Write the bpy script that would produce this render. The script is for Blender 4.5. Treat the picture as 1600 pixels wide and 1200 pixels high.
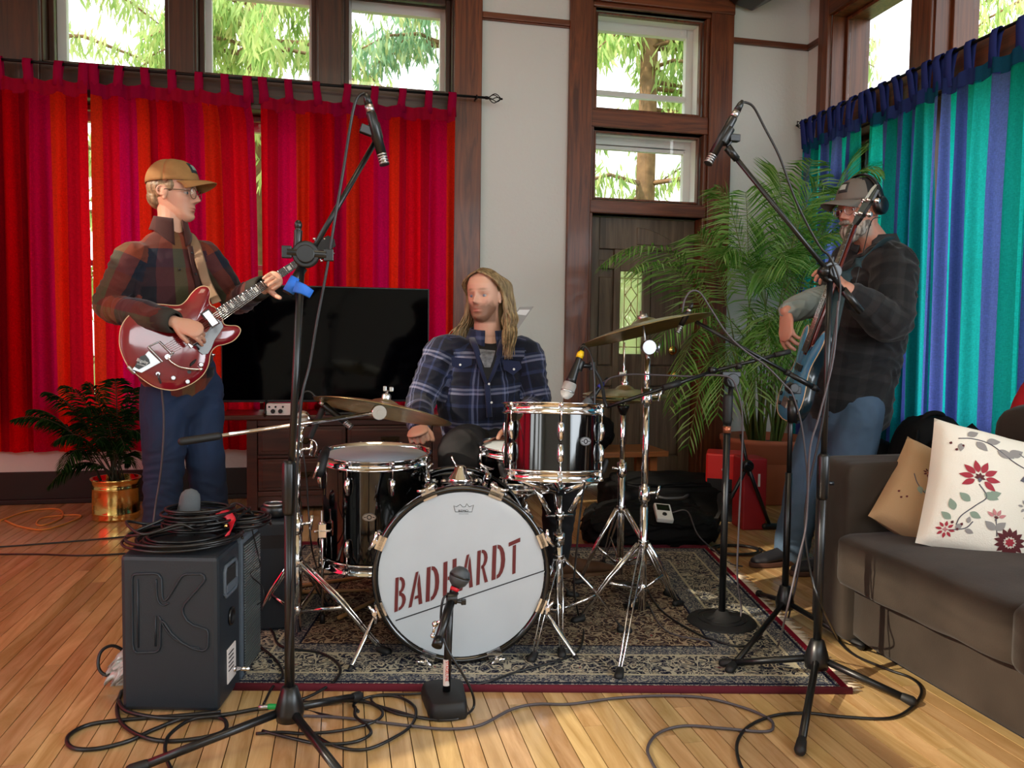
import bpy, math, random
import numpy as np
from mathutils import Vector, Matrix, noise as mnoise
random.seed(7); np.random.seed(7)
PI = math.pi
for o in list(bpy.data.objects): bpy.data.objects.remove(o)
SC = bpy.context.scene
COL = SC.collection

# ---------------------------------------------------------------- camera
FPX, CAMH = 1230.0, 1.03
def _n(v): v = np.array(v, float); return v/np.linalg.norm(v)
def _r0(px, py): return np.array([(px-800)/FPX, -(py-600)/FPX, -1.0])
_yv = _n(_r0(535, 530)); _xv = _n(_r0(6509, 608)); _xv = _n(_xv - _yv*(_xv @ _yv)); _zv = np.cross(_xv, _yv)
RM = np.array([_xv, _yv, _zv])
CAMP = np.array([0, 0, CAMH])
def ray(px, py): return RM @ _r0(px, py)
def F(px, py, z=0.0):
    d = ray(px, py); return Vector(CAMP + d*((z-CAMH)/d[2]))
def Y(px, py, y):
    d = ray(px, py); return Vector(CAMP + d*(y/d[1]))
def X(px, py, x):
    d = ray(px, py); return Vector(CAMP + d*(x/d[0]))
def PL(px, py, p0, n):
    d = Vector(ray(px, py)); n = Vector(n); t = (Vector(p0)-Vector(CAMP)).dot(n)/d.dot(n); return Vector(CAMP)+d*t
cd = bpy.data.cameras.new('camera'); cam = bpy.data.objects.new('camera', cd); COL.objects.link(cam)
cd.sensor_width = 36; cd.lens = FPX/1600*36; cd.clip_start = 0.02; cd.clip_end = 200
M4 = Matrix([list(RM[i])+[CAMP[i]] for i in range(3)]+[[0, 0, 0, 1]])
cam.matrix_world = M4
SC.camera = cam

# ---------------------------------------------------------------- light
SC.view_settings.view_transform = 'Standard'; SC.view_settings.look = 'None'
SC.view_settings.exposure = 0.0; SC.view_settings.gamma = 1.0
SC.view_settings.use_curve_mapping = False
try:
    SC.cycles.use_denoising = True; SC.cycles.max_bounces = 8; SC.cycles.transparent_max_bounces = 12
    SC.cycles.sample_clamp_indirect = 6.0; SC.cycles.caustics_reflective = False; SC.cycles.caustics_refractive = False
except Exception: pass
W = bpy.data.worlds.new('sky'); SC.world = W; W.use_nodes = True
nt = W.node_tree; nt.nodes.clear()
wo = nt.nodes.new('ShaderNodeOutputWorld'); bg = nt.nodes.new('ShaderNodeBackground'); bg.inputs[1].default_value = 1.0
tc = nt.nodes.new('ShaderNodeTexCoord'); sp = nt.nodes.new('ShaderNodeSeparateXYZ'); cr = nt.nodes.new('ShaderNodeValToRGB')
mr = nt.nodes.new('ShaderNodeMapRange'); mr.inputs[1].default_value = -1; mr.inputs[2].default_value = 1
nt.links.new(tc.outputs['Generated'], sp.inputs[0]); nt.links.new(sp.outputs[2], mr.inputs[0]); nt.links.new(mr.outputs[0], cr.inputs[0])
e = cr.color_ramp.elements; e[0].position = 0.48; e[0].color = (.8, .82, .7, 1); e[1].position = 0.53; e[1].color = (3.6, 3.65, 3.6, 1)
x_ = e.new(1.0); x_.color = (2.6, 2.9, 3.3, 1)
nt.links.new(cr.outputs[0], bg.inputs[0]); nt.links.new(bg.outputs[0], wo.inputs[0])

def sun(name, rot, strength, color, ang=0.6):
    l = bpy.data.lights.new(name, 'SUN'); l.energy = strength; l.color = color; l.angle = math.radians(ang)
    o = bpy.data.objects.new(name, l); COL.objects.link(o)
    o.rotation_euler = rot; return o
def area(name, loc, target, sx, sy, power, color):
    l = bpy.data.lights.new(name, 'AREA'); l.shape = 'RECTANGLE'; l.size = sx; l.size_y = sy; l.energy = power; l.color = color
    o = bpy.data.objects.new(name, l); COL.objects.link(o); o.location = loc
    o.rotation_euler = (Vector(target)-Vector(loc)).to_track_quat('-Z', 'Y').to_euler(); return o
SUND = Vector((0.86, 0.26, -0.50)).normalized()      # the way the sunlight travels: in through the left windows
s = sun('sun', SUND.to_track_quat('-Z', 'Y').to_euler(), 5.0, (1.0, .88, .68))
# daylight standing in the windows of the left wall and the near end of the right wall, plus an added rear fill (all outside the picture)
area('left_window_daylight', (-3.55, .6, 1.95), (0, .6, 1.7), 5.6, 2.3, 105, (.88, .95, 1.0))
area('rear_fill_light', (0.6, -3.3, 2.85), (0.6, 5, 1.6), 4.2, 1.1, 50, (.93, .97, 1.0))  # unseen fill light added behind the camera to brighten the room
area('right_window_daylight', (3.48, -.7, 1.7), (0, .6, 1.2), 2.6, 1.9, 120, (.80, .90, 1.0))
area('ceiling_lamp_light', (0.2, 1.6, 3.75), (0.2, 1.6, 0), 1.2, 1.2, 18, (1.0, .84, .60))

# ---------------------------------------------------------------- mesh helpers
def lin(h):
    h = h.lstrip('#'); r = [int(h[i:i+2], 16)/255 for i in (0, 2, 4)]
    return tuple((c/12.92 if c <= .04045 else ((c+.055)/1.055)**2.4) for c in r)+(1,)
def V(*a): return Vector(a)
class MB:
    def __init__(s): s.v = []; s.f = []; s.m = []; s.s = []; s.mi = 0; s.T = None; s.uv = None
    def add(s, vs, fs, smooth=True):
        b = len(s.v)
        if s.T is not None: vs = [s.T @ Vector(p) for p in vs]
        s.v += [tuple(p) for p in vs]; s.f += [tuple(i+b for i in q) for q in fs]
        s.m += [s.mi]*len(fs); s.s += [smooth]*len(fs); return s
    def box(s, c, d, R=None, smooth=False):
        hx, hy, hz = d[0]/2, d[1]/2, d[2]/2; vs = []
        for i in (-1, 1):
            for j in (-1, 1):
                for k in (-1, 1):
                    p = Vector((i*hx, j*hy, k*hz)); p = (R @ p if R else p) + Vector(c); vs.append(p)
        return s.add(vs, [(0, 1, 3, 2), (4, 6, 7, 5), (0, 4, 5, 1), (2, 3, 7, 6), (0, 2, 6, 4), (1, 5, 7, 3)], smooth)
    def b2(s, a, b): a, b = Vector(a), Vector(b); return s.box((a+b)/2, [abs(x) for x in (b-a)])
    def loft(s, pts, rad, seg=12, side=None, caps=True, round_=False):
        pts = [Vector(p) for p in pts]; n = len(pts)
        rad = [r if isinstance(r, (tuple, list)) else (r, r) for r in (rad if isinstance(rad, (list,)) else [rad]*n)]
        tans = []
        for i in range(n):
            t = (pts[min(i+1, n-1)]-pts[max(i-1, 0)])
            tans.append(t.normalized() if t.length > 1e-9 else Vector((0, 0, 1)))
        if side is None:
            a = Vector((0, 0, 1)) if abs(tans[0].z) < .9 else Vector((1, 0, 0)); sd = (a-tans[0]*a.dot(tans[0])).normalized()
        else: sd = Vector(side)
        P, Rr, Tn = [], [], []
        if round_:
            r = max(rad[0])
            for k in (3, 2, 1):
                a = k*PI/2/3.2; P.append(pts[0]-tans[0]*r*math.sin(a)); Rr.append((rad[0][0]*math.cos(a), rad[0][1]*math.cos(a))); Tn.append(tans[0])
        P += pts; Rr += rad; Tn += tans
        if round_:
            r = max(rad[-1])
            for k in (1, 2, 3):
                a = k*PI/2/3.2; P.append(pts[-1]+tans[-1]*r*math.sin(a)); Rr.append((rad[-1][0]*math.cos(a), rad[-1][1]*math.cos(a))); Tn.append(tans[-1])
        vs, fs = [], []
        cs = [(math.cos(2*PI*k/seg), math.sin(2*PI*k/seg)) for k in range(seg)]
        for p, r, t in zip(P, Rr, Tn):
            q = sd-t*sd.dot(t)
            if q.length < 1e-4: q = t.orthogonal()
            q.normalize()
            if side is None: sd = q
            fr = t.cross(q)
            vs += [p+q*(r[0]*c)+fr*(r[1]*d) for c, d in cs]
        m = len(P)
        for i in range(m-1):
            for k in range(seg):
                k2 = (k+1) % seg; fs.append((i*seg+k, i*seg+k2, (i+1)*seg+k2, (i+1)*seg+k))
        s.add(vs, fs, True)
        if caps: b = len(s.v)-len(vs); s.f += [tuple(b+k for k in reversed(range(seg))), tuple(b+(m-1)*seg+k for k in range(seg))]; s.m += [s.mi]*2; s.s += [False]*2
        return s
    def cyl(s, a, b, r, r2=None, seg=16): return s.loft([a, b], [r, r if r2 is None else r2], seg)
    def tube(s, pts, r, seg=8, sub=6, closed=False):
        return s.loft(crom(pts, sub) if sub > 1 else pts, r, seg)
    def lathe(s, prof, o=(0, 0, 0), ax=(0, 0, 1), seg=32, caps=True):
        o = Vector(o); ax = Vector(ax).normalized(); x = ax.orthogonal().normalized(); y = ax.cross(x)
        vs, fs = [], []
        for r, z in prof:
            for k in range(seg):
                a = 2*PI*k/seg; vs.append(o+ax*z+(x*math.cos(a)+y*math.sin(a))*r)
        for i in range(len(prof)-1):
            for k in range(seg):
                k2 = (k+1) % seg; fs.append((i*seg+k, i*seg+k2, (i+1)*seg+k2, (i+1)*seg+k))
        s.add(vs, fs, True)
        if caps:
            b = len(s.v)-len(vs); m = len(prof)
            if prof[0][0] > 1e-5: s.f.append(tuple(b+k for k in reversed(range(seg)))); s.m.append(s.mi); s.s.append(False)
            if prof[-1][0] > 1e-5: s.f.append(tuple(b+(m-1)*seg+k for k in range(seg))); s.m.append(s.mi); s.s.append(False)
        return s
    def ell(s, c, r, R=None, seg=20, rings=12):
        if not isinstance(r, (tuple, list)): r = (r, r, r)
        vs, fs = [], []; c = Vector(c)
        def q(x, y, z): p = Vector((x*r[0], y*r[1], z*r[2])); return (R @ p if R else p)+c
        vs.append(q(0, 0, -1))
        for i in range(1, rings):
            a = -PI/2+PI*i/rings
            for k in range(seg): b = 2*PI*k/seg; vs.append(q(math.cos(a)*math.cos(b), math.cos(a)*math.sin(b), math.sin(a)))
        vs.append(q(0, 0, 1)); L = len(vs)-1
        for k in range(seg):
            k2 = (k+1) % seg; fs.append((0, 1+k2, 1+k)); fs.append((L, 1+(rings-2)*seg+k, 1+(rings-2)*seg+k2))
            for i in range(rings-2): fs.append((1+i*seg+k, 1+i*seg+k2, 1+(i+1)*seg+k2, 1+(i+1)*seg+k))
        return s.add(vs, fs, True)
    def torus(s, c, ax, R, r, seg=32, rs=8, a0=0, a1=2*PI):
        c = Vector(c); ax = Vector(ax).normalized(); x = ax.orthogonal().normalized(); y = ax.cross(x)
        full = abs(a1-a0-2*PI) < 1e-6; n = seg if full else seg+1; vs, fs = [], []
        for i in range(n):
            a = a0+(a1-a0)*i/seg; d = x*math.cos(a)+y*math.sin(a)
            for k in range(rs): b = 2*PI*k/rs; vs.append(c+d*(R+r*math.cos(b))+ax*r*math.sin(b))
        for i in range(seg):
            j = (i+1) % n if full else i+1
            for k in range(rs): k2 = (k+1) % rs; fs.append((i*rs+k, j*rs+k, j*rs+k2, i*rs+k2))
        return s.add(vs, fs, True)
    def prism(s, poly, th, nrm, smooth=False):
        nrm = Vector(nrm).normalized(); A = [Vector(p) for p in poly]; B = [p+nrm*th for p in A]; n = len(A)
        s.add(A+B, [tuple(range(n)), tuple(range(2*n-1, n-1, -1))], False)
        b = len(s.v)-2*n
        for k in range(n): k2 = (k+1) % n; s.f.append((b+k, b+n+k, b+n+k2, b+k2)); s.m.append(s.mi); s.s.append(smooth)
        return s
    def grid(s, fn, nu, nv, smooth=True):
        vs = [fn(i/nu, j/nv) for j in range(nv+1) for i in range(nu+1)]
        fs = [(j*(nu+1)+i, j*(nu+1)+i+1, (j+1)*(nu+1)+i+1, (j+1)*(nu+1)+i) for j in range(nv) for i in range(nu)]
        return s.add(vs, fs, smooth)
    def build(s, name, mats, parent=None, base=None, bev=0, fixn=True, solid=0, sub=0, uv=None, **tags):
        me = bpy.data.meshes.new(name)
        o = bpy.data.objects.new(name, me)
        if parent is not None: off = wpos(parent)
        else: off = Vector(base) if base is not None else Vector((0, 0, 0))
        me.from_pydata([(p[0]-off.x, p[1]-off.y, p[2]-off.z) for p in s.v], [], s.f)
        for m in (mats if isinstance(mats, (list, tuple)) else [mats]): me.materials.append(m)
        me.polygons.foreach_set('material_index', s.m); me.polygons.foreach_set('use_smooth', s.s)
        if uv is not None:
            l = me.uv_layers.new(name='UVMap'); li = np.zeros(len(me.loops), int); me.loops.foreach_get('vertex_index', li)
            l.data.foreach_set('uv', np.array(uv, float)[li].ravel())
        me.update(); COL.objects.link(o)
        if fixn: recalc(me)
        if parent is not None: o.parent = parent
        else: o.location = off
        if solid: md = o.modifiers.new('s', 'SOLIDIFY'); md.thickness = solid; md.offset = 0
        if bev: md = o.modifiers.new('b', 'BEVEL'); md.width = bev; md.segments = 2; md.limit_method = 'ANGLE'; md.angle_limit = .6
        if sub: md = o.modifiers.new('u', 'SUBSURF'); md.levels = sub; md.render_levels = sub
        for k, v in tags.items(): o[k] = v
        return o
def recalc(me):
    import bmesh
    b = bmesh.new(); b.from_mesh(me); bmesh.ops.recalc_face_normals(b, faces=b.faces); b.to_mesh(me); b.free()
def wpos(o):
    p = Vector(o.location); q = o.parent
    while q is not None: p += Vector(q.location); q = q.parent
    return p
def crom(pts, sub=6):
    P = [Vector(p) for p in pts]
    if len(P) < 3: return P
    Q = [P[0]*2-P[1]]+P+[P[-1]*2-P[-2]]; out = []
    for i in range(1, len(Q)-2):
        a, b, c, d = Q[i-1:i+3]
        for k in range(sub):
            t = k/sub; out.append(.5*((2*b)+(c-a)*t+(2*a-5*b+4*c-d)*t*t+(3*b-a-3*c+d)*t**3))
    out.append(P[-1]); return out
def thing(name, label, cat, loc=(0, 0, 0), group=None):
    o = bpy.data.objects.new(name, None); COL.objects.link(o); o.location = loc; o.empty_display_size = .05
    o['label'] = label; o['category'] = cat
    if group: o['group'] = group
    return o
def tags(label, cat, group=None):
    d = dict(label=label, category=cat)
    if group: d['group'] = group
    return d
STR = dict(kind='structure')

# ---------------------------------------------------------------- materials
def newmat(name):
    m = bpy.data.materials.new(name); m.use_nodes = True; t = m.node_tree
    return m, t, t.nodes['Principled BSDF'], t.nodes['Material Output']
def mat(name, col, rough=.5, metal=0, var=0, vscale=20, bump=0, bscale=80, coat=0, spec=None, alpha=None, sheen=0, emit=None):
    m, t, p, out = newmat(name); c = lin(col) if isinstance(col, str) else col
    p.inputs['Base Color'].default_value = c; p.inputs['Roughness'].default_value = rough; p.inputs['Metallic'].default_value = metal
    if coat: p.inputs['Coat Weight'].default_value = coat; p.inputs['Coat Roughness'].default_value = .05
    if spec is not None: p.inputs['Specular IOR Level'].default_value = spec
    if sheen: p.inputs['Sheen Weight'].default_value = sheen
    tcn = t.nodes.new('ShaderNodeTexCoord')
    if var:
        n = t.nodes.new('ShaderNodeTexNoise'); n.inputs['Scale'].default_value = vscale; n.inputs['Detail'].default_value = 4
        r = t.nodes.new('ShaderNodeMapRange'); r.inputs[1].default_value = .3; r.inputs[2].default_value = .7; r.inputs[3].default_value = 1-var; r.inputs[4].default_value = 1+var
        h = t.nodes.new('ShaderNodeMixRGB'); h.blend_type = 'MULTIPLY'; h.inputs[0].default_value = 1; h.inputs[1].default_value = c
        t.links.new(tcn.outputs['Object'], n.inputs[0]); t.links.new(n.outputs[0], r.inputs[0]); t.links.new(r.outputs[0], h.inputs[2]); t.links.new(h.outputs[0], p.inputs['Base Color'])
    if bump:
        n = t.nodes.new('ShaderNodeTexNoise'); n.inputs['Scale'].default_value = bscale; n.inputs['Detail'].default_value = 5
        b = t.nodes.new('ShaderNodeBump'); b.inputs['Strength'].default_value = bump; b.inputs['Distance'].default_value = .01
        t.links.new(tcn.outputs['Object'], n.inputs[0]); t.links.new(n.outputs[0], b.inputs['Height']); t.links.new(b.outputs[0], p.inputs['Normal'])
    if emit: p.inputs['Emission Color'].default_value = lin(emit[0]); p.inputs['Emission Strength'].default_value = emit[1]
    return m
def wood(name, c1, c2, axis=2, scale=9, rough=.35, coat=0, rnd=0, stretch=.08, bump=.05):
    m, t, p, out = newmat(name); N = t.nodes.new; L = t.links.new
    tcn = N('ShaderNodeTexCoord'); mp = N('ShaderNodeMapping'); sc = [1, 1, 1]; sc[axis] = stretch; mp.inputs['Scale'].default_value = sc
    n = N('ShaderNodeTexNoise'); n.inputs['Scale'].default_value = scale; n.inputs['Detail'].default_value = 7; n.inputs['Roughness'].default_value = .62; n.inputs['Distortion'].default_value = 1.6
    r = N('ShaderNodeValToRGB'); r.color_ramp.elements[0].color = lin(c1); r.color_ramp.elements[1].color = lin(c2)
    r.color_ramp.elements[0].position = .34; r.color_ramp.elements[1].position = .66
    oi = N('ShaderNodeObjectInfo'); ad = N('ShaderNodeVectorMath'); ad.operation = 'ADD'; ml = N('ShaderNodeVectorMath'); ml.operation = 'SCALE'; ml.inputs['Scale'].default_value = 37.0
    cmb = N('ShaderNodeCombineXYZ')
    for i in range(3): L(oi.outputs['Random'], cmb.inputs[i])
    L(cmb.outputs[0], ml.inputs[0]); L(tcn.outputs['Object'], mp.inputs[0]); L(mp.outputs[0], ad.inputs[0]); L(ml.outputs[0], ad.inputs[1]); L(ad.outputs[0], n.inputs[0]); L(n.outputs[0], r.inputs[0])
    if rnd:
        h = N('ShaderNodeHueSaturation'); a = N('ShaderNodeMapRange'); a.inputs[3].default_value = 1-rnd; a.inputs[4].default_value = 1+rnd
        a2 = N('ShaderNodeMapRange'); a2.inputs[3].default_value = .488; a2.inputs[4].default_value = .508
        mm = N('ShaderNodeMath'); mm.operation = 'FRACT'; m3 = N('ShaderNodeMath'); m3.operation = 'MULTIPLY'; m3.inputs[1].default_value = 7.13
        L(oi.outputs['Random'], m3.inputs[0]); L(m3.outputs[0], mm.inputs[0]); L(mm.outputs[0], a2.inputs[0]); L(a2.outputs[0], h.inputs['Hue'])
        L(oi.outputs['Random'], a.inputs[0]); L(a.outputs[0], h.inputs['Value']); L(r.outputs[0], h.inputs['Color']); L(h.outputs[0], p.inputs['Base Color'])
    else: L(r.outputs[0], p.inputs['Base Color'])
    p.inputs['Roughness'].default_value = rough
    if coat: p.inputs['Coat Weight'].default_value = coat; p.inputs['Coat Roughness'].default_value = .08
    b = N('ShaderNodeBump'); b.inputs['Strength'].default_value = bump; b.inputs['Distance'].default_value = .01; L(n.outputs[0], b.inputs['Height']); L(b.outputs[0], p.inputs['Normal'])
    return m
def cramp(t, stops, interp='CONSTANT'):
    r = t.nodes.new('ShaderNodeValToRGB'); r.color_ramp.interpolation = interp; e = r.color_ramp.elements
    while len(e) < len(stops): e.new(.5)
    for i, (p, c) in enumerate(stops): e[i].position = p; e[i].color = lin(c) if isinstance(c, str) else c
    return r
def glassmat(name, tint=(1, 1, 1, 1), gl=.06):
    m, t, p, out = newmat(name); N = t.nodes.new
    t.nodes.remove(p); a = N('ShaderNodeBsdfTransparent'); a.inputs[0].default_value = tint; g = N('ShaderNodeBsdfGlossy'); g.inputs['Roughness'].default_value = .02
    mx = N('ShaderNodeMixShader'); mx.inputs[0].default_value = gl; t.links.new(a.outputs[0], mx.inputs[1]); t.links.new(g.outputs[0], mx.inputs[2]); t.links.new(mx.outputs[0], out.inputs[0])
    return m
BLK = mat('black_satin', '0d0e10', .34); BLKM = mat('black_matte', '121214', .75); RUB = mat('black_rubber', '0c0c0d', .6)
CHR = mat('chrome', (.78, .78, .80, 1), .09, 1); CHRD = mat('dull_chrome', (.46, .46, .47, 1), .34, 1)
BRS = mat('brass', (.86, .60, .20, 1), .12, 1, var=.12, vscale=9, bump=.25, bscale=14)
CABLE = mat('cable_black', '101012', .35); CABLEG = mat('cable_grey', '4a4448', .45)
WHT = mat('white_plastic', 'dcdcda', .4); REDP = mat('red_plastic', 'c01828', .4)
TRIM = wood('stained_oak_trim', '441f0e', '7a4222', 2, 22, .42, coat=.08, stretch=.06)
TRIMD = wood('backlit_oak_trim', '241007', '47240f', 2, 22, .42, coat=.08, stretch=.06)  # oak trim with the shade of the backlit window side put into its colour
TRIMDX = wood('backlit_oak_trim_along_x', '241007', '47240f', 0, 22, .42, coat=.08, stretch=.06)  # same painted-in backlit shade, grain along x
TRIMX = wood('stained_oak_trim_along_x', '441f0e', '7a4222', 0, 22, .42, coat=.08, stretch=.06)
TRIMY = wood('stained_oak_trim_along_y', '441f0e', '7a4222', 1, 22, .42, coat=.08, stretch=.06)
DKW = wood('dark_wood', '160b07', '2c1710', 0, 12, .35, coat=.2)
GLS = glassmat('window_glass')
# ================================================================ the room
YB, XR, XL, YR_, ZC = 5.30, 3.33, -3.2, -3.2, 3.95
def plaster():
    m, t, p, out = newmat('cream_plaster'); N = t.nodes.new; L = t.links.new
    p.inputs['Base Color'].default_value = lin('cccfca'); p.inputs['Roughness'].default_value = .8
    tcn = N('ShaderNodeTexCoord'); n = N('ShaderNodeTexNoise'); n.inputs['Scale'].default_value = 55; n.inputs['Detail'].default_value = 3
    b = N('ShaderNodeBump'); b.inputs['Strength'].default_value = .35; b.inputs['Distance'].default_value = .006
    L(tcn.outputs['Object'], n.inputs[0]); L(n.outputs[0], b.inputs['Height']); L(b.outputs[0], p.inputs['Normal']); return m
PLA = plaster()
# floor: dark sub-floor with narrow maple strips laid on it
sub = MB().b2((XL-.1, YR_-.1, -.06), (XR+.1, YB+.35, -.019)).build('floor', mat('sub_floor', '1c120b', .9), **STR)
FLO = wood('maple_strip', 'a68352', 'cdab7a', 1, 14, .27, coat=.35, rnd=.17, stretch=.10, bump=.02)
PW = .0572
plm = {}
for Lg in (.45, .7, .95, 1.2, 1.45, 1.7):
    k = MB().box((0, 0, -.0095), (PW-.0026, Lg-.0016, .019)); mm = k.build('plank', FLO, bev=0); plm[Lg] = mm.data; bpy.data.objects.remove(mm)
cands = []
x = XL
while x < XR:
    y = YR_-random.random()*1.2
    while y < YB+.3:
        Lg = random.choice(list(plm)); cands.append((x+PW/2, y+Lg/2, Lg)); y += Lg
    x += PW
RT = RM.T
def proj(p):
    c = RT @ (np.array(p)-CAMP); return (800+FPX*c[0]/max(-c[2], .01), 600-FPX*c[1]/max(-c[2], .01), -c[2])
def score(c):
    best = 0
    for k in (-.5, -.25, 0, .25, .5):
        q = proj((c[0], c[1]+k*c[2], 0))
        if q[2] > .3 and 0 < q[0] < 1600 and 0 < q[1] < 1200: best += 1/(q[2]**2)
    return best*c[2]
cands.sort(key=lambda c: -score(c))
for cx, cy, Lg in cands[:292]:
    o = bpy.data.objects.new('plank', plm[Lg]); COL.objects.link(o); o.parent = sub; o.location = (cx, cy, 0)
rest = MB()
for cx, cy, Lg in cands[292:]: rest.box((cx, cy, -.0095), (PW-.0016, Lg-.0012, .019))
rest.build('plank_field', FLO, sub, fixn=False, kind='stuff')

def wall(name, axis, c0, c1, u0, u1, z0, z1, holes, m):
    # boxes around rectangular openings (u0,u1,z0,z1); axis 'y': wall plane y=c0..c1, u = x ; axis 'x': plane x=c0..c1, u = y
    k = MB(); us = sorted({u0, u1}|{h[0] for h in holes}|{h[1] for h in holes})
    for a, b in zip(us[:-1], us[1:]):
        mid = (a+b)/2; hs = sorted([(h[2], h[3]) for h in holes if h[0] < mid < h[1]]); z = z0
        segs = []
        for h in hs:
            if h[0] > z: segs.append((z, h[0]))
            z = h[1]
        if z < z1: segs.append((z, z1))
        for q, r in segs:
            if axis == 'y': k.b2((a, c0, q), (b, c1, r))
            else: k.b2((c0, a, q), (c1, b, r))
    return k.build(name, m, **STR)
UZ = (2.665, 3.325)
UO = [(-1.765, -1.045), (-.90, -.155), (-.005, .722)]
holes = [(a, b, *UZ) for a, b in UO]+[(a, b, .62, 2.47) for a, b in UO]+[(1.675, 2.545, 0, 1.93), (1.675, 2.545, 2.02, 2.52), (1.675, 2.545, 2.64, 3.33)]
wall('wall_back', 'y', YB, YB+.3, XL, XR+.3, 0, ZC, holes, PLA)
RO = [(4.2, 5.02), (3.21, 4.03), (2.22, 3.04)]
wall('wall_right', 'x', XR, XR+.3, YR_, YB, 0, ZC, [(a, b, *UZ) for a, b in RO]+[(a, b, .62, 2.47) for a, b in RO]+[(-2.1, .7, .7, 2.7)], PLA)
LO = [(3.3, 4.2), (2.2, 3.1), (1.1, 2.0), (0, .9), (-1.1, -.2), (-2.2, -1.3)]
wall('wall_left', 'x', XL-.3, XL, YR_, YB, 0, ZC, [(a, b, *UZ) for a, b in LO]+[(a, b, .62, 2.47) for a, b in LO], PLA)
wall('wall_rear', 'y', YR_-.3, YR_, XL-.3, XR+.3, 0, ZC, [(-1.6, 2.8, 2.25, 3.45)], PLA)  # opening shaped to let in the added rear fill light
MB().b2((XL-.3, YR_-.3, ZC), (XR+.3, YB+.3, ZC+.1)).build('ceiling', mat('ceiling_paint', 'cfc09c', .9), **STR)
# trims
def trim(n, boxes, m=TRIM, bev=.006):
    k = MB()
    for a, b in boxes: k.b2(a, b)
    return k.build('trim_%d' % n, m, bev=bev, **STR)
P = .035
trim(1, [((-2.3, YB-P, .5), (-1.765, YB, 3.9))], TRIMD); trim(2, [((.722, YB-P, .5), (.906, YB, 3.9))])
trim(3, [((-1.045, YB-P*.7, .6), (-.90, YB+.02, 3.5))], TRIMD); trim(4, [((-.155, YB-P*.7, .6), (-.005, YB+.02, 3.5))], TRIMD)
trim(5, [((-1.765, YB-.03, 2.47), (.722, YB+.28, UZ[0]-.002)), ((-1.765, YB-.07, 2.455), (.722, YB, 2.49))], TRIMDX)
trim(6, [((-1.765, YB-.03, UZ[1]), (.722, YB+.02, 3.7))], TRIMDX)
trim(7, [((-1.95, YB-.06, .55), (.906, YB, .62))], TRIMX)
trim(8, [((1.51, YB-P, 0), (1.675, YB, 3.48))]); trim(9, [((2.545, YB-P, 0), (2.72, YB, 3.48))])
trim(10, [((1.51, YB-P-.01, 3.36), (2.72, YB, 3.6)), ((1.675, YB-P+.01, 3.33), (2.545, YB+.05, 3.36))], TRIMX)
trim(11, [((1.675, YB-.02, 2.52), (2.545, YB+.1, 2.64))], TRIMX); trim(12, [((1.675, YB-.02, 1.93), (2.545, YB+.1, 2.02))], TRIMX)
trim(13, [((1.675, YB-.01, 0), (1.70, YB+.16, 3.33))]); trim(14, [((2.52, YB-.01, 0), (2.545, YB+.16, 3.33))])
trim(15, [((.906, YB-.03, 3.175), (1.51, YB, 3.215)), ((.906, YB-.02, 3.165), (1.51, YB, 3.175))], TRIMX)
trim(16, [((2.72, YB-.03, 3.175), (XR, YB, 3.215))], TRIMX)
trim(17, [((XR-.03, 5.12, 3.175), (XR, YB, 3.215))], TRIMY)
trim(18, [((XR-P, 5.02, .5), (XR, 5.13, 3.9))]); trim(19, [((XR-P*.7, 4.03, .6), (XR+.02, 4.2, 3.5))]); trim(20, [((XR-P*.7, 3.04, .6), (XR+.02, 3.21, 3.5))])
trim(21, [((XR-.03, 2.2, 2.47), (XR+.28, 5.02, UZ[0]-.002))], TRIMY); trim(22, [((XR-.03, 2.2, UZ[1]), (XR+.02, 5.02, 3.7))], TRIMY)
trim(23, [((XR-.06, 2.1, .55), (XR, 5.13, .62))], TRIMY)
trim(24, [((XL, YB-.03, 3.175), (-2.3, YB, 3.215))], TRIMX)
# jamb linings of deep reveals
jm = MB()
for a, b in UO:
    for z0, z1 in (UZ, (.62, 2.47)): jm.b2((a, YB, z0), (a+.012, YB+.29, z1)).b2((b-.012, YB, z0), (b, YB+.29, z1)).b2((a, YB, z1-.012), (b, YB+.29, z1)).b2((a, YB, z0), (b, YB+.29, z0+.012))
jm.build('trim_25', TRIMD, **STR)
jm = MB()
for a, b in RO:
    for z0, z1 in (UZ, (.62, 2.47)): jm.b2((XR, a, z0), (XR+.29, a+.012, z1)).b2((XR, b-.012, z0), (XR+.29, b, z1)).b2((XR, a, z1-.012), (XR+.29, b, z1)).b2((XR, a, z0), (XR+.29, b, z0+.012))
jm.build('trim_26', TRIM, **STR)
BASE = wood('baseboard_wood', '0b0503', '170a06', 0, 14, .55)
MB().b2((XL, YB-.025, 0), (1.51, YB, .195)).b2((XL, YB-.05, 0), (1.51, YB-.02, .03)).build('baseboard_back', BASE, bev=.005, **STR)
MB().b2((XR-.025, YR_, 0), (XR, YB-.03, .195)).build('baseboard_right', BASE, bev=.005, **STR)
MB().b2((2.72, YB-.025, 0), (XR-.03, YB, .195)).build('baseboard_back_right', BASE, bev=.005, **STR)
# ceiling beam whose end shows top right
k = MB(); pz = 3.43
k.prism([V(2.70, 4.75, pz), V(2.84, 4.75, pz-.035), V(3.0, 4.75, pz+.06), V(3.0, 4.75, ZC), V(2.62, 4.75, ZC), V(2.62, 4.75, pz+.05)], .5, (0, 1, 0)); k.build('trim_27', DKW, bev=.008, **STR)

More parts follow.
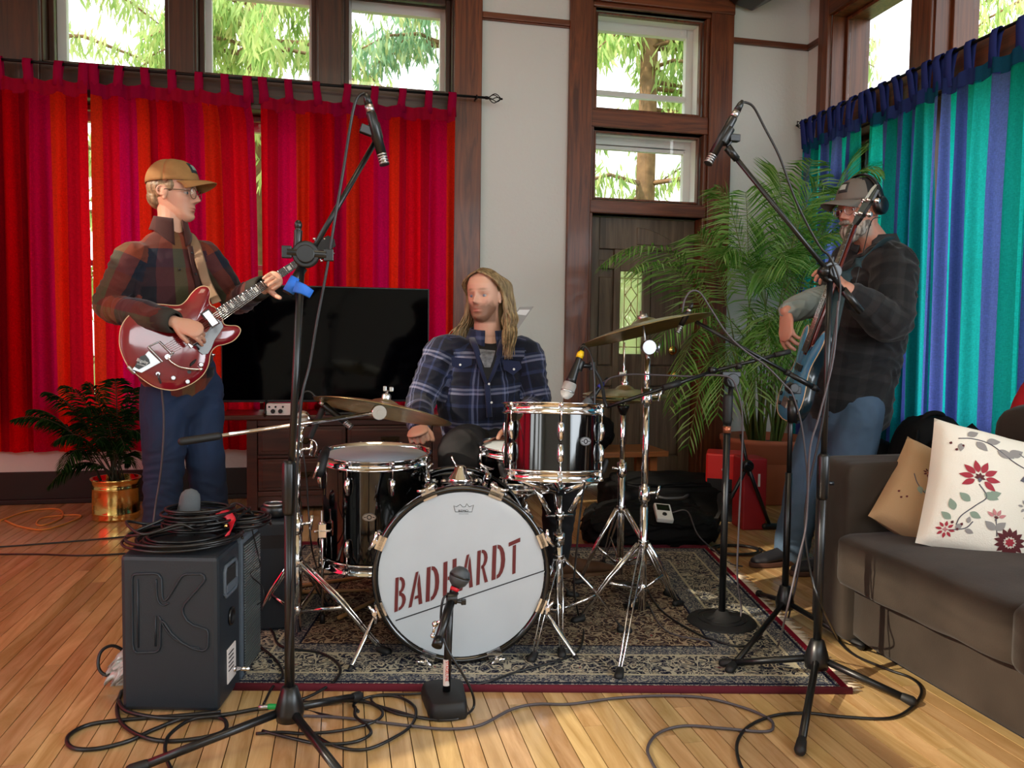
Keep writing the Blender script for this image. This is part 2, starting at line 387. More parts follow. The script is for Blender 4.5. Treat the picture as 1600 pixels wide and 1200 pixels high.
wcount = 0
WFR = mat('white_storm_frame', 'e8ebe6', .5)
def window(axis, a, b, z0, z1, c, m=TRIM, fw=.045, bars=(), storm=False):
    global wcount; wcount += 1
    w = bpy.data.objects.new('window_%d' % wcount, None); COL.objects.link(w); w['kind'] = 'structure'
    w.location = (a, c, z0) if axis == 'y' else (c, a, z0)
    def bb(k, u0, u1, q0, q1, d0, d1):
        if axis == 'y': k.b2((u0, d0, q0), (u1, d1, q1))
        else: k.b2((d0, u0, q0), (d1, u1, q1))
    e = .013
    k = MB(); bb(k, a+e, a+fw, z0+e, z1-e, c, c+.04); bb(k, b-fw, b-e, z0+e, z1-e, c, c+.04); bb(k, a+fw, b-fw, z0+e, z0+fw, c, c+.04); bb(k, a+fw, b-fw, z1-fw, z1-e, c, c+.04)
    fr = k.build('window_frame', m, w, bev=.004)
    k = MB(); bb(k, a+fw, b-fw, z0+fw, z1-fw, c+.018, c+.022); k.build('pane', GLS, fr)
    if storm:
        k = MB(); s = c+.16; q = .055
        bb(k, a+.003, a+q+.01, z0-.0, z1, s, s+.05); bb(k, b-q-.01, b-.003, z0, z1, s, s+.05); bb(k, a+q, b-q, z1-q-.02, z1, s, s+.05)
        if 'bot' in bars: bb(k, a+q, b-q, z0, z0+q, s, s+.05)
        for h in bars:
            if h != 'bot': bb(k, a+q, b-q, h-.018, h+.018, s, s+.04)
        bb(k, b-.012, b, z0, z1, c+.045, s); bb(k, a, b, z1-.012, z1, c+.045, s); bb(k, a, a+.012, z0, z1, c+.045, s)
        k.build('storm_frame', WFR, w, bev=.003)
    return w
for a, b in UO: window('y', a, b, *UZ, YB+.09, TRIMD, storm=True)
for a, b in UO: window('y', a, b, .62, 2.47, YB+.09, bars=(1.5,), storm=True)
window('y', 1.70, 2.52, 2.64, 3.33, YB+.03, fw=.028, bars=(2.82,), storm=True)
window('y', 1.70, 2.52, 2.02, 2.52, YB+.03, fw=.028, bars=(2.44,), storm=True)
for a, b in RO: window('x', a, b, *UZ, XR+.10, fw=.035)
for a, b in RO: window('x', a, b, .62, 2.47, XR+.14, bars=(1.5,), storm=True)

# door
DW = wood('weathered_door_wood', '463728', '6e5c48', 2, 16, .5, stretch=.06)
dr = bpy.data.objects.new('door_1', None); COL.objects.link(dr); dr.location = (1.70, 5.36, 0); dr['kind'] = 'structure'
dy = 5.40
gx0, gx1, gz0, gz1 = 1.955, 2.125, .95, 1.545
k = MB().b2((1.703, dy, .008), (1.79, dy+.045, 1.925)).b2((2.43, dy, .008), (2.517, dy+.045, 1.925)).b2((1.79, dy, 1.70), (2.43, dy+.045, 1.925)).b2((1.79, dy, .008), (2.43, dy+.045, .2))
k.b2((1.905, dy, .2), (gx0, dy+.045, 1.70)).b2((gx1, dy, .2), (2.165+.02, dy+.045, 1.70)).b2((gx0, dy, gz1), (gx1, dy+.045, 1.70)).b2((gx0, dy, .2), (gx1, dy+.045, gz0)).b2((1.79, dy, .72), (1.905, dy+.045, .86)).b2((2.185, dy, .72), (2.43, dy+.045, .86)).b2((1.79, dy, 1.56), (1.905, dy+.045, 1.62))
k.b2((1.70, dy+.032, .01), (gx0-.001, dy+.044, 1.925)).b2((gx1+.001, dy+.032, .01), (2.52, dy+.044, 1.925)).b2((gx0-.01, dy+.033, gz1+.001), (gx1+.01, dy+.043, 1.92)).b2((gx0-.01, dy+.033, .02), (gx1+.01, dy+.043, gz0-.001))
k.build('door_frame', DW, dr, bev=.005)
def rpanel(x0, x1, z0, z1, arch=0):
    k = MB(); n = 8
    top = [(x0+(x1-x0)*i/n, z1+arch*math.sin(PI*i/n*.5 if arch > 0 else 0)) for i in range(n+1)]
    poly = [V(x0, dy+.035, z0)]+[V(px, dy+.035, pz) for px, pz in top]+[V(x1, dy+.035, z0)]
    k.prism(poly, -.018, (0, 1, 0)); c = .014
    k.b2((x0-.004, dy+.03, z0-.004), (x1+.004, dy+.04, z1+.004)); k.build('door_panel', DW, dr, bev=.006)
for q in ((1.80, 1.895, .87, 1.50, 0), (1.80, 1.895, .21, .71, 0), (2.195, 2.42, .87, 1.60, 0), (2.195, 2.42, .21, .71, 0)): rpanel(*q)
rpanel(1.80, 2.06, 1.735, 1.78, .08)
k = MB(); poly = [V(2.07, dy+.01, 1.735)]+[V(2.07+.26*i/8, dy+.01, 1.78+.08*math.cos(PI*i/16)) for i in range(9)]+[V(2.33, dy+.01, 1.735)]; k.prism(poly, -.018, (0, 1, 0)); k.build('door_panel', DW, dr, bev=.006)
lead = MB(); GC = mat('lead_came', 'b8a878', .4, .6)
def ln(x0, z0, x1, z1): lead.cyl(V(x0, dy+.012, z0), V(x1, dy+.012, z1), .0035, seg=6)
cx = (gx0+gx1)/2
for xx in (gx0+.035, gx1-.035): ln(xx, gz0, xx, gz1)
for zz in (gz1-.05, gz0+.05): ln(gx0, zz, gx1, zz)
for sx in (-1, 1):
    for (za, zb) in ((gz1-.11, gz1-.17), (gz1-.17, gz1-.23)): pass
    ln(cx, gz1-.11, cx+sx*.045, gz1-.17); ln(cx+sx*.045, gz1-.17, cx, gz1-.23); ln(cx, gz1-.23, cx+sx*.04, gz1-.30)
    ln(cx, gz0+.32, cx+sx*.045, gz0+.26); ln(cx+sx*.045, gz0+.26, cx, gz0+.20)
ln(cx, gz1, cx, gz1-.11); ln(cx, gz1-.23, cx, gz0+.32)
GLF, t_, p_, o_ = newmat('frosted_door_glass'); t_.nodes.remove(p_); a_ = t_.nodes.new('ShaderNodeBsdfTranslucent'); a_.inputs[0].default_value = lin('f4f4dc'); b_ = t_.nodes.new('ShaderNodeBsdfTransparent'); b_.inputs[0].default_value = lin('f8f8ea'); m_ = t_.nodes.new('ShaderNodeMixShader'); m_.inputs[0].default_value = .62; t_.links.new(a_.outputs[0], m_.inputs[1]); t_.links.new(b_.outputs[0], m_.inputs[2]); t_.links.new(m_.outputs[0], o_.inputs[0])
pn = MB().b2((gx0, dy+.016, gz0), (gx1, dy+.022, gz1)).build('pane', GLF, dr); lead.build('lead_came', GC, pn)
MB().lathe([(.0, -.012), (.03, -.012), (.034, 0), (.02, .012)], V(2.36, dy-.012, .98), (0, 1, 0), 20).build('deadbolt', BRS, dr)
k = MB().lathe([(.028, -.006), (.03, 0)], V(2.36, dy-.006, .80), (0, 1, 0), 20).cyl(V(2.36, dy, .80), V(2.36, dy-.05, .80), .011).ell(V(2.36, dy-.065, .80), (.028, .02, .028)); k.build('door_handle', BRS, dr)

# ================================================================ outdoors: ground and conifers beyond the windows
MB().b2((-14, 5.8, -.9), (16, 30, -.7)).b2((3.8, -8, -.9), (30, 5.8, -.7)).build('ground', mat('lawn', '7a8a4a', .9, var=.3, vscale=2), kind='structure')
def leafmat(name, c1, c2, c3='d8dc9a'):
    m, t, p, out = newmat(name); N = t.nodes.new; L = t.links.new
    g = N('ShaderNodeNewGeometry'); r = cramp(t, [(0, c1), (.6, c2), (1, c3)], 'LINEAR'); L(g.outputs['Random Per Island'], r.inputs[0])
    t.nodes.remove(p); a = N('ShaderNodeBsdfDiffuse'); b = N('ShaderNodeBsdfTranslucent'); mx = N('ShaderNodeMixShader'); mx.inputs[0].default_value = .45
    L(r.outputs[0], a.inputs[0]); L(r.outputs[0], b.inputs[0]); L(a.outputs[0], mx.inputs[1]); L(b.outputs[0], mx.inputs[2]); L(mx.outputs[0], out.inputs[0]); return m
LF1 = leafmat('conifer_needles', '86b060', 'c8e090'); LF2 = leafmat('conifer_needles_pale', 'a0c070', 'e0ecb0'); LF3 = leafmat('conifer_needles_blue', '78a888', 'b8dcb8')
BARK = mat('conifer_bark', '8a6a4c', .9, var=.35, vscale=12)
def conifer(x, y, h, rad, n, lm, label, seed, grp):
    rs = np.random.RandomState(seed); t = thing('conifer', label, 'tree', (x, y, -.7), grp)
    MB().loft([V(x, y, -.7), V(x+.05, y, h*.5), V(x, y, h)], [.13, .09, .03], 10).build('trunk', BARK, t)
    n = int(n*1.5); nb = n//26; br = MB(); pts = []
    for i in range(nb):
        z = .6+(h-1.2)*rs.rand(); L = rad*(1.05-z/h)*(.7+.5*rs.rand()); a = rs.rand()*2*PI; d = V(math.cos(a), math.sin(a), 0)
        P3 = [V(x, y, z)+d*(L*s)+V(0, 0, .25*s*L-.55*s*s*L) for s in (0, .35, .7, 1)]
        br.loft(P3, [.03, .02, .012, .005], 4)
        for s in np.linspace(.2, 1, 26):
            j = min(int(s*3), 2); q = s*3-j; pts.append(P3[j].lerp(P3[j+1], min(q, 1)))
    br.build('branch', BARK, t, fixn=False)
    C = np.array(pts); C = np.repeat(C, 9, 0)+rs.normal(0, .07, (len(C)*9, 3))
    m = len(C); ln_ = .10+.14*rs.rand(m, 1); dr_ = np.column_stack([rs.normal(0, .35, m), rs.normal(0, .35, m), -np.ones(m)]); dr_ /= np.linalg.norm(dr_, axis=1)[:, None]
    sd = np.cross(dr_, rs.normal(0, 1, (m, 3))); sd /= np.linalg.norm(sd, axis=1)[:, None]; w = .016
    A = C; B = C+dr_*ln_*.5+sd*w; D = C+dr_*ln_; E2 = C+dr_*ln_*.5-sd*w
    vs = np.stack([A, B, D, E2], 1).reshape(-1, 3)
    k = MB(); k.v = [tuple(p) for p in vs.tolist()]; k.f = [(4*i, 4*i+1, 4*i+2, 4*i+3) for i in range(m)]; k.m = [0]*m; k.s = [False]*m
    k.build('foliage', lm, t, fixn=False, kind='stuff')
conifer(-3.2, 9.0, 9.5, 2.6, 1500, LF2, 'pale green conifer beyond the left upper window', 1, 'conifers outside the windows')
conifer(-.9, 8.6, 9, 2.3, 1500, LF1, 'drooping green conifer beyond the middle upper window', 2, 'conifers outside the windows')
conifer(1.15, 8.8, 9.5, 2.3, 1700, LF3, 'bluish green conifer beyond the upper window nearest the plaster strip', 3, 'conifers outside the windows')
conifer(3.2, 8.2, 10, 2.2, 1700, LF1, 'conifer with a brown trunk beyond the windows over the door', 4, 'conifers outside the windows')
conifer(5.2, 9.2, 9, 2.3, 1000, LF2, 'far pale conifer beyond the right edge of the transom windows', 5, 'conifers outside the windows')
conifer(7.3, 6.9, 9, 2.3, 1100, LF2, 'sparse conifer beyond the first window of the blue curtained wall', 6, 'conifers outside the windows')
conifer(7.2, 4.6, 8.5, 2.2, 1100, LF1, 'sparse conifer beyond the second window of the blue curtained wall', 7, 'conifers outside the windows')

# ================================================================ curtains
def curtmat(name, stops, n_u=1.0, trans=.62, seed=0):
    m, t, p, out = newmat(name); N = t.nodes.new; L = t.links.new
    uv = N('ShaderNodeUVMap'); uv.uv_map = 'UVMap'; s = N('ShaderNodeSeparateXYZ'); L(uv.outputs[0], s.inputs[0])
    fr = N('ShaderNodeMath'); fr.operation = 'FRACT'; L(s.outputs[0], fr.inputs[0]); r = cramp(t, stops); L(fr.outputs[0], r.inputs[0])
    tcn = N('ShaderNodeTexCoord'); mp = N('ShaderNodeMapping'); mp.inputs['Scale'].default_value = (260, 260, 60); n = N('ShaderNodeTexNoise'); n.inputs['Scale'].default_value = 1; n.inputs['Detail'].default_value = 3
    mp2 = N('ShaderNodeMapping'); mp2.inputs['Scale'].default_value = (70, 70, 240); n2 = N('ShaderNodeTexNoise'); n2.inputs['Scale'].default_value = 1
    L(tcn.outputs['Object'], mp.inputs[0]); L(mp.outputs[0], n.inputs[0]); L(tcn.outputs['Object'], mp2.inputs[0]); L(mp2.outputs[0], n2.inputs[0])
    ad = N('ShaderNodeMath'); ad.operation = 'ADD'; L(n.outputs[0], ad.inputs[0]); L(n2.outputs[0], ad.inputs[1])
    mr_ = N('ShaderNodeMapRange'); mr_.inputs[1].default_value = .6; mr_.inputs[2].default_value = 1.4; mr_.inputs[3].default_value = .74; mr_.inputs[4].default_value = 1.26; L(ad.outputs[0], mr_.inputs[0])
    mu = N('ShaderNodeMixRGB'); mu.blend_type = 'MULTIPLY'; mu.inputs[0].default_value = 1; L(r.outputs[0], mu.inputs[1]); L(mr_.outputs[0], mu.inputs[2])
    t.nodes.remove(p); a = N('ShaderNodeBsdfDiffuse'); b = N('ShaderNodeBsdfTranslucent'); mx = N('ShaderNodeMixShader'); mx.inputs[0].default_value = trans
    L(r.outputs[0], a.inputs[0]); L(mu.outputs[0], b.inputs[0]); L(a.outputs[0], mx.inputs[1]); L(b.outputs[0], mx.inputs[2]); L(mx.outputs[0], out.inputs[0])
    return m
RS = [(0, 'f00e28'), (.09, 'c80a2c'), (.16, 'e60a58'), (.27, 'f8301e'), (.36, 'd80c2a'), (.44, 'f01228'), (.52, 'd80c50'), (.60, 'f23420'), (.68, 'e80e30'), (.78, 'dc0a5c'), (.88, 'f42c1c'), (.95, 'c80c30')]
BS = [(0, '2cd4dc'), (.12, '7080e0'), (.26, '20b8b8'), (.36, '28ecf0'), (.44, '6474d8'), (.56, '1c9498'), (.66, '7484e8'), (.76, '20e0e4'), (.84, '5060b8'), (.92, '24b8b8')]
REDC = curtmat('red_striped_cotton', RS, trans=.85); BLUC = curtmat('blue_striped_cotton', BS, trans=.88)
HEM = curtmat('red_header_cotton', [(0, '96102c'), (.5, '8a0c34')], trans=.35); TABR = curtmat('red_tab_cotton', [(0, '98103a')], trans=.3)
HEMB = curtmat('blue_header_cotton', [(0, '1c5070'), (.5, '30407c')], trans=.35); TABB = curtmat('blue_tab_cotton', [(0, '38468c')], trans=.3)
def curtain(name, label, axis, u0, u1, plane, z0, z1, tabs, mats, seed, per=.95, rodz=2.625, amp=.028, nf=None, off=0, sgn=-1, topshift=None):
    rs = np.random.RandomState(seed); w = abs(u1-u0)
    t = thing(name, label, 'curtain', ((u0, plane, z0) if axis == 'y' else (plane, u0, z0)), None)
    ph = rs.rand(6)*6.28; nf = nf or w/.13; nu = int(w*95)+20; nv = 26
    def P3(u, d, z): return V(u, plane+sgn*d, z) if axis == 'y' else V(plane+sgn*d, u, z)
    ht = .085
    def surf(fu, fz, za, zb):
        s = fu*w; k = 1-fz*.35
        a = amp*(.45+.9*min(1, (1-fz)*3+.1))
        d = a*(math.sin(2*PI*fu*nf+ph[0]+1.3*math.sin(fu*5+ph[1]))+.45*math.sin(2*PI*fu*nf*2.3+ph[2]+fz*.8))*.7+.02*math.sin(fu*3+ph[3]+fz)
        sp_ = w/tabs; q = (fu*tabs) % 1; sag = -.022*math.sin(PI*q)*max(0, 1-(z1-(za+(zb-za)*fz))/.14)
        uu = u0+(u1-u0)*fu+.012*math.sin(fu*40+ph[4])*(1-fz)+(topshift*(1-fz)**.4 if topshift else 0)*(fu)
        return P3(uu, d, za+(zb-za)*fz+sag)
    k = MB(); k.grid(lambda a, b: surf(a, b, z0, z1-ht), nu, nv); uv = [((i % (nu+1))/nu*w/per+off, (i//(nu+1))/nv) for i in range(len(k.v))]
    k.build('cloth', mats[0], t, fixn=False, uv=uv)
    k = MB()
    def hd(a, b):
        p = surf(a, 1, z0, z1-ht); q = surf(a, 1, z1-ht, z1); s = p.lerp(q, b); s.z = (z1-ht)+ht*b-.022*math.sin(PI*((a*tabs) % 1))*(1-.0*b); return s
    k.grid(hd, nu, 3); uv = [((i % (nu+1))/nu*w/per+off, 0) for i in range(len(k.v))]
    k.build('heading_band', mats[1], t, fixn=False, uv=uv)
    for i in range(tabs+1):
        fu = min(max(i/tabs, .018), .982); c = hd(fu, 1); tw = .052 if i in (0, tabs) else .046
        kk = MB(); cp = []
        rod = P3(u0+(u1-u0)*fu, 0, rodz); dirn = V(0, 1, 0) if axis == 'y' else V(1, 0, 0); sd = V(1, 0, 0) if axis == 'y' else V(0, 1, 0)
        dd = (c-rod).dot(dirn); prof = [(dd+.004, c.z-.05), (dd*.5-.016, rodz-.02), (-.019, rodz), (-.013, rodz+.014), (0, rodz+.019), (.013, rodz+.014), (.019, rodz), (dd*.5+.018, rodz-.02), (dd+.009, c.z-.05)]
        cu = c.dot(sd); ru = rod.dot(sd); lean = rs.normal(0, .004)
        def tp(a, b):
            i0 = a*(len(prof)-1); j = min(int(i0), len(prof)-2); f = i0-j; d = prof[j][0]*(1-f)+prof[j+1][0]*f; z = prof[j][1]*(1-f)+prof[j+1][1]*f
            uu = (cu if z < rodz-.03 else cu+lean)+(b-.5)*tw*(1.0+.25*max(0, (rodz-z)/.1-.6))
            return sd*uu+dirn*(rod.dot(dirn)+d)+V(0, 0, z)
        kk.grid(tp, 16, 2); kk.build('tab', mats[2], t, fixn=False, solid=.002, uv=[(.2, 0)]*len(kk.v))
    return t
RY = YB-.115
curtain('curtain', 'red striped curtain at the far left edge, hanging beside the window behind the fern', 'y', -2.75, -1.475, RY, .33, 2.545, 8, (REDC, HEM, TABR), 3, off=.15)
curtain('curtain', 'red striped curtain behind the guitarist in the tan cap', 'y', -1.46, -.555, RY, .33, 2.545, 6, (REDC, HEM, TABR), 5, off=.62, topshift=.06)
curtain('curtain', 'red striped curtain above the television, nearest the plaster strip', 'y', -.50, .715, RY, .33, 2.545, 7, (REDC, HEM, TABR), 8, off=.05)
RX = XR-.10
curtain('curtain', 'blue and turquoise striped curtain in the corner behind the palm', 'x', 5.18, 4.50, RX, .30, 2.50, 6, (BLUC, HEMB, TABB), 11, per=.72, amp=.034, off=.1, nf=5)
curtain('curtain', 'teal and violet striped curtain behind the bearded bassist', 'x', 4.46, 3.83, RX, .30, 2.50, 5, (BLUC, HEMB, TABB), 12, per=.72, amp=.036, off=.3, nf=4)
curtain('curtain', 'blue and teal striped curtain at the right edge above the sofa', 'x', 3.80, 2.3, RX, .30, 2.50, 9, (BLUC, HEMB, TABB), 14, per=.80, amp=.022, off=.7)
def rod(label, a, b, wallv, group=None):
    a, b = Vector(a), Vector(b); t = thing('curtain_rod', label, 'curtain rod', a); d = (b-a).normalized(); IR = mat('wrought_iron', '141210', .45, .6)
    MB().cyl(a, b, .0085, seg=10).build('rod', IR, t)
    k = MB(); k.cyl(b, b+d*.02, .011, seg=10); x = d.orthogonal().normalized()
    for j in range(5):
        pts = []
        for i in range(9):
            s = i/8; r = .03*math.sin(PI*s); an = 2*PI*j/5+s*1.5; pts.append(b+d*(.02+.085*s)+Matrix.Rotation(an, 3, d) @ x*r)
        k.loft(pts, .0032, 5)
    k.ell(b+d*.11, .007); k.build('finial', IR, t)
    for f in (.03, .985):
        p = a.lerp(b, f); k = MB().cyl(p, p+Vector(wallv), .006, seg=8).box(p+Vector(wallv)*.97, (.02, .02, .06) if abs(wallv[1]) > 0 else (.02, .02, .06)).torus(p, d, .012, .004, 12, 6); k.build('bracket', IR, t)
rod('black iron rod with a cage finial carrying the red curtains', (-2.9, RY, 2.625), (.915, RY, 2.625), (0, .11, 0))
rod('black iron rod with a cage finial carrying the blue curtains', (RX, 2.1, 2.625), (RX, 5.15, 2.625), (.095, 0, 0))
# ---------------------------------------------------------------- red curtains of the left wall (they colour the daylight)
for n_, (a, b) in enumerate(((4.35, 2.15), (2.1, 1.0))):
    k = MB(); w = abs(b-a)
    k.grid(lambda u, v: V(XL+.1+.03*math.sin(u*w*45), a+(b-a)*u, .35+2.2*v), 160, 3)
    o = k.build('curtain', REDC, base=(XL+.1, a, .35), fixn=False, uv=[((i % 161)/160*w/.95, 0) for i in range(len(k.v))],
            **tags(('red curtain on the left wall nearest the back wall' if n_ == 0 else 'red curtain on the left wall level with the loudspeaker'), 'curtain'))
# ---------------------------------------------------------------- rug
def rugmat():
    m, t, p, out = newmat('persian_rug'); N = t.nodes.new; L = t.links.new
    tcn = N('ShaderNodeTexCoord'); s = N('ShaderNodeSeparateXYZ'); L(tcn.outputs['Object'], s.inputs[0])
    def M(op, a, b=None, c=None):
        n = N('ShaderNodeMath'); n.operation = op
        for i, v in enumerate((a, b, c)):
            if v is None: continue
            if isinstance(v, (int, float)): n.inputs[i].default_value = v
            else: L(v, n.inputs[i])
        return n.outputs[0]
    HX, HY = RUGW/2, RUGD/2
    dx = M('SUBTRACT', HX, M('ABSOLUTE', s.outputs[0])); dy_ = M('SUBTRACT', HY, M('ABSOLUTE', s.outputs[1])); d = M('MINIMUM', dx, dy_)
    # arabesque: distorted voronoi edges + noise, mirrored
    ab = N('ShaderNodeCombineXYZ'); L(M('ABSOLUTE', s.outputs[0]), ab.inputs[0]); L(s.outputs[1], ab.inputs[1])
    nz = N('ShaderNodeTexNoise'); nz.inputs['Scale'].default_value = 15; L(ab.outputs[0], nz.inputs[0])
    ad = N('ShaderNodeVectorMath'); ad.operation = 'MULTIPLY_ADD'; L(nz.outputs['Color'], ad.inputs[0]); ad.inputs[1].default_value = (.075, .075, 0); L(ab.outputs[0], ad.inputs[2])
    vo = N('ShaderNodeTexVoronoi'); vo.feature = 'DISTANCE_TO_EDGE'; vo.inputs['Scale'].default_value = 30; L(ad.outputs[0], vo.inputs[0])
    vf = N('ShaderNodeTexVoronoi'); vf.inputs['Scale'].default_value = 30; L(ad.outputs[0], vf.inputs[0])
    v2 = N('ShaderNodeTexVoronoi'); v2.inputs['Scale'].default_value = 95; L(ab.outputs[0], v2.inputs[0])
    wv = N('ShaderNodeTexNoise'); wv.inputs['Scale'].default_value = 66; wv.inputs['Detail'].default_value = 2; wv.inputs['Distortion'].default_value = 2.2; L(ab.outputs[0], wv.inputs[0])
    e = M('LESS_THAN', vo.outputs['Distance'], .055)
    ring = M('LESS_THAN', M('ABSOLUTE', M('SUBTRACT', vf.outputs['Distance'], .27)), .06)
    dot = M('LESS_THAN', vf.outputs['Distance'], .12)
    sw = M('GREATER_THAN', wv.outputs[0], .54); small = M('LESS_THAN', v2.outputs['Distance'], .3)
    def mix(f, a, b):
        n = N('ShaderNodeMixRGB'); L(f, n.inputs[0])
        for i, q in ((1, a), (2, b)):
            if isinstance(q, str): n.inputs[i].default_value = lin(q)
            else: L(q, n.inputs[i])
        return n.outputs[0]
    pick = cramp(t, [(0, 'b8a88a'), (.3, '8a3438'), (.45, 'a89a80'), (.7, '4a5668'), (.85, 'c0b090')]); L(vf.outputs['Color'], pick.inputs[0])
    field = mix(sw, '34201f', '66584a'); field = mix(small, field, '1a1e34'); field = mix(ring, field, '9a8c74'); field = mix(dot, field, pick.outputs[0]); field = mix(e, field, 'a08c74')
    bord = mix(sw, '12162a', '74736e'); bord = mix(ring, bord, 'b6ad96'); bord = mix(dot, bord, pick.outputs[0]); bord = mix(e, bord, 'a8a290')
    guard = mix(sw, '4a4e58', 'a09c8e'); guard = mix(small, guard, '1c2036')
    def band(a, b): return M('MULTIPLY', M('GREATER_THAN', d, a), M('LESS_THAN', d, b))
    c = mix(M('GREATER_THAN', d, .33), guard, field)
    c = mix(band(.10, .25), c, bord)
    c = mix(band(.245, .255), c, 'b0a890'); c = mix(band(.092, .102), c, 'b0a890'); c = mix(band(.322, .33), c, '14182c'); c = mix(band(.03, .04), c, '14182c')
    c = mix(M('LESS_THAN', d, .022), c, '6e1024')
    L(c, p.inputs['Base Color']); p.inputs['Roughness'].default_value = .95; p.inputs['Specular IOR Level'].default_value = .1
    b = N('ShaderNodeBump'); b.inputs['Strength'].default_value = .3; b.inputs['Distance'].default_value = .004; L(wv.outputs[0], b.inputs['Height']); L(b.outputs[0], p.inputs['Normal'])
    return m
ra, rb_ = F(1330, 1083), F(1104, 858); ra2 = F(378, 1077)
ux = (ra-ra2).normalized(); uy = V(-ux.y, ux.x, 0); RUGD = (rb_-ra).length; RUGW = 2.04
rc = ra-ux*RUGW/2+uy*RUGD/2; rang = math.atan2(ux.y, ux.x)
def RG(x, y, z=0): return rc+ux*x+uy*y+V(0, 0, z)
k = MB().grid(lambda u, v: (-RUGW/2+RUGW*u, -RUGD/2+RUGD*v, .009+.0012*math.sin(u*23)*math.sin(v*17)), 40, 30); k2 = MB().box((0, 0, .0045), (RUGW, RUGD, .009)); k2.add(k.v, k.f, True)
rug = k2.build('rug', rugmat(), fixn=False, **tags('oriental rug with a navy and cream border under the drum kit', 'rug')); rug.location = (rc.x, rc.y, .001); rug.rotation_euler = (0, 0, rang)
eg = MB().loft([V(-RUGW/2, -RUGD/2-.004, .008), V(0, -RUGD/2-.004, .008), V(RUGW/2, -RUGD/2-.004, .008)], [(.012, .008)]*3, 10).loft([V(-RUGW/2, RUGD/2, .008), V(RUGW/2, RUGD/2, .008)], [(.012, .008)]*2, 8)
o = eg.build('edge_binding', mat('maroon_binding', '5c0c20', .9)); o.parent = rug
fr = MB()
for side in (-1, 1):
    n = 110
    for i in range(n):
        y = -RUGD/2+RUGD*(i+.5)/n; L_ = .035+.02*random.random(); a = random.gauss(0, .35)
        fr.loft([V(side*RUGW/2, y, .006), V(side*(RUGW/2+L_*.5), y+a*.012, .005), V(side*(RUGW/2+L_), y+a*.03, .002)], [.004, .003, .0016], 5)
o = fr.build('fringe', mat('rug_fringe', 'c8b8a4', .95), kind='stuff', fixn=False); o.parent = rug

# ---------------------------------------------------------------- dresser, TV, small things on it
CW = wood('dresser_wood', '2a130b', '4c2617', 0, 14, .35, coat=.15); 
d0, d1, dyf, dyb, dz = -.545, .60, 4.78, 5.14, .555
t = thing('dresser', 'dark wooden dresser with drawers standing below the television', 'dresser', (0, dyf, 0))
k = MB().b2((d0, dyf, .03), (d0+.06, dyb, dz)).b2((d1-.06, dyf, .03), (d1, dyb, dz)).b2((d0, dyf+.02, .03), (d1, dyb, .12)).b2((d0, dyb-.02, .1), (d1, dyb, dz)).b2((d0, dyf, 0), (d0+.06, dyf+.06, .04)).b2((d1-.06, dyf, 0), (d1, dyf+.06, .04)).b2((d0+.06, dyf+.005, .1), (d1-.06, dyf+.03, .13)).b2((d0+.06, dyf+.005, .515), (d1-.06, dyf+.03, dz)).b2((d0+.06, dyf+.005, .325), (d1-.06, dyf+.03, .345)); k.build('body', CW, t, bev=.004)
MB().b2((d0-.16, dyf-.03, dz), (d1+.1, dyb, dz+.028)).build('top_board', CW, t, bev=.006)
HM = mat('aged_bronze', '3a2c1c', .4, .9)
for (xa, xb) in ((d0+.065, .02), (.03, d1-.065)):
    for (za, zb) in ((.135, .322), (.348, .512)):
        dd = MB().b2((xa, dyf-.004, za), (xb, dyf+.02, zb)).b2((xa+.02, dyf-.01, za+.02), (xb-.02, dyf, zb-.02)).build('drawer', CW, t, bev=.003)
        xm = (xa+xb)/2; h = MB().loft([V(xm-.04, dyf-.02, (za+zb)/2), V(xm-.03, dyf-.035, (za+zb)/2-.012), V(xm+.03, dyf-.035, (za+zb)/2-.012), V(xm+.04, dyf-.02, (za+zb)/2)], .004, 6).box((xm, dyf-.013, (za+zb)/2+.003), (.11, .004, .03)); h.build('drawer_pull', HM, dd)
tv0, tv1, tvz0, tvz1, tvy = -.685, .515, .655, 1.342, 4.80
t = thing('television', 'large black flat television standing on the dresser', 'television', (0, tvy, dz+.028))
MB().b2((tv0, tvy, tvz0), (tv1, tvy+.035, tvz1)).b2((tv0+.15, tvy+.03, tvz0+.05), (tv1-.15, tvy+.07, tvz0+.4)).build('case', BLK, t, bev=.004)
MB().b2((tv0+.007, tvy-.003, tvz0+.014), (tv1-.007, tvy+.001, tvz1-.007)).build('screen', mat('tv_screen', '010102', .07, spec=.16), t)
for sx in (tv0+.25, tv1-.25):
    MB().loft([V(sx, tvy+.02, tvz0+.01), V(sx, tvy-.10, dz+.033)], [(.016, .008)]*2, 8).loft([V(sx, tvy+.02, tvz0+.01), V(sx, tvy+.15, dz+.033)], [(.016, .008)]*2, 8).build('stand_foot', BLK, t)
a = Y(416, 646, 4.72); t = thing('audio_interface', 'small white audio interface with two black knobs in front of the television', 'audio interface', (a.x, 4.72, dz+.028))
b = Y(454, 629, 4.72); z0 = dz+.029
MB().b2((a.x, 4.725, z0), (b.x+.0, 4.80, z0+.068)).build('case', WHT, t, bev=.004)
for i, f in enumerate((.27, .58)): MB().lathe([(.012, -.014), (.013, 0)], V(a.x+(b.x-a.x)*f, 4.725, z0+.025), (0, 1, 0), 16).build('knob', BLK, t)
k = MB()
for f in (.12, .38, .68): k.lathe([(.006, -.003), (.006, 0)], V(a.x+(b.x-a.x)*f, 4.725, z0+.05), (0, 1, 0), 10)
k.build('socket', BLK, t, kind='stuff')
t = thing('set_top_box', 'flat black box under the television beside the white interface', 'set top box', (.05, 4.85, z0))
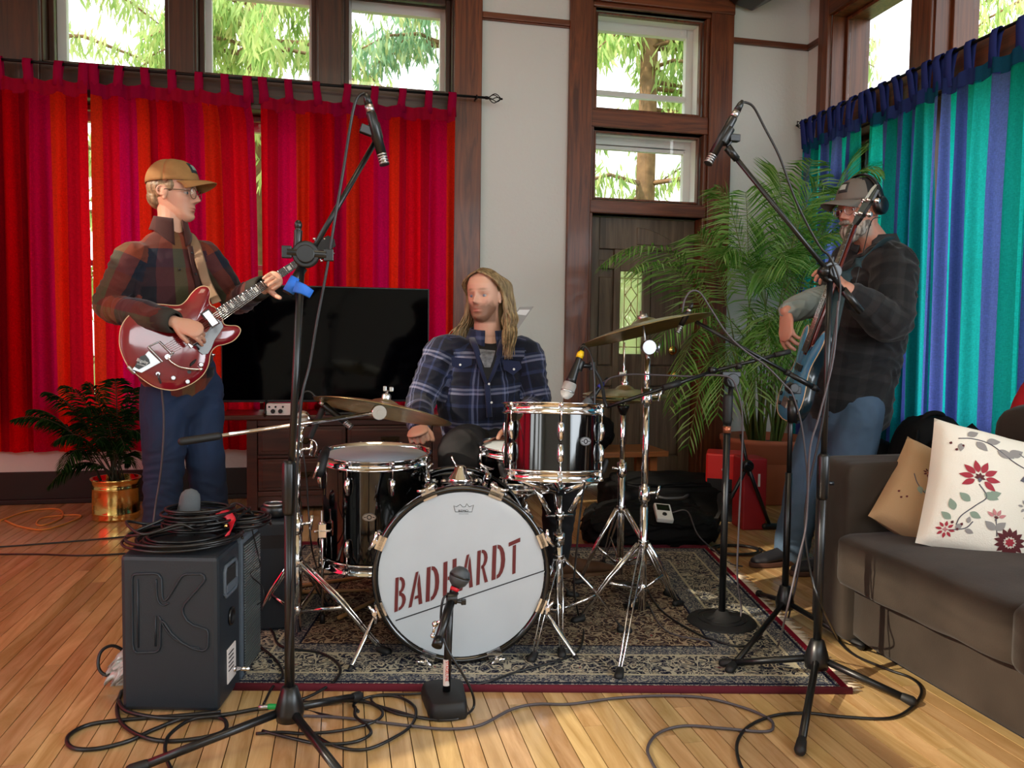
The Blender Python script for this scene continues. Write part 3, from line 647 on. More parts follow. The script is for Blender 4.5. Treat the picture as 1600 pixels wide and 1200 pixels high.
MB().b2((-.10, 4.76, z0), (.36, 4.79, z0+.045)).b2((-.10, 4.74, z0), (.36, 4.76, z0+.012)).build('case', BLK, t, bev=.003); MB().b2((-.06, 4.755, z0+.014), (.32, 4.759, z0+.038)).build('front_glass', mat('gloss_black', '050505', .05), t)
MB().tube([(-.60, 5.2, .62), (-.62, 5.15, .5), (-.55, 5.18, .3), (-.58, 5.2, .1), (-.56, 5.2, .01)], .004).build('wall_wire', CABLE, base=(-.58, 5.2, 0), **tags('thin black power cord hanging down the wall left of the dresser', 'cord'))

# ---------------------------------------------------------------- potted fern in a brass pot
pc = V(-1.255, 4.80, 0); PR = .125
t = thing('potted_fern', 'dark green feathery fern in a hammered brass pot under the red curtains', 'plant', pc)
prof = [(PR*.98, 0), (PR, .012), (PR*.99, .03), (PR*1.01, .036), (PR*.99, .042), (PR*.99, .17), (PR*1.02, .178), (PR*.99, .186), (PR*1.0, .215), (PR*1.05, .222), (PR*1.05, .232), (PR*.96, .232), (PR*.96, .19), (0, .19)]
MB().lathe(prof, pc, seg=40).build('pot', BRS, t)
MB().lathe([(PR*.94, .19), (0, .205)], pc, seg=24, caps=False).build('soil', mat('soil', '1c140e', .95, var=.3, vscale=40), t)
FERN = leafmat('fern_leaf', '10240f', '22401c', '34502a'); STEM = mat('fern_stem', '2c2a16', .7)
def frond(root, tip, droop, st, lf, npin, plen, pw, hang=.3, seed=0, curl=0, twist=0):
    rs = np.random.RandomState(seed); root, tip = Vector(root), Vector(tip); n = 14; P_ = []
    up = V(0, 0, 1)
    for i in range(n+1):
        s = i/n; P_.append(root.lerp(tip, s)+up*(droop*4*s*(1-s)))
    st.loft(P_, [(.0035*(1-.8*i/n)+.0008) for i in range(n+1)], 5)
    hor = (tip-root); hor.z = 0; hor = hor.normalized() if hor.length > 1e-3 else V(1, 0, 0); sd = V(-hor.y, hor.x, 0)
    if twist: sd = Matrix.Rotation(twist, 3, hor) @ sd
    for i in range(npin):
        s = .22+.78*(i+.5)/npin; j = min(int(s*n), n-1); p = P_[j].lerp(P_[j+1], s*n-j); tg = (P_[j+1]-P_[j]).normalized()
        L_ = plen*math.sin(PI*(.12+.85*((s-.22)/.78)))**.6
        for q in (-1, 1):
            d = (sd*q*1.0+tg*(.75+.3*rs.rand())-V(0, 0, hang*(.5+rs.rand()))).normalized(); d2 = (d-V(0, 0, hang*1.1)).normalized()
            a = p; b = p+d*L_*.5; c = b+d2*L_*.5; w = tg.cross(d).cross(d).normalized()*pw
            lf.add([a-w*.3, a+w*.3, b-w, b+w, c], [(0, 1, 3, 2), (2, 3, 4)], False)
st, rs = MB(), np.random.RandomState(2)
tips = [(20, 655, 4.55), (45, 640, 4.7), (70, 612, 4.75), (100, 602, 4.9), (140, 598, 4.8), (180, 592, 4.7), (215, 605, 4.75), (225, 640, 4.8), (220, 680, 4.7), (85, 690, 4.55), (95, 735, 4.5), (195, 700, 4.5), (130, 640, 4.55), (160, 650, 4.5), (110, 665, 4.9), (205, 725, 4.9), (75, 760, 4.6), (150, 690, 4.4), (60, 660, 4.9), (185, 640, 4.9)]
for i, (px, py, yy) in enumerate(tips):
    tip = Y(px, py, yy); lf = MB(); r0 = pc+V(rs.normal(0, .03), rs.normal(0, .03), .2)
    frond(r0, tip, .10+.06*rs.rand(), st, lf, 44, .13, .0048, hang=.5, seed=i); lf.build('frond', FERN, t, fixn=False)
st.build('stems', STEM, t, fixn=False, kind='stuff')
OR = mat('orange_cable', 'd08a3c', .45)
pts = [F(0, 815), F(45, 800), (F(90, 797)), F(97, 810), F(70, 822), F(57, 820), F(70, 810), F(120, 806), F(122, 812), F(70, 829), F(30, 824), F(8, 815)]
MB().tube([p+V(0, 0, .006) for p in pts], .005, sub=8).build('extension_cord', OR, base=F(60, 820), **tags('orange extension cord looped on the floor by the brass pot', 'cord'))
k = MB().tube([F(-20, 856, .004), F(100, 847, .004), F(200, 838, .004), F(260, 832, .004)], .0042).build('floor_cable', CABLE, base=F(100, 847), **tags('black cable running straight across the floor in front of the brass pot', 'cable'))
k = MB().tube([F(-20, 866, .004), F(60, 866, .004), F(130, 868, .004), F(210, 864, .004), F(260, 860, .004)], .0042).build('floor_cable', CABLE, base=F(60, 866), **tags('second black floor cable, nearer the camera than the other straight one', 'cable'))

# ---------------------------------------------------------------- palm in a terracotta pot
tc0 = V(2.74, 4.72, 0); t = thing('potted_palm', 'tall arching palm in a terracotta pot in front of the door casing', 'plant', tc0)
TER = mat('terracotta', 'b4694a', .75, var=.08, vscale=6)
MB().lathe([(.19, 0), (.20, .01), (.25, .27), (.252, .275), (.262, .28), (.285, .39), (.292, .395), (.292, .425), (.272, .425), (.262, .37), (0, .37)], tc0, seg=40).build('pot', TER, t)
MB().lathe([(.262, .37), (0, .39)], tc0, seg=24, caps=False).build('soil', mat('soil_dark', '1a120c', .95, var=.3, vscale=40), t)
PALM = leafmat('palm_leaf', '467c30', '88ba5c', 'accf88'); PST = mat('palm_stem', '6a7a3a', .6)
PT = [  # tip px, py, depth, droop
 (938, 415, 4.45, .55), (985, 420, 4.2, .42), (1020, 545, 4.3, .5), (1120, 295, 4.7, .35), (1090, 365, 4.6, .2), (1215, 268, 4.5, .3), (1165, 300, 4.6, .25),
 (1375, 262, 4.3, .5), (1388, 330, 4.5, .45), (1400, 620, 4.4, .5), (1255, 330, 4.8, .3), (1230, 420, 4.2, .4), (1045, 640, 4.3, .6),
 (1120, 650, 4.05, .55), (1180, 640, 4.0, .55), (1225, 560, 4.0, .5), (1280, 420, 4.3, .4), (1300, 330, 4.9, .35), (1195, 370, 4.9, .2),
 (1330, 480, 4.6, .45), (1310, 560, 4.2, .5), (1140, 560, 5.0, .35), (1270, 250, 4.9, .3), (1200, 520, 4.1, .45), (1250, 600, 4.3, .5), (1290, 290, 4.2, .45), (1335, 245, 4.6, .35), (1350, 400, 4.2, .5), (1075, 700, 4.3, .6), (1210, 600, 3.9, .5), (1265, 520, 3.95, .5), (1130, 400, 4.4, .35), (1195, 450, 4.5, .4)]
stm = MB()
for i, (px, py, yy, dr_) in enumerate(PT):
    tip = Y(px, py, yy); a = rs.rand()*6.28; base = tc0+V(.10*math.cos(a), .08*math.sin(a), .38)
    lf = MB(); L_ = (tip-base).length
    fork = tc0+V(.12*math.cos(a)*1.5, .1*math.sin(a), .75+.35*rs.rand()); fork = fork.lerp(tip, .18)
    stm.loft([base, base.lerp(fork, .5)+V(0, 0, .02), fork], [.009, .008, .006], 6)
    frond(fork, tip, dr_*.62, stm, lf, int(18+L_*15), .28+.05*(px > 1080), .0052, hang=.36, seed=100+i, twist=rs.normal(0, .4)); lf.build('frond', PALM, t, fixn=False)
stm.build('stems', PST, t, fixn=False, kind='stuff')

# ---------------------------------------------------------------- sofa, cushions, things behind it
def suede():
    m = mat('taupe_suede', '39312a', .95, var=.25, vscale=5, bump=.08, bscale=200, sheen=.08, spec=.15); return m
SUE = suede()
def cushion(k, c, d, R=None, puff=.02, n=14, pw=4.0, wr=.004, seed=0):
    hx, hy, hz = d[0]/2, d[1]/2, d[2]/2; vs, fs = [], []; idx = {}
    def P_(x, y, z):
        key = (round(x, 5), round(y, 5), round(z, 5))
        if key in idx: return idx[key]
        # superellipsoid-like rounding of a cube
        l = (abs(x)**pw*1+abs(y)**pw+abs(z)**pw)**(1/pw); m = max(abs(x), abs(y), abs(z)); f = m/l
        q = Vector((x*f*1.05*hx, y*f*1.05*hy, z*f*1.05*hz))
        b = (1-x*x)*(1-y*y); q.z += math.copysign(puff*b, z) if abs(z) > .99 else 0
        q += V(1, 1, 1)*wr*mnoise.noise(Vector((x*3+seed, y*3, z*3)))
        p = (R @ q if R else q)+Vector(c); idx[key] = len(vs); vs.append(p); return idx[key]
    g = [-1+2*i/n for i in range(n+1)]
    for i in range(n):
        for j in range(n):
            a, b, c_, d_ = g[i], g[i+1], g[j], g[j+1]
            for s in (-1, 1):
                fs.append((P_(a, c_, s), P_(b, c_, s), P_(b, d_, s), P_(a, d_, s))); fs.append((P_(a, s, c_), P_(b, s, c_), P_(b, s, d_), P_(a, s, d_))); fs.append((P_(s, a, c_), P_(s, b, c_), P_(s, b, d_), P_(s, a, d_)))
    return k.add(vs, fs, True)
t = thing('sofa', 'taupe suede sofa at the right edge with its arm towards the bassist', 'sofa', (2.2, 1.5, 0))
o = MB(); cushion(o, (2.14, 1.40, .135), (.86, 1.92, .20), pw=16, puff=0, wr=.002); o.build('base', SUE, t)
MB().b2((1.76, .5, 0), (2.5, 2.28, .04)).build('plinth', BLKM, t)
for (c, d) in (((2.19, 2.425, .325), (1.0, .19, .59)), ((2.19, .42, .325), (1.0, .19, .59))):
    o = MB(); cushion(o, c, d, pw=22, puff=.004, wr=.003, n=30); o.build('arm', SUE, t)
o = MB(); cushion(o, (1.99, 1.965, .315), (.72, .73, .165), pw=12, puff=.018, wr=.005, n=20); o.build('seat_cushion', SUE, t)
o = MB(); cushion(o, (1.965, 1.225, .33), (.76, .72, .17), pw=10, puff=.022, wr=.005, n=20, seed=4); o.build('seat_cushion', SUE, t)
o = MB(); cushion(o, (2.64, 1.45, .40), (.18, 2.0, .74), pw=11, puff=0); o.build('back_frame', SUE, t)
for i, yy in enumerate((2.12, 1.42)):
    o = MB(); cushion(o, (2.46, yy, .60), (.22, .68, .46), Matrix.Rotation(-.12, 3, 'Y'), pw=5, puff=.0, wr=.01, seed=i); o.build('back_cushion', SUE, t)
def pillowmat(name, base):
    return mat(name, base, .85, bump=.15, bscale=260)
PIL = pillowmat('cream_linen', 'e2ddd0'); PIL2 = pillowmat('beige_linen', 'a88a66')
EMB = {c: mat('embroidery_'+n, c, .75) for n, c in (('crimson', '9a2434'), ('maroon', '521018'), ('sage', '7e9080'), ('grey', '8a8684'), ('slate', '54525e'), ('rose', 'b8787a'))}
def pillow(name, label, c, w, R, m, motifs, seed):
    t = thing(name, label, 'cushion', c); k = MB(); n = 30; th = .085; c = Vector(c)
    def S(u, v, s):
        x, y = u*2-1, v*2-1; e = max(0, (1-x**2))**.5*max(0, (1-y**2))**.5
        pin = 1-.07*(1-abs(x*y))*(abs(x)**3+abs(y)**3)/1.4
        wr_ = .006*mnoise.noise(V(x*3+seed, y*3, s))*(1-abs(x*y))
        return c+R @ V(x*w/2*pin, y*w/2*pin, s*(th*e**.75+wr_*e))
    for s in (-1, 1): k.grid(lambda a, b: S(a, b, s), n, n)
    k.build('pillow_cover', m, t, fixn=False)
    # embroidery: thin raised petals following the front surface
    by = {}
    def petal(u, v, L_, wd, a, col):
        kk = by.setdefault(col, MB()); N_ = 8; pts = []
        for i in range(N_+1): s_ = i/N_; pts.append((s_*L_, wd*math.sin(PI*s_**.8)))
        for i in range(N_-1, 0, -1): s_ = i/N_; pts.append((s_*L_, -wd*math.sin(PI*s_**.8)))
        ca, sa = math.cos(a), math.sin(a); q = []
        for (x, y) in pts: uu, vv = u+x*ca-y*sa, v+x*sa+y*ca; q.append(S(min(max(uu, .01), .99), min(max(vv, .01), .99), 1)+R @ V(0, 0, .0018))
        cc = S(u+L_/2*ca, v+L_/2*sa, 1)+R @ V(0, 0, .0024); n_ = len(q); kk.add(q+[cc], [(i, (i+1) % n_, n_) for i in range(n_)], True)
    def stemc(pts, col, r=.0016):
        by.setdefault(col, MB()).tube([S(u, v, 1)+R @ V(0, 0, .001) for u, v in pts], r, 5, 5)
    for mo in motifs: mo(petal, stemc)
    nm = {'9a2434': 'crimson_flower', '521018': 'maroon_flower', '7e9080': 'sage_leaf', '8a8684': 'grey_leaf', '54525e': 'slate_leaf', 'b8787a': 'rose_flower'}
    for col, kk in by.items(): kk.build(nm[col], EMB[col], t, fixn=False, kind='stuff')
def flower(u, v, r, col, col2, n=12):
    def f(petal, st):
        for i in range(n): petal(u+r*.35*math.cos(i*2*PI/n), v+r*.35*math.sin(i*2*PI/n), r*.7, r*.17, i*2*PI/n, col)
        for i in range(n//2): petal(u, v, r*.34, r*.11, i*4*PI/n+.2, col2)
    return f
def fan(u, v, r, a0, a1, col, n=7):
    def f(petal, st):
        for i in range(n):
            a = a0+(a1-a0)*i/(n-1); petal(u+r*.3*math.cos(a), v+r*.3*math.sin(a), r*.75, r*.17, a, col)
        for i in range(5): a = a0+(a1-a0)*(i+.5)/5; petal(u, v, r*.3, r*.08, a, '521018')
        petal(u, v, -r*.3, r*.1, (a0+a1)/2, '54525e')
    return f
def sprig(pts, leaves, berries, col='7e9080'):
    def f(petal, st):
        st(pts, '54525e')
        for (u, v, L_, a) in leaves: petal(u, v, L_, L_*.3, a, col)
        for (u, v) in berries: petal(u-.012, v, .026, .010, 1.2, '521018')
    return f
# front pillow: corners from the picture -> world frame
A = V(1.835, 2.06, .345); 
Rf = (Matrix.Rotation(math.radians(-18), 3, 'Z') @ Matrix.Rotation(math.radians(66), 3, 'X') @ Matrix.Rotation(math.radians(-15), 3, 'Z'))
mot = [fan(.30, .55, .13, math.radians(-35), math.radians(215), '9a2434', 8), flower(.56, .14, .10, '521018', '9a2434', 14),
 sprig([(.30, .50), (.36, .42), (.30, .34), (.22, .24), (.20, .17)], [(.34, .44, .10, -.2), (.37, .43, .09, .5), (.26, .36, .09, 2.6), (.17, .27, .09, 2.0), (.16, .20, .08, 2.6), (.27, .28, .08, -.3)], [(.18, .17), (.22, .13), (.24, .17)]),
 sprig([(.14, .84), (.24, .86), (.36, .84), (.5, .74), (.6, .70)], [(.2, .88, .09, .6), (.26, .84, .10, -.7), (.33, .86, .1, .3), (.4, .8, .12, -.3), (.48, .78, .12, .6), (.16, .8, .07, -1.6)], [(.1, .78), (.14, .73), (.18, .77)], '8a8684'),
 sprig([(.55, .82), (.66, .74), (.7, .62)], [(.62, .78, .13, .5), (.64, .7, .13, -.8), (.68, .66, .13, 3.6), (.72, .72, .12, .1)], [], '54525e'),
 flower(.14, .12, .06, '9a2434', 'b8787a', 8), sprig([(.16, .12), (.26, .16), (.3, .22)], [(.2, .14, .06, .9), (.26, .15, .06, -.2), (.27, .2, .05, 1.5)], [], '8a8684'),
 fan(.44, .28, .07, .6, 2.6, 'b8787a', 4), sprig([(.44, .28), (.47, .16)], [(.45, .2, .09, .9), (.45, .2, .09, 2.6)], [], '8a8684'),
 flower(.62, .42, .05, '8a8684', '54525e', 6), flower(.74, .38, .05, '8a8684', '54525e', 6), flower(.66, .34, .045, '8a8684', '54525e', 6), flower(.9, .55, .09, '521018', '9a2434', 12), sprig([(.8, .14), (.9, .2), (.95, .3)], [(.84, .16, .09, 1.2), (.9, .2, .09, -.2)], [(.94, .32)]), fan(.8, .72, .09, .2, 3.0, '9a2434', 6)]
fc = Y(1556, 778, 2.07)
pillow('cushion', 'large cream cushion embroidered with red and grey flowers, leaning in front', fc, .425, Rf, PIL, mot, 1)
Rb = (Matrix.Rotation(math.radians(-8), 3, 'Z') @ Matrix.Rotation(math.radians(62), 3, 'X') @ Matrix.Rotation(math.radians(-36), 3, 'Z'))
mot2 = [sprig([(.14, .55), (.2, .46), (.3, .4), (.38, .42)], [(.22, .44, .08, -.9), (.28, .4, .07, .9)], [(.1, .3), (.14, .25), (.18, .28)]), flower(.4, .75, .05, '8a8684', '54525e', 6), flower(.25, .62, .05, '521018', '9a2434', 8)]
pillow('cushion', 'smaller beige embroidered cushion half hidden behind the cream one', Y(1462, 788, 2.26)+V(.0, 0, .0), .35, Rb, PIL2, mot2, 7)
a, b = Y(1392, 712, 2.55), Y(1478, 716, 2.45)
MB().b2((2.0, 2.36, .622), (2.28, 2.52, .634)).build('paper_stack', WHT, base=(2.1, 2.45, .622), **tags('thin white sheaf of paper lying on the sofa arm beside the cushion', 'paper'))
k = MB(); cushion(k, (2.86, 2.70, .62), (.22, .34, .62), Matrix.Rotation(.2, 3, 'Y'), pw=3, wr=.02); k.build('red_blanket', mat('red_fleece', 'c01424', .9), base=(2.86, 2.7, .4), **tags('bright red blanket bunched behind the sofa at the right edge', 'blanket'))
# backpack standing behind the arm
bc = Y(1452, 712, 3.05); bc.z = 0
t = thing('backpack', 'black rucksack standing behind the sofa arm under the blue curtain', 'backpack', bc)
BP = mat('black_nylon', '050506', .8, bump=.1, bscale=150, spec=.2); BPT = mat('bag_trim', '2a2b2e', .5)
k = MB(); cushion(k, bc+V(0, 0, .35), (.34, .24, .68), pw=3.2, wr=.015, n=16); k.build('bag', BP, t)
k = MB(); cushion(k, bc+V(-.02, -.13, .40), (.24, .08, .42), pw=3.5, wr=.008); k.build('front_pocket', BP, t)
for dx_ in (-.03, .0): MB().tube([bc+V(dx_, -.178, .30), bc+V(dx_-.005, -.178, .45), bc+V(dx_-.02, -.165, .58)], .0035, 6).build('zip_piping', BPT, t)
MB().tube([bc+V(.06, -.02, .68), bc+V(.02, -.04, .73), bc+V(-.05, -.04, .73), bc+V(-.09, -.02, .67)], .012, 8).build('grab_handle', BP, t)
MB().loft(crom([bc+V(.10, -.10, .68), bc+V(.15, -.17, .58), bc+V(.13, -.19, .44), bc+V(.10, -.16, .32)]), [(.028, .008)]*19, 8).build('shoulder_strap', BP, t)
MB().loft(crom([bc+V(-.13, -.08, .66), bc+V(-.19, -.14, .55), bc+V(-.18, -.15, .42)]), [(.026, .008)]*13, 8).build('shoulder_strap', BP, t)
b2 = Y(1372, 712, 3.25); b2.z = 0; k = MB(); cushion(k, b2+V(0, 0, .28), (.22, .2, .55), pw=2.6, wr=.015); o = k.build('soft_bag', BP, base=b2, **tags('smaller dark bag slumped against the left side of the rucksack', 'bag'))

# ---------------------------------------------------------------- bench, bag, amps, cases on the right
BW = wood('pine_bench', '7c4a24', 'a86a38', 0, 14, .4)
t = thing('bench', 'low pine bench end with a black bag on it behind the drums', 'bench', (1.75, 4.9, 0))
MB().b2((.86, 4.72, .30), (2.06, 5.08, .335)).build('seat', BW, t, bev=.004)
for xx in (.92, 1.95):
    for yy in (4.76, 5.0): MB().b2((xx, yy, 0), (xx+.05, yy+.05, .30)).build('leg', BW, t, bev=.003)
k = MB(); cushion(k, (1.50, 4.86, .45), (.42, .26, .22), pw=3, wr=.02, n=16); o = k.build('camera_bag', BP, base=(1.5, 4.86, .336), **tags('rounded black bag lying on the pine bench', 'bag'))
MB().loft(crom([(1.32, 4.80, .50), (1.42, 4.74, .59), (1.56, 4.74, .60), (1.66, 4.80, .52)]), [(.018, .005)]*19, 8).build('strap', BPT, o)
bx0 = V(2.02, 3.98, 0)
t = thing('instrument_case', 'big black soft case standing flat on the floor beside the red amplifier', 'case', bx0)
k = MB(); cushion(k, (1.90, 4.38, .105), (.74, .40, .20), pw=7, wr=.012, n=16); k.build('case_body', BP, t)
k = MB(); cushion(k, (1.92, 4.38, .215), (.66, .36, .04), Matrix.Rotation(.03, 3, 'Y'), pw=5, wr=.012, n=14); k.build('lid', BP, t)
MB().tube([(1.75, 4.18, .16), (1.80, 4.15, .15), (1.90, 4.15, .15), (1.95, 4.18, .16)], .009).build('handle', BPT, t)
t = thing('gig_bag', 'open black gig bag on the rug edge with a small white device on top', 'bag', (1.6, 3.72, 0))
k = MB(); cushion(k, (1.56, 3.80, .075), (.66, .30, .15), Matrix.Rotation(-.15, 3, 'Z'), pw=4, wr=.03, n=18); k.build('bag', BP, t)
k = MB(); cushion(k, (1.58, 3.95, .12), (.60, .16, .09), Matrix.Rotation(-.15, 3, 'Z'), pw=3, wr=.03, n=14); k.build('flap', BP, t)
a = Y(1036, 820, 3.68); a.z = .155
t = thing('recorder', 'small white handheld device with a black screen lying on the gig bag', 'device', a)
Rr = Matrix.Rotation(math.radians(25), 3, 'X') @ Matrix.Rotation(math.radians(-12), 3, 'Z')
MB().box(a+V(0, 0, .02), (.085, .13, .028), Rr).build('case', WHT, t, bev=.006)
MB().box(a+V(0, 0, .02)+Rr @ V(0, .028, .0145), (.065, .048, .002), Rr).build('screen', mat('lcd', '0c0e10', .15), t)
MB().lathe([(.012, 0), (.010, .006)], a+V(0, 0, .02)+Rr @ V(0, -.028, .014), Rr @ V(0, 0, 1), 16).build('button', BLK, t)
MB().tube([a+V(.04, 0, .02), a+V(.12, -.02, .03), F(1090, 835, .10), F(1118, 862, .02), F(1140, 880, .006), F(1160, 885, .006)], .0035).build('thin_lead', CABLEG, base=a, **tags('thin white and black lead running from the white device to the coil on the floor', 'cable'))
a2 = Y(1008, 815, 3.9)
t = thing('power_adapter', 'small white plug box lying left of the white handheld device', 'adapter', a2-V(0, 0, .03)); MB().box(a2-V(0, 0, .0), (.07, .05, .04), Matrix.Rotation(.3, 3, 'Z')).build('case', WHT, t, bev=.005); MB().box(a2+V(.0, 0, .024), (.03, .02, .01)).build('plug', BLK, t)
# two red amplifiers
RAMP = mat('red_tolex', 'dc2420', .45, bump=.05, bscale=300)
A0 = F(1165, 812); rz = Matrix.Rotation(math.radians(-28), 3, 'Z')
t = thing('red_amplifier', 'upright bright red amplifier head case tilted beside the terracotta pot', 'amplifier', (2.22, 4.28, 0))
c = V(2.22, 4.26, .285); MB().box(c, (.22, .22, .22), rz).build('cabinet', RAMP, t, bev=.012)
MB().box(c+rz @ V(-.03, -.112, -.07), (.14, .006, .07), rz).build('control_panel', BLK, t); MB().box(c+rz @ V(0, -.113, .02), (.04, .004, .010), rz).build('badge', WHT, t)
MB().box(V(2.22, 4.26, .087), (.24, .24, .17), rz).build('lower_case', BLKM, t, bev=.01)
t = thing('red_case', 'dark red narrow equipment case standing on the floor in front of the plant pot', 'case', (2.33, 4.12, 0))
c = V(2.245, 4.02, .20); rz2 = Matrix.Rotation(math.radians(-6), 3, 'Z'); MB().box(c, (.135, .16, .40), rz2).build('cabinet', mat('dark_red_tolex', '9a1822', .55), t, bev=.008)
MB().box(c+rz2 @ V(.02, -.082, .08), (.012, .004, .07), rz2).build('badge', WHT, t)
k = MB(); 
for kx in (-.05, .05): k.box(c+rz2 @ V(kx, -.04, -.195), (.03, .03, .012), rz2)
# guitar stand
def guitarstand(top, feet, label):
    top = Vector(top); t = thing('guitar_stand', label, 'instrument stand', (top.x, top.y, 0))
    MB().lathe([(.028, -.02), (.034, 0), (.028, .02)], top, (0, 1, 0), 20).box(top+V(0, -.022, 0), (.05, .008, .014), Matrix.Rotation(.6, 3, 'Y')).build('hub', BLK, t, bev=.003)
    for f in feet:
        f = Vector(f); d = (f-top); MB().loft([top, f+V(0, 0, .03)], [.011, .010], 10).build('leg', BLK, t); fd = V(d.x, d.y-.06, 0).normalized()
        MB().loft([f+V(0, 0, .022)-fd*.03, f+V(0, 0, .018)+fd*.05], [.018, .017], 10, round_=True).build('foot_pad', RUB, t)
    MB().cyl(top, top+V(0, .08, .16), .009).build('neck_post', BLK, t)
    return t
g0 = Y(1168, 728, 3.85); guitarstand(g0, [F(1118, 832), F(1202, 828), F(1180, 800)], 'black folding guitar stand standing in front of the red cases')
# easel clip and paper on the wall behind the drummer
t = thing('music_stand', 'wooden easel holding a printed sheet behind the drummer', 'music stand', Y(832, 700, 4.6))
ew = Y(832, 545, 4.6); p1, p2, p3, p4 = Y(806, 478, 4.6), Y(834, 479, 4.6), Y(800, 520, 4.6), Y(812, 512, 4.6)
MB().b2(ew+V(-.06, -.0, -.01), ew+V(.05, .03, .012)).b2(ew+V(-.02, 0, -.06), ew+V(.02, .03, .0)).build('ledge', BW, t, bev=.003)
MB().cyl(ew+V(-.01, .02, -.01), V(ew.x-.04, ew.y+.06, 0), .012).cyl(ew+V(-.03, .02, -.01), V(ew.x-.28, ew.y+.02, 0), .012).cyl(ew+V(.0, .02, -.01), V(ew.x+.2, ew.y+.02, 0), .012).build('easel_leg', BW, t)
q1, q2, q3, q4 = Y(812, 480, 4.6), Y(834, 479, 4.6), Y(803, 518, 4.6), Y(795, 512, 4.6)
sh = [q1, q2, Y(805, 520, 4.6), Y(786, 512, 4.6)]
MB().prism(sh, .004, (0, 1, 0)).build('sheet', mat('printed_sheet', '9a9894', .6), t)
MB().prism([q1.lerp(sh[3], .12)+V(.01, -.002, 0), q2.lerp(sh[2], .12)+V(-.01, -.002, 0), q2.lerp(sh[2], .34)+V(-.01, -.002, 0), q1.lerp(sh[3], .34)+V(.01, -.002, 0)], .001, (0, 1, 0)).build('printed_header', WHT, t)
# coil of cable on the floor near the guitar stand
def coil(k, c, r, n, rr, h=.004, sx=1, seed=0, wob=.12):
    rs = np.random.RandomState(seed); pts = []; c = Vector(c)
    for i in range(n*14+1):
        a = 2*PI*i/14; q = r*(1+wob*math.sin(a*.37+seed)+rs.normal(0, .015)); pts.append(c+V(q*math.cos(a)*sx, q*math.sin(a), h*(1+i/14*.9)+rr))
    return k.tube(pts, rr, 6, 3)
coil(MB(), F(1150, 862), .09, 5, .0035, sx=1.3, seed=3, h=.002).build('cable_coil', CABLE, base=F(1150, 862), **tags('flat coil of thin black cable on the floor in front of the guitar stand', 'cable'))
# ================================================================ drum kit
SHELL = mat('black_lacquer_shell', '060607', .07, coat=.6); HEADW = mat('coated_head', 'b4bcc3', .5, var=.03, vscale=8); HEADS = mat('clear_head', '9a9fa4', .2)
LACQ = mat('hoop_black', '0a0a0b', .12, coat=.5)
INK = mat('maroon_print', '5e1a1c', .6); INKB = mat('black_print', '1a1a1e', .6)
CYM = None
def cymmat():
    m, t, p, out = newmat('cymbal_bronze'); N = t.nodes.new; L = t.links.new
    p.inputs['Metallic'].default_value = 1; p.inputs['Roughness'].default_value = .30
    tcn = N('ShaderNodeTexCoord'); ln_ = N('ShaderNodeVectorMath'); ln_.operation = 'LENGTH'; L(tcn.outputs['UV'], ln_.inputs[0])
    uv = N('ShaderNodeUVMap'); uv.uv_map = 'UVMap'; s = N('ShaderNodeSeparateXYZ'); L(uv.outputs[0], s.inputs[0])
    w = N('ShaderNodeMath'); w.operation = 'MULTIPLY'; w.inputs[1].default_value = 900; L(s.outputs[0], w.inputs[0]); sn = N('ShaderNodeMath'); sn.operation = 'SINE'; L(w.outputs[0], sn.inputs[0])
    b = N('ShaderNodeBump'); b.inputs['Strength'].default_value = .15; b.inputs['Distance'].default_value = .001; L(sn.outputs[0], b.inputs['Height']); L(b.outputs[0], p.inputs['Normal'])
    n = N('ShaderNodeTexNoise'); n.inputs['Scale'].default_value = 7; n.inputs['Detail'].default_value = 6; r = cramp(t, [(.3, '857a5c'), (.55, 'b8a878'), (.75, '98896a')], 'LINEAR'); L(tcn.outputs['Object'], n.inputs[0]); L(n.outputs[0], r.inputs[0]); L(r.outputs[0], p.inputs['Base Color'])
    return m
CYM = cymmat()
def frame(ax, up=None):
    ax = Vector(ax).normalized(); up = Vector(up) if up is not None else (V(0, 0, 1) if abs(ax.z) < .9 else V(0, 1, 0))
    x = up.cross(ax).normalized(); y = ax.cross(x); return x, y, ax
def badge(t, c, nrm, up, r=.024):
    x, y, z = frame(nrm, up); k = MB(); c = Vector(c)
    poly = [c+x*(r*math.cos(a))+y*(r*.58*math.sin(a)) for a in np.linspace(0, 2*PI, 25)[:-1]]; k.prism(poly, .003, z); k.build('badge', CHRD, t)
    k = MB(); k.torus(c+z*.0035, z, r*.3, r*.07, 16, 6)
    for s in (-1, 1): k.box(c+z*.003+x*s*r*.62, (r*.3, r*.12, .001), Matrix((x, y, z)).transposed())
    poly = [c+z*.003+x*(r*.93*math.cos(a))+y*(r*.52*math.sin(a)) for a in np.linspace(0, 2*PI, 25)]
    k.loft(poly, .0008, 5); k.build('badge_print', INKB, t)
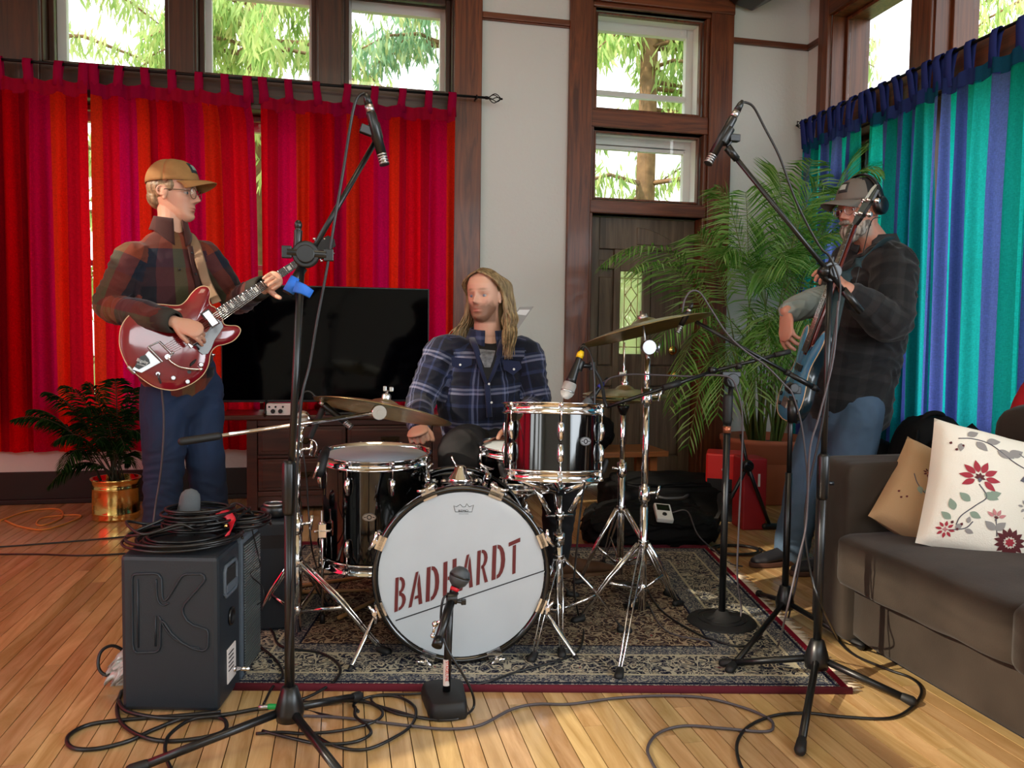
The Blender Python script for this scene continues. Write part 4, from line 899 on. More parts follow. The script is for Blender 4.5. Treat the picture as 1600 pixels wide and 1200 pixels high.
def drum(name, label, c, ax, R, D, nl, up=None, a0=0, lug='tear', badge_a=None, top='head'):
    """c = centre of the top (batter) side, ax points from the shell to the batter head"""
    c = Vector(c); x, y, z = frame(ax, up); t = thing(name, label, 'drum', c)
    MB().lathe([(R, 0), (R, -D)], c, z, 64, caps=False).lathe([(R-.006, -D), (R-.006, 0)], c, z, 48, caps=False).build('shell', SHELL, t, fixn=True)
    MB().lathe([(0, .004), (R-.006, .004), (R+.002, -.004), (R+.005, -.006)], c, z, 64, caps=False).build('batter_head', HEADW, t)
    MB().lathe([(0, -D-.004), (R-.006, -D-.004), (R+.004, -D+.006)], c, z, 64, caps=False).build('bottom_head', HEADS, t)
    for zz, s in ((0, 1), (-D, -1)):
        k = MB(); k.lathe([(R+.006, zz-s*.022), (R+.011, zz-s*.02), (R+.011, zz-s*.014), (R+.005, zz-s*.012), (R+.005, zz+s*.009), (R+.014, zz+s*.013), (R+.014, zz+s*.016), (R+.002, zz+s*.015), (R+.002, zz-s*.015)], c, z, 64, caps=False); k.build('hoop', CHR, t)
    def at(a, r, h): return c+(x*math.cos(a)+y*math.sin(a))*r+z*h
    for i in range(nl):
        a = a0+2*PI*i/nl; rd = x*math.cos(a)+y*math.sin(a)
        for h0, s in ((0, -1), (-D, 1)):
            if D < .14 and s == 1: pass
            k = MB(); lc = h0+s*.075 if D > .16 else -D/2+(-s*.028)
            k.loft([at(a, R+.004, lc-s*.030), at(a, R+.012, lc-s*.02), at(a, R+.014, lc), at(a, R+.010, lc+s*.026), at(a, R+.004, lc+s*.034)], [(.007, .004), (.010, .008), (.011, .010), (.008, .007), (.004, .003)], 10, side=z.cross(rd)); lg = k.build('lug', CHR, t)
            k = MB().cyl(at(a, R+.013, lc-s*.02), at(a, R+.013, h0-s*.012), .0028, seg=8).cyl(at(a, R+.013, h0-s*.016), at(a, R+.013, h0+s*.0), .006, seg=8).box(at(a, R+.010, h0+s*.006), (.012, .016, .010), Matrix((rd, z.cross(rd), z)).transposed()); k.build('tension_rod', CHR, lg)
    if badge_a is not None:
        rd = x*math.cos(badge_a)+y*math.sin(badge_a); badge(t, at(badge_a, R+.0005, -D*.48), rd, z)
    return t, at, (x, y, z)
# ---- bass drum: its front head faces the camera, slightly turned
bdc = V(.371, 2.43, .292); bda = V(-.10, -1, .03).normalized(); RB, DB = .268, .42
t = thing('bass_drum', 'black bass drum with a white front head in the middle of the rug', 'drum', (bdc.x, bdc.y+.2, 0))
x, y, z = frame(bda, V(0, 0, 1)); x, y = x, y
if x.x < 0: x, y = -x, -y
y = z.cross(x); y = y if y.z > 0 else -y
def bat(a, r, h): return bdc+(x*math.cos(a)+y*math.sin(a))*r+z*h
MB().lathe([(RB, -.035), (RB, -DB-.03)], bdc, z, 72, caps=False).build('shell', SHELL, t)
fh = MB().lathe([(0, .002), (RB-.006, .002)], bdc, z, 72, caps=False).build('front_head', HEADW, t)
MB().lathe([(0, -DB-.055), (RB-.004, -DB-.055)], bdc, z, 48, caps=False).build('batter_head', HEADS, t)
for h0 in (0, -DB-.055):
    MB().lathe([(RB-.004, .0+h0), (RB+.001, .010+h0), (RB+.013, .010+h0), (RB+.014, -.030+h0), (RB+.003, -.030+h0), (RB-.004, .0+h0)], bdc, z, 72, caps=False).build('hoop', LACQ, t)
    MB().lathe([(RB+.0145, -.002+h0), (RB+.0155, -.008+h0), (RB+.0155, -.018+h0), (RB+.0145, -.022+h0)], bdc, z, 72, caps=False).build('hoop_inlay', CHR, t)
for i in range(8):
    a = PI/2+2*PI*(i+.5)/8; rd = x*math.cos(a)+y*math.sin(a); tg = z.cross(rd); Rm = Matrix((tg, z, rd)).transposed()
    for h0, s in ((0, -1), (-DB-.055, 1)):
        k = MB().loft([bat(a, RB+.003, h0+s*.075), bat(a, RB+.018, h0+s*.095), bat(a, RB+.020, h0+s*.125), bat(a, RB+.004, h0+s*.15)], [(.008, .004), (.012, .010), (.012, .010), (.006, .004)], 10, side=tg); lg = k.build('lug', CHR, t)
        k = MB().cyl(bat(a, RB+.024, h0+s*.10), bat(a, RB+.026, h0-s*.008), .0032, seg=8)
        k.box(bat(a, RB+.017, h0+s*.010), (.045, .034, .005), Rm).box(bat(a, RB+.006, h0-s*.008), (.045, .004, .024), Rm)
        p = bat(a, RB+.028, h0-s*.018); k.loft([p-tg*.03+rd*.006, p-tg*.012, p+tg*.012, p+tg*.03+rd*.006], [(.004, .003), (.006, .005), (.006, .005), (.004, .003)], 8).cyl(bat(a, RB+.026, h0+s*.01), bat(a, RB+.026, h0-s*.024), .007, seg=10)
        k.build('claw_hook', CHR, lg)
# tom mount plate + badge on the top of the shell
k = MB(); a = PI/2; ctr = bat(a, RB+.002, -.17); Rm = Matrix((x, z, y)).transposed()
k.box(ctr, (.13, .05, .006), Rm).lathe([(.045, 0), (.04, .012), (.022, .035), (.018, .05), (.012, .055)], ctr+z*.0, y, 20).cyl(ctr+y*.04-x*.01, ctr+y*.085-x*.03, .003, seg=6).ell(ctr+x*.055, .009).ell(ctr-x*.055, .009).cyl(ctr+y*.03+x*.01, ctr+y*.028+x*.045, .006, seg=8).build('mount_plate', CHR, t)
badge(t, bat(a, RB+.001, -.105), y, -z, .03)
# spurs
for s in (-1, 1):
    a = -PI/2+s*1.15; p0 = bat(a, RB+.01, -.12); p1 = V(p0.x+s*.10-.0, p0.y-.13, .018)
    sp_ = MB().cyl(p0, p1, .0075, seg=10).box(p0, (.03, .04, .03)).build('spur', CHR, t, bev=.002); MB().loft([p1, p1+(p1-p0).normalized()*.022], [.009, .006], 10).build('spur_tip', RUB, sp_)
# lettering on the front head (local x,y in metres on the head), each letter its own raised print
def HP(u, v, h=.0035): return bdc+x*u+y*v+z*h
def uv_of(px, py):
    p = PL(px, py, bdc+z*.0035, z)-bdc; return p.dot(x), p.dot(y)
def quad_letter(strokes, BL, BR, TL, TR, par):
    """strokes: list of polygons in unit cell; the cell is mapped bilinearly to four head points"""
    k = MB()
    for poly in strokes:
        pts = []
        for (u, v) in poly:
            b = (BL[0]*(1-u)+BR[0]*u, BL[1]*(1-u)+BR[1]*u); tt = (TL[0]*(1-u)+TR[0]*u, TL[1]*(1-u)+TR[1]*u)
            pts.append(HP(b[0]*(1-v)+tt[0]*v, b[1]*(1-v)+tt[1]*v, .0028))
        k.prism(pts, .0009, z)
    return k.build('printed_letter', INK, par)
def arc(cx, cy, rx, ry, a0, a1, n=8): return [(cx+rx*math.cos(math.radians(a0+(a1-a0)*i/n)), cy+ry*math.sin(math.radians(a0+(a1-a0)*i/n))) for i in range(n+1)]
def bowl(cx, cy, rx, ry, w, a0=-90, a1=90, wy=None): wy = wy or w*.35; return arc(cx, cy, rx, ry, a0, a1)+arc(cx, cy, rx-w, ry-wy, a1, a0)
LT = {'B': [[(0, 0), (.3, 0), (.3, 1), (0, 1)], bowl(.38, .745, .52, .255, .3, wy=.09), bowl(.38, .265, .62, .265, .32, wy=.09)],
 'A': [[(0, 0), (.24, 0), (.60, 1), (.38, 1)], [(.66, .93), (.74, .80), (1.0, 0), (.74, 0), (.56, .62), (.60, .80)], [(.40, .20), (.72, .20), (.69, .29), (.44, .29)]],
 'D': [[(0, 0), (.3, 0), (.3, 1), (0, 1)], bowl(.38, .5, .62, .5, .32, wy=.11)],
 'H': [[(0, 0), (.3, 0), (.3, 1), (0, 1)], [(.68, 0), (.98, 0), (.98, 1), (.68, 1)], [(.34, .44), (.64, .44), (.64, .54), (.34, .54)]],
 'R': [[(0, 0), (.3, 0), (.3, 1), (0, 1)], bowl(.38, .72, .54, .28, .3, wy=.09), [(.36, .46), (.58, .50), (1.0, 0), (.70, 0)]],
 'T': [[(.36, 0), (.64, 0), (.64, .85), (.36, .85)], [(0, .88), (1, .88), (1, 1), (0, 1)]]}
LT['R'][2] = [(.40, .52), (.62, .50), (1.02, 0), (.74, 0)]
# letter cells: bottom-left, bottom-right, top-left, top-right in photo pixels
cell = [('B', (616, 957), (634, 950), (618, 903), (635, 899)), ('A', (638, 950), (660, 943), (642, 897), (662, 890)), ('D', (665, 941), (686, 936), (667, 887), (687, 881)),
        ('H', (692, 932), (713, 927), (693, 879), (714, 872)), ('A', (717, 924), (739, 917), (722, 870), (741, 863)), ('R', (744, 915), (762, 909), (746, 861), (764, 856)), ('D', (768, 907), (789, 901), (770, 853), (790, 848)), ('T', (794, 900), (812, 893), (795, 848), (813, 840))]
for ch, bl, br, tl, tr in cell: quad_letter(LT[ch], uv_of(*bl), uv_of(*br), uv_of(*tl), uv_of(*tr), fh)
a, b = uv_of(618, 970), uv_of(853, 891); dl = .003; MB().prism([HP(a[0], a[1]-dl*.5, .0028), HP(b[0], b[1]-dl*.5, .0028), HP(b[0], b[1]+dl*.7, .0028), HP(a[0], a[1]+dl*.7, .0028)], .0009, z).build('printed_line', INKB, fh)
# crown logo with the word in it
k = MB(); L0 = [(709, 799), (738, 797)]; out = [(711.5, 800), (709, 790), (713, 792), (716.5, 790), (719, 788), (723, 792), (727, 792), (729.5, 787), (733, 792), (736, 791), (740, 789), (737.5, 800)]
pts = [HP(*uv_of(*q), .003) for q in out]; k.loft(pts+[pts[0]], .0007, 5); k.loft([HP(*uv_of(717, 803), .003), HP(*uv_of(732, 803), .003)], .0004, 5)
k.build('printed_crown', INKB, fh)
fc_ = bpy.data.curves.new('word', 'FONT'); fc_.body = 'REMO'; fc_.size = .0125; fc_.extrude = .0003; fc_.align_x = 'CENTER'; fo = bpy.data.objects.new('printed_word', fc_); COL.objects.link(fo)
def textmesh(body, size, name, m, par, c, xx, yy, zz, ext=.0003, sx=1.0, al='CENTER'):
    fc_ = bpy.data.curves.new('word', 'FONT'); fc_.body = body; fc_.size = size; fc_.extrude = ext; fc_.align_x = al; tmp = bpy.data.objects.new('tmp', fc_); COL.objects.link(tmp)
    me = bpy.data.meshes.new_from_object(tmp.evaluated_get(bpy.context.evaluated_depsgraph_get())); bpy.data.objects.remove(tmp)
    k = MB(); k.v = [tuple(Vector(c)+xx*(v.co.x*sx)+yy*v.co.y+zz*v.co.z) for v in me.vertices]; k.f = [tuple(p.vertices) for p in me.polygons]; k.m = [0]*len(k.f); k.s = [False]*len(k.f)
    bpy.data.meshes.remove(me); return k.build(name, m, par, fixn=False)
bpy.data.objects.remove(fo)
w0 = uv_of(724, 799.5); textmesh('REMO', .0095, 'printed_word', INKB, fh, HP(w0[0], w0[1]-.0005, .003), x, y, z, sx=1.25)

# ---- floor tom
ft, fat, fax = drum('floor_tom', 'black floor tom with a white head left of the bass drum', (.121, 2.93, .603), (0, -.05, 1), .192, .375, 8, a0=.25, badge_a=-1.72)
for a in (-2.7, -.35, 1.5):
    p = fat(a, .21, -.25); k = MB().cyl(V(p.x, p.y, .02), V(p.x, p.y, .42), .005, seg=8); lg = k.build('leg', CHR, ft); MB().loft([V(p.x, p.y, .010), V(p.x, p.y, .045)], [.010, .009], 10).build('rubber_foot', RUB, lg)
    k = MB().box(p, (.03, .03, .05)).cyl(p+V(-.03, -.01, 0), p+V(.03, -.01, 0), .006, seg=8).ell(p+V(0, 0, .02), .014); k.build('leg_bracket', CHR, ft, bev=.004)
# ---- rack tom on a basket stand
rt, rat, rax = drum('rack_tom', 'black tom on a chrome basket stand to the right of the bass drum', (.705, 2.60, .803), (.03, .10, 1), .163, .225, 6, a0=.42, badge_a=-1.12)
st = thing('snare_stand', 'chrome basket stand with folding arms holding the black rack tom', 'drum stand', (.735, 2.6, 0))
bx = V(.735, 2.60, 0)
MB().cyl(bx+V(0, 0, .05), bx+V(0, 0, .36), .0125).cyl(bx+V(0, 0, .34), bx+V(0, 0, .50), .009).lathe([(.02, -.02), (.02, .02)], bx+V(0, 0, .35)).build('pole', CHR, st)
MB().cyl(bx+V(-.05, 0, .43), bx+V(.05, 0, .43), .004).lathe([(.016, -.012), (.016, .012)], bx+V(0, 0, .43)).build('basket_adjuster', CHR, st)
for i, (dx, dy_) in enumerate(((-.19, -.03), (.19, .0), (.0, .19))):
    h = bx+V(0, 0, .52); e_ = V(.71+dx*.95, 2.60+dy_*.95, .585); q = bx+V(dx*.25, dy_*.25, .52)
    k = MB().loft([bx+V(dx*.08, dy_*.08, .515), bx+V(dx*.55, dy_*.55, .545), e_], [(.011, .004)]*3, 8, side=V(0, 0, 1)).loft([bx+V(dx*.2, dy_*.2, .44), bx+V(dx*.5, dy_*.5, .545)], [(.010, .003)]*2, 8, side=V(0, 0, 1)); ar = k.build('basket_arm', CHR, st)
    MB().loft([e_-V(dx*.10, dy_*.10, .01), e_, e_+V(dx*.05, dy_*.05, .03)], [.011, .012, .010], 10, round_=True).build('rubber_grip', RUB, ar)
def tripod(t, c, zt, zb, feet, m=CHR, flat=True, r=.0065, sp=.02, braces=True, foot=True, w=.011):
    """legs hang from a collar at height zt and are stayed by braces to a collar at zb"""
    c = Vector(c)
    MB().lathe([(sp, -.014), (sp, .014)], c+V(0, 0, zt), seg=16).lathe([(sp*.9, -.012), (sp*.9, .012)], c+V(0, 0, zb), seg=16).build('leg_collar', m, t, bev=.002)
    for f in feet:
        f = Vector(f); d = V(f.x-c.x, f.y-c.y, 0).normalized(); top = c+d*sp+V(0, 0, zt); e_ = f+V(0, 0, .016); tg = V(-d.y, d.x, 0)
        k = MB(); mid = top.lerp(e_, .5)+V(0, 0, .015)
        if flat:
            for s in (-1, 1): k.loft([top+tg*s*.009, mid+tg*s*.009, e_+tg*s*.004], [(.003, w*.6)]*3, 6, side=tg)
        else: k.loft([top, e_], [r, r], 8)
        lg = k.build('leg', m, t)
        if braces:
            k = MB(); j = c+d*sp+V(0, 0, zb); k.loft([j, top.lerp(e_, .52)], [(.0025, .007)]*2, 6, side=tg); k.build('brace', m, t)
        if foot: MB().loft([e_-d*.012+V(0, 0, .004), e_+d*.018-V(0, 0, .002)], [.013, .015], 10, round_=True).build('rubber_foot', RUB, lg)
tripod(st, bx, .28, .10, [F(833, 1034), F(877, 1027), F(974, 992)], w=.008)
def cymbal(name, label, c, ax, R, bell=.05, prof=.03):
    c = Vector(c); x, y, z = frame(ax); t = thing(name, label, 'cymbal', c)
    pr = [(.006, prof+.012), (bell*.4, prof+.011), (bell*.75, prof+.004), (bell, prof-.006)]+[(bell+(R-bell)*i/10, (prof-.008)*(1-(i/10)**1.7)) for i in range(1, 11)]
    n = len(pr); pr2 = pr+[(r, h-.0014) for r, h in reversed(pr)]; seg = 72
    k = MB().lathe(pr2, c, z, seg, caps=False); uv = [(pr2[i//seg][0], (i % seg)/seg) for i in range(len(k.v))]; k.build('plate', CYM, t, uv=uv)
    return t, (x, y, z)
# ---- crash at the left with its stand
cc = Y(602, 630, 2.72); ca = V(.205, .19, 1).normalized()
crt, _ = cymbal('crash_cymbal', 'crash cymbal tilted to the right above the floor tom', cc-ca*.03, ca, .237, .055, .032)
cs = F(470, 990, .02); cs = V(-.150, 2.74, 0); st = thing('cymbal_stand', 'chrome boom cymbal stand behind the front left microphone stand', 'cymbal stand', cs)
ch = Y(473, 655, 2.74)
MB().cyl(cs+V(0, 0, .03), cs+V(0, 0, .40), .0145).cyl(cs+V(0, 0, .38), cs+V(0, 0, .66), .0125).cyl(V(cs.x, cs.y, .64), V(ch.x, ch.y, ch.z-.02), .0105).build('pole', CHR, st)
for zz in (.40, .655): MB().lathe([(.019, -.028), (.021, -.02), (.019, .028)], cs+V(0, 0, zz), seg=16).cyl(cs+V(.01, 0, zz), cs+V(.045, -.01, zz+.005), .006).loft([cs+V(.045, -.01, zz-.02), cs+V(.05, -.01, zz+.03)], [(.005, .003)]*2, 8).build('height_clamp', CHR, st)
MB().ell(ch, (.026, .022, .03)).lathe([(.024, -.028), (.024, .028)], ch, (0, 1, 0), 20).build('boom_tilter', CHR, st, bev=.003)
b0, b1 = Y(290, 689, 2.45), Y(592, 644, 2.69)
MB().cyl(b0, b1, .0062, seg=12).cyl(b0.lerp(b1, .2), b0.lerp(b1, .9), .0066, seg=12).build('boom_arm', CHR, st); MB().loft([b0+(b0-b1).normalized()*.01, b0.lerp(b1, .15)], [.012, .012], 12, round_=True).build('boom_grip', RUB, st)
MB().lathe([(.024, -.014), (.026, -.01), (.026, .01), (.024, .014)], b1, V(.1, -1, 0), 28).lathe([(.011, -.018), (.009, .016)], b1, V(.1, -1, 0), 16).cyl(b1, cc+ca*.045, .0045, seg=10).build('tilter', CHR, st)
k = MB().lathe([(.014, 0), (.016, .006), (.016, .022), (.010, .028)], cc+ca*.006, ca, 16); k.box(cc+ca*.045+V(-.010, 0, .006), (.012, .012, .018)).box(cc+ca*.045+V(.012, 0, .004), (.014, .012, .016)); k.build('felt_and_wing_nut', CHRD, st, bev=.003)
tripod(st, cs, .27, .10, [F(395, 985), V(.13, 2.55, 0), V(-.05, 3.0, 0)], w=.013)
# ---- ride at the right
rc_ = Y(1007, 508, 2.78); ra_ = V(-.20, .22, 1).normalized(); ra_ = V(-.22, .16, 1).normalized()
cymbal('ride_cymbal', 'large dark ride cymbal tilted left in front of the palm', rc_-ra_*.02, ra_, .250, .05, .035)
rs_ = V(1.075, 2.72, 0); rh = Y(1012, 545, 2.74); st = thing('cymbal_stand', 'tall straight chrome stand carrying the ride cymbal', 'cymbal stand', rs_)
rs_ = V(rh.x, 2.74, 0)
MB().cyl(rs_+V(0, 0, .03), rs_+V(0, 0, .42), .0145).cyl(rs_+V(0, 0, .40), rs_+V(0, 0, .83), .0125).cyl(rs_+V(0, 0, .80), rh-V(0, 0, .02), .0105).build('pole', CHR, st)
for zz in (.47, .835): MB().lathe([(.019, -.028), (.021, -.02), (.019, .028)], rs_+V(0, 0, zz), seg=16).cyl(rs_+V(.01, 0, zz), rs_+V(.045, -.01, zz+.005), .006).loft([rs_+V(.045, -.01, zz-.02), rs_+V(.055, -.01, zz+.03)], [(.005, .003)]*2, 8).build('height_clamp', CHR, st)
MB().lathe([(.026, -.014), (.027, -.01), (.027, .01), (.026, .014)], rh+V(.002, 0, .006), V(0, -1, 0), 28).cyl(rh, rh+V(.04, 0, .0), .008).loft([rh+V(.04, 0, -.014), rh+V(.045, 0, .022)], [(.006, .003)]*2, 8).cyl(rh+V(-.008, 0, .01), rc_+ra_*.045, .0045, seg=10).build('tilter', CHRD, st)
MB().lathe([(.018, -.004), (.020, .004), (.018, .020), (.006, .022), (.005, .035)], rc_+ra_*.02, ra_, 16).build('felt_and_nut', CHRD, st)
tripod(st, rs_, .28, .11, [F(968, 1060), F(1058, 950), F(905, 975)], w=.012)
# ---- hi-hat
hh = Y(976, 612, 3.12); hs = V(hh.x-.005, 3.12, 0)
t, _ = cymbal('hi_hat_cymbal', 'pair of pale hi-hat cymbals beyond the rack tom', hh-V(0, 0, .012), (0, 0, 1), .175, .04, .030)
k = MB().lathe([(.04, -.035), (.175, -.012), (.175, -.0135), (.04, -.037)], hh-V(0, 0, .012), (0, 0, 1), 64, caps=False); k.build('bottom_plate', CYM, t, uv=[(.04, 0)]*len(k.v))
st = thing('hi_hat_stand', 'chrome hi-hat stand with its rod rising above the hi-hat cymbals', 'cymbal stand', hs)
MB().cyl(hs+V(0, 0, .05), hs+V(0, 0, .50), .0145).cyl(hs+V(0, 0, .48), hs+V(0, 0, hh.z-.055), .0115).build('pole', CHR, st); MB().cyl(hs+V(0, 0, hh.z-.06), V(hs.x, hs.y, Y(978, 535, 3.12).z), .0035, seg=8).build('pull_rod', CHR, st)
MB().lathe([(.014, 0), (.016, .01), (.016, .02), (.009, .024), (.009, .05)], hh+V(0, 0, .02), seg=16).box(hh+V(-.012, 0, .075), (.03, .012, .014)).cyl(hh+V(0, 0, .05), hh+V(0, 0, .09), .007).build('clutch', CHR, st)
MB().lathe([(.019, -.028), (.021, -.02), (.019, .028)], hs+V(0, 0, .50), seg=16).cyl(hs+V(-.01, 0, .5), hs+V(-.045, 0, .505), .006).build('height_clamp', CHR, st); MB().lathe([(.014, -.03), (.026, 0), (.026, .008)], V(hs.x, hs.y, hh.z-.065), seg=16).build('seat_cup', BLK, st)
tripod(st, hs, .33, .10, [F(905, 915), F(1045, 935), hs+V(.02, .28, 0)], w=.012)
MB().loft([hs+V(-.02, -.02, .03), hs+V(-.03, -.16, .06), hs+V(-.04, -.29, .085)], [(.02, .004), (.036, .005), (.04, .005)], 10, side=V(1, 0, 0)).box(hs+V(-.04, -.30, .01), (.09, .05, .02)).build('pedal', BLK, st)
# ---- snare behind the bass drum (only its side shows between leg and tom)
sn, sat, sax = drum('snare_drum', 'black snare drum between the drummer and the rack tom', Y(792, 703, 2.98)+V(.075, .06, -.0), (0, -.06, 1), .165, .13, 8, a0=.2)
c0 = Y(792, 703, 2.98)+V(.075, .06, 0); st = thing('snare_stand', 'short chrome stand under the snare drum', 'drum stand', (c0.x, c0.y, 0)); b_ = V(c0.x, c0.y, 0)
MB().cyl(b_+V(0, 0, .04), b_+V(0, 0, c0.z-.20), .012).build('pole', CHR, st)
for a in (.3, 2.4, 4.5):
    d = V(math.cos(a), math.sin(a), 0); MB().loft([b_+V(0, 0, c0.z-.21), b_+d*.10+V(0, 0, c0.z-.17), b_+d*.165+V(0, 0, c0.z-.155)], [(.009, .004)]*3, 8).build('basket_arm', CHR, st)
tripod(st, b_, .22, .08, [b_+V(-.15, -.14, 0), b_+V(.2, -.05, 0), b_+V(0, .22, 0)], w=.008)
# ---- bass drum pedal
pp = bdc-z*(DB+.16); pp.z = 0; t = thing('kick_pedal', 'bass drum pedal under the drummer\'s foot behind the bass drum', 'pedal', pp)
MB().box(pp+V(0, .02, .012), (.10, .30, .008)).cyl(pp+V(-.05, -.10, .01), pp+V(-.05, -.10, .22), .008).cyl(pp+V(.05, -.10, .01), pp+V(.05, -.10, .22), .008).cyl(pp+V(-.06, -.10, .22), pp+V(.06, -.10, .22), .008).build('frame', CHR, t); MB().box(pp+V(0, .06, .05), (.085, .26, .008), Matrix.Rotation(-.28, 3, 'X')).build('footboard', CHRD, t); MB().cyl(pp+V(0, -.10, .22), pp+V(0, -.15, .33), .004).ell(pp+V(0, -.16, .34), .025).build('beater', BLK, t)
# drum throne
th = V(.665, 3.57, 0); t = thing('drum_throne', 'round black drum stool under the drummer', 'stool', th)
MB().lathe([(.0, .40), (.15, .40), (.165, .42), (.165, .46), (.14, .485), (0, .49)], th, seg=32).build('seat', BLKM, t); MB().cyl(th+V(0, 0, .05), th+V(0, 0, .41), .016).build('pole', CHR, t); tripod(t, th, .26, .08, [th+V(-.24, -.1, 0), th+V(.24, -.1, 0), th+V(0, .26, 0)], w=.012)
# ---- loose drum sticks on the rug behind the crash stand
k = MB(); WD = mat('hickory', 'b88a58', .45)
for n_, (p, q, l) in enumerate((((463, 916), (572, 901), 'wooden drumstick on the rug, farther from the camera than the other two'), ((470, 925), (575, 922), 'wooden drumstick on the rug lying level beside the bass drum hoop'), ((530, 965), (585, 938), 'wooden drumstick on the rug pointing under the bass drum'))):
    a, b = F(*p, .02), F(*q, .02); MB().loft([a, a.lerp(b, .85), a.lerp(b, .96), b], [.0085, .007, .004, .006], 10, round_=True).build('drumstick', WD, base=a, **tags(l, 'drumstick', None))
# ================================================================ microphone stands, microphones, speakers, cables
GREY = mat('windscreen_grey', '55595c', .95, bump=.2, bscale=400)
GRILL = mat('silver_grille', (.62, .63, .62, 1), .38, .9, bump=.6, bscale=900)
def hub(t, c, r=.034, h=.09, zc=.09):
    c = Vector(c); MB().lathe([(.012, h*.55), (.020, h*.5), (r*.8, h*.15), (r, -h*.15), (r*.9, -h*.42), (r*.4, -h*.5)], V(c.x, c.y, zc), seg=24).build('hub', BLK, t)
def legs(t, c, feet, zc=.09, r=.0095):
    for f in feet:
        f = Vector(f); d = V(f.x-c.x, f.y-c.y, 0).normalized(); a = V(c.x, c.y, zc-.01)+d*.02; e_ = V(f.x, f.y, .017)
        lg = MB().cyl(a, e_, r).build('leg', BLK, t); MB().loft([e_.lerp(a, .09), e_], [.0125, .015], 12, round_=True).build('rubber_foot', RUB, lg)
def clutch(t, c, m=BLK):
    c = Vector(c); MB().lathe([(.012, -.07), (.017, -.06), (.018, .0), (.0175, .06), (.012, .07)], c, seg=20).build('clutch_grip', m, t)
def pencil(name, label, a, b, r=.0105, base=None, win=True, m=BLK, tipm=None):
    """a = cable end, b = capsule end"""
    a, b = Vector(a), Vector(b); d = (b-a).normalized(); L_ = (b-a).length; t = thing(name, label, 'microphone', a)
    MB().loft([a+d*L_*.22, a+d*L_*.25, b-d*.03], [r*.9, r, r], 16).build('body', m, t)
    MB().loft([a+d*L_*.12, a+d*L_*.22], [r*.85, r*.85], 14).build('connector_collar', CHRD, t); MB().loft([a-d*.012, a, a+d*L_*.12], [r*.35, r*.7, r*.85], 14).build('connector', BLK, t)
    k = MB()
    for i in range(4): k.lathe([(r*.98, 0), (r*.98, .0035)], b-d*(.028-.0072*i), d, 16)
    k.cyl(b-d*.03, b-d*.001, r*.7); k.build('capsule_grille', CHRD, t); MB().lathe([(r, -.002), (r, .0)], b, d, 16).build('capsule_ring', m, t)
    return t
# --- A: tall stand at the front left
A0 = F(449, 1122, .08); A0 = V(-.130, 2.03, 0); 
t = thing('microphone_stand', 'tall black boom microphone stand at the front left with blue tape on its boom', 'microphone stand', A0)
ct = Y(478, 398, 2.03); tp = Y(466, 352, 2.03); 
pa = V(A0.x, A0.y, 0); pb = V(ct.x-.010, 2.03, ct.z)
MB().cyl(V(A0.x, A0.y, .10), V(A0.x, A0.y, .63), .0125).cyl(V(A0.x, A0.y, .6), pb, .009).build('pole', BLK, t)
cg = Y(457, 762, 2.03); clutch(t, (A0.x, A0.y, cg.z), BLK); hub(t, A0, .037, .09, .100)
legs(t, A0, [F(205, 1215), F(560, 1092, .01), V(.02, 1.77, 0)], .095, .0105)
MB().lathe([(.031, -.012), (.033, -.008), (.033, .008), (.031, .012)], ct+V(0, -.005, 0), (0, 1, 0), 28).lathe([(.022, -.028), (.022, .028)], ct, (0, 1, 0), 20).cyl(ct+V(-.045, -.01, .004), ct+V(.05, -.01, 0), .011).box(ct+V(-.045, -.01, .004), (.024, .016, .03)).box(ct+V(.055, -.01, .0), (.024, .014, .03)).cyl(ct+V(-.022, 0, .0), ct+V(-.018, 0, .06), .010).build('boom_clamp', BLK, t, bev=.002)
MB().cyl(ct+V(-.018, 0, .05), tp, .0075).ell(tp, (.0095, .0095, .013)).build('post_top', BLK, t)
bl, bt = Y(449, 459, 2.03), Y(586, 222, 2.06)
MB().cyl(bl, bt, .0068).cyl(bl, bl.lerp(bt, .17), .0125).build('boom_arm', BLK, t); MB().cyl(bl.lerp(bt, .18), bl.lerp(bt, .25), .009).build('boom_collar', CHRD, t)
BT = mat('blue_tape', '1f6ad0', .6, bump=.2, bscale=80)
MB().loft([bl.lerp(bt, .01), bl.lerp(bt, .10)], [.0145, .0145], 16).loft([Y(460, 447, 2.0), Y(474, 452, 1.995), Y(487, 460, 2.0)], [(.015, .002), (.013, .002), (.011, .002)], 8, side=V(0, 0, 1)).build('blue_tape', BT, t)
k = MB().cyl(bt, bt+(bt-bl).normalized()*.02, .009); mcp = Y(587, 205, 2.045); k.cyl(bt, mcp, .008).box(mcp+V(-.014, 0, -.002), (.05, .02, .022), Matrix.Rotation(.3, 3, 'Y')).lathe([(.015, -.02), (.015, .02)], mcp, (Y(600, 252, 2.04)-Y(578, 160, 2.05)).normalized(), 16); k.build('microphone_clip', BLK, t, bev=.002)
pencil('pencil_microphone', 'black pencil microphone hanging from the front left boom before the red curtain', Y(573, 152, 2.04), Y(601, 258, 2.03), .0125)
def cable(label, pts, r=.0038, m=CABLE, name='microphone_cable', sub=6):
    pts = [Vector(p) for p in pts]; return MB().tube(pts, r, 7, sub).build(name, m, base=pts[0], **tags(label, 'cable'))
cable('black cable drooping from the front left pencil microphone down to its stand base', [Y(573, 150, 2.04), Y(567, 146, 2.04), Y(556, 158, 2.04), Y(547, 200, 2.04), Y(536, 270, 2.03), Y(523, 345, 2.02), Y(510, 425, 2.02), Y(495, 505, 2.02), Y(484, 570, 2.02), Y(472, 620, 2.01), Y(466, 700, 2.01), Y(462, 800, 2.01), Y(456, 950, 2.01), Y(452, 1060, 2.01), F(470, 1105, .01), F(520, 1120, .006)])
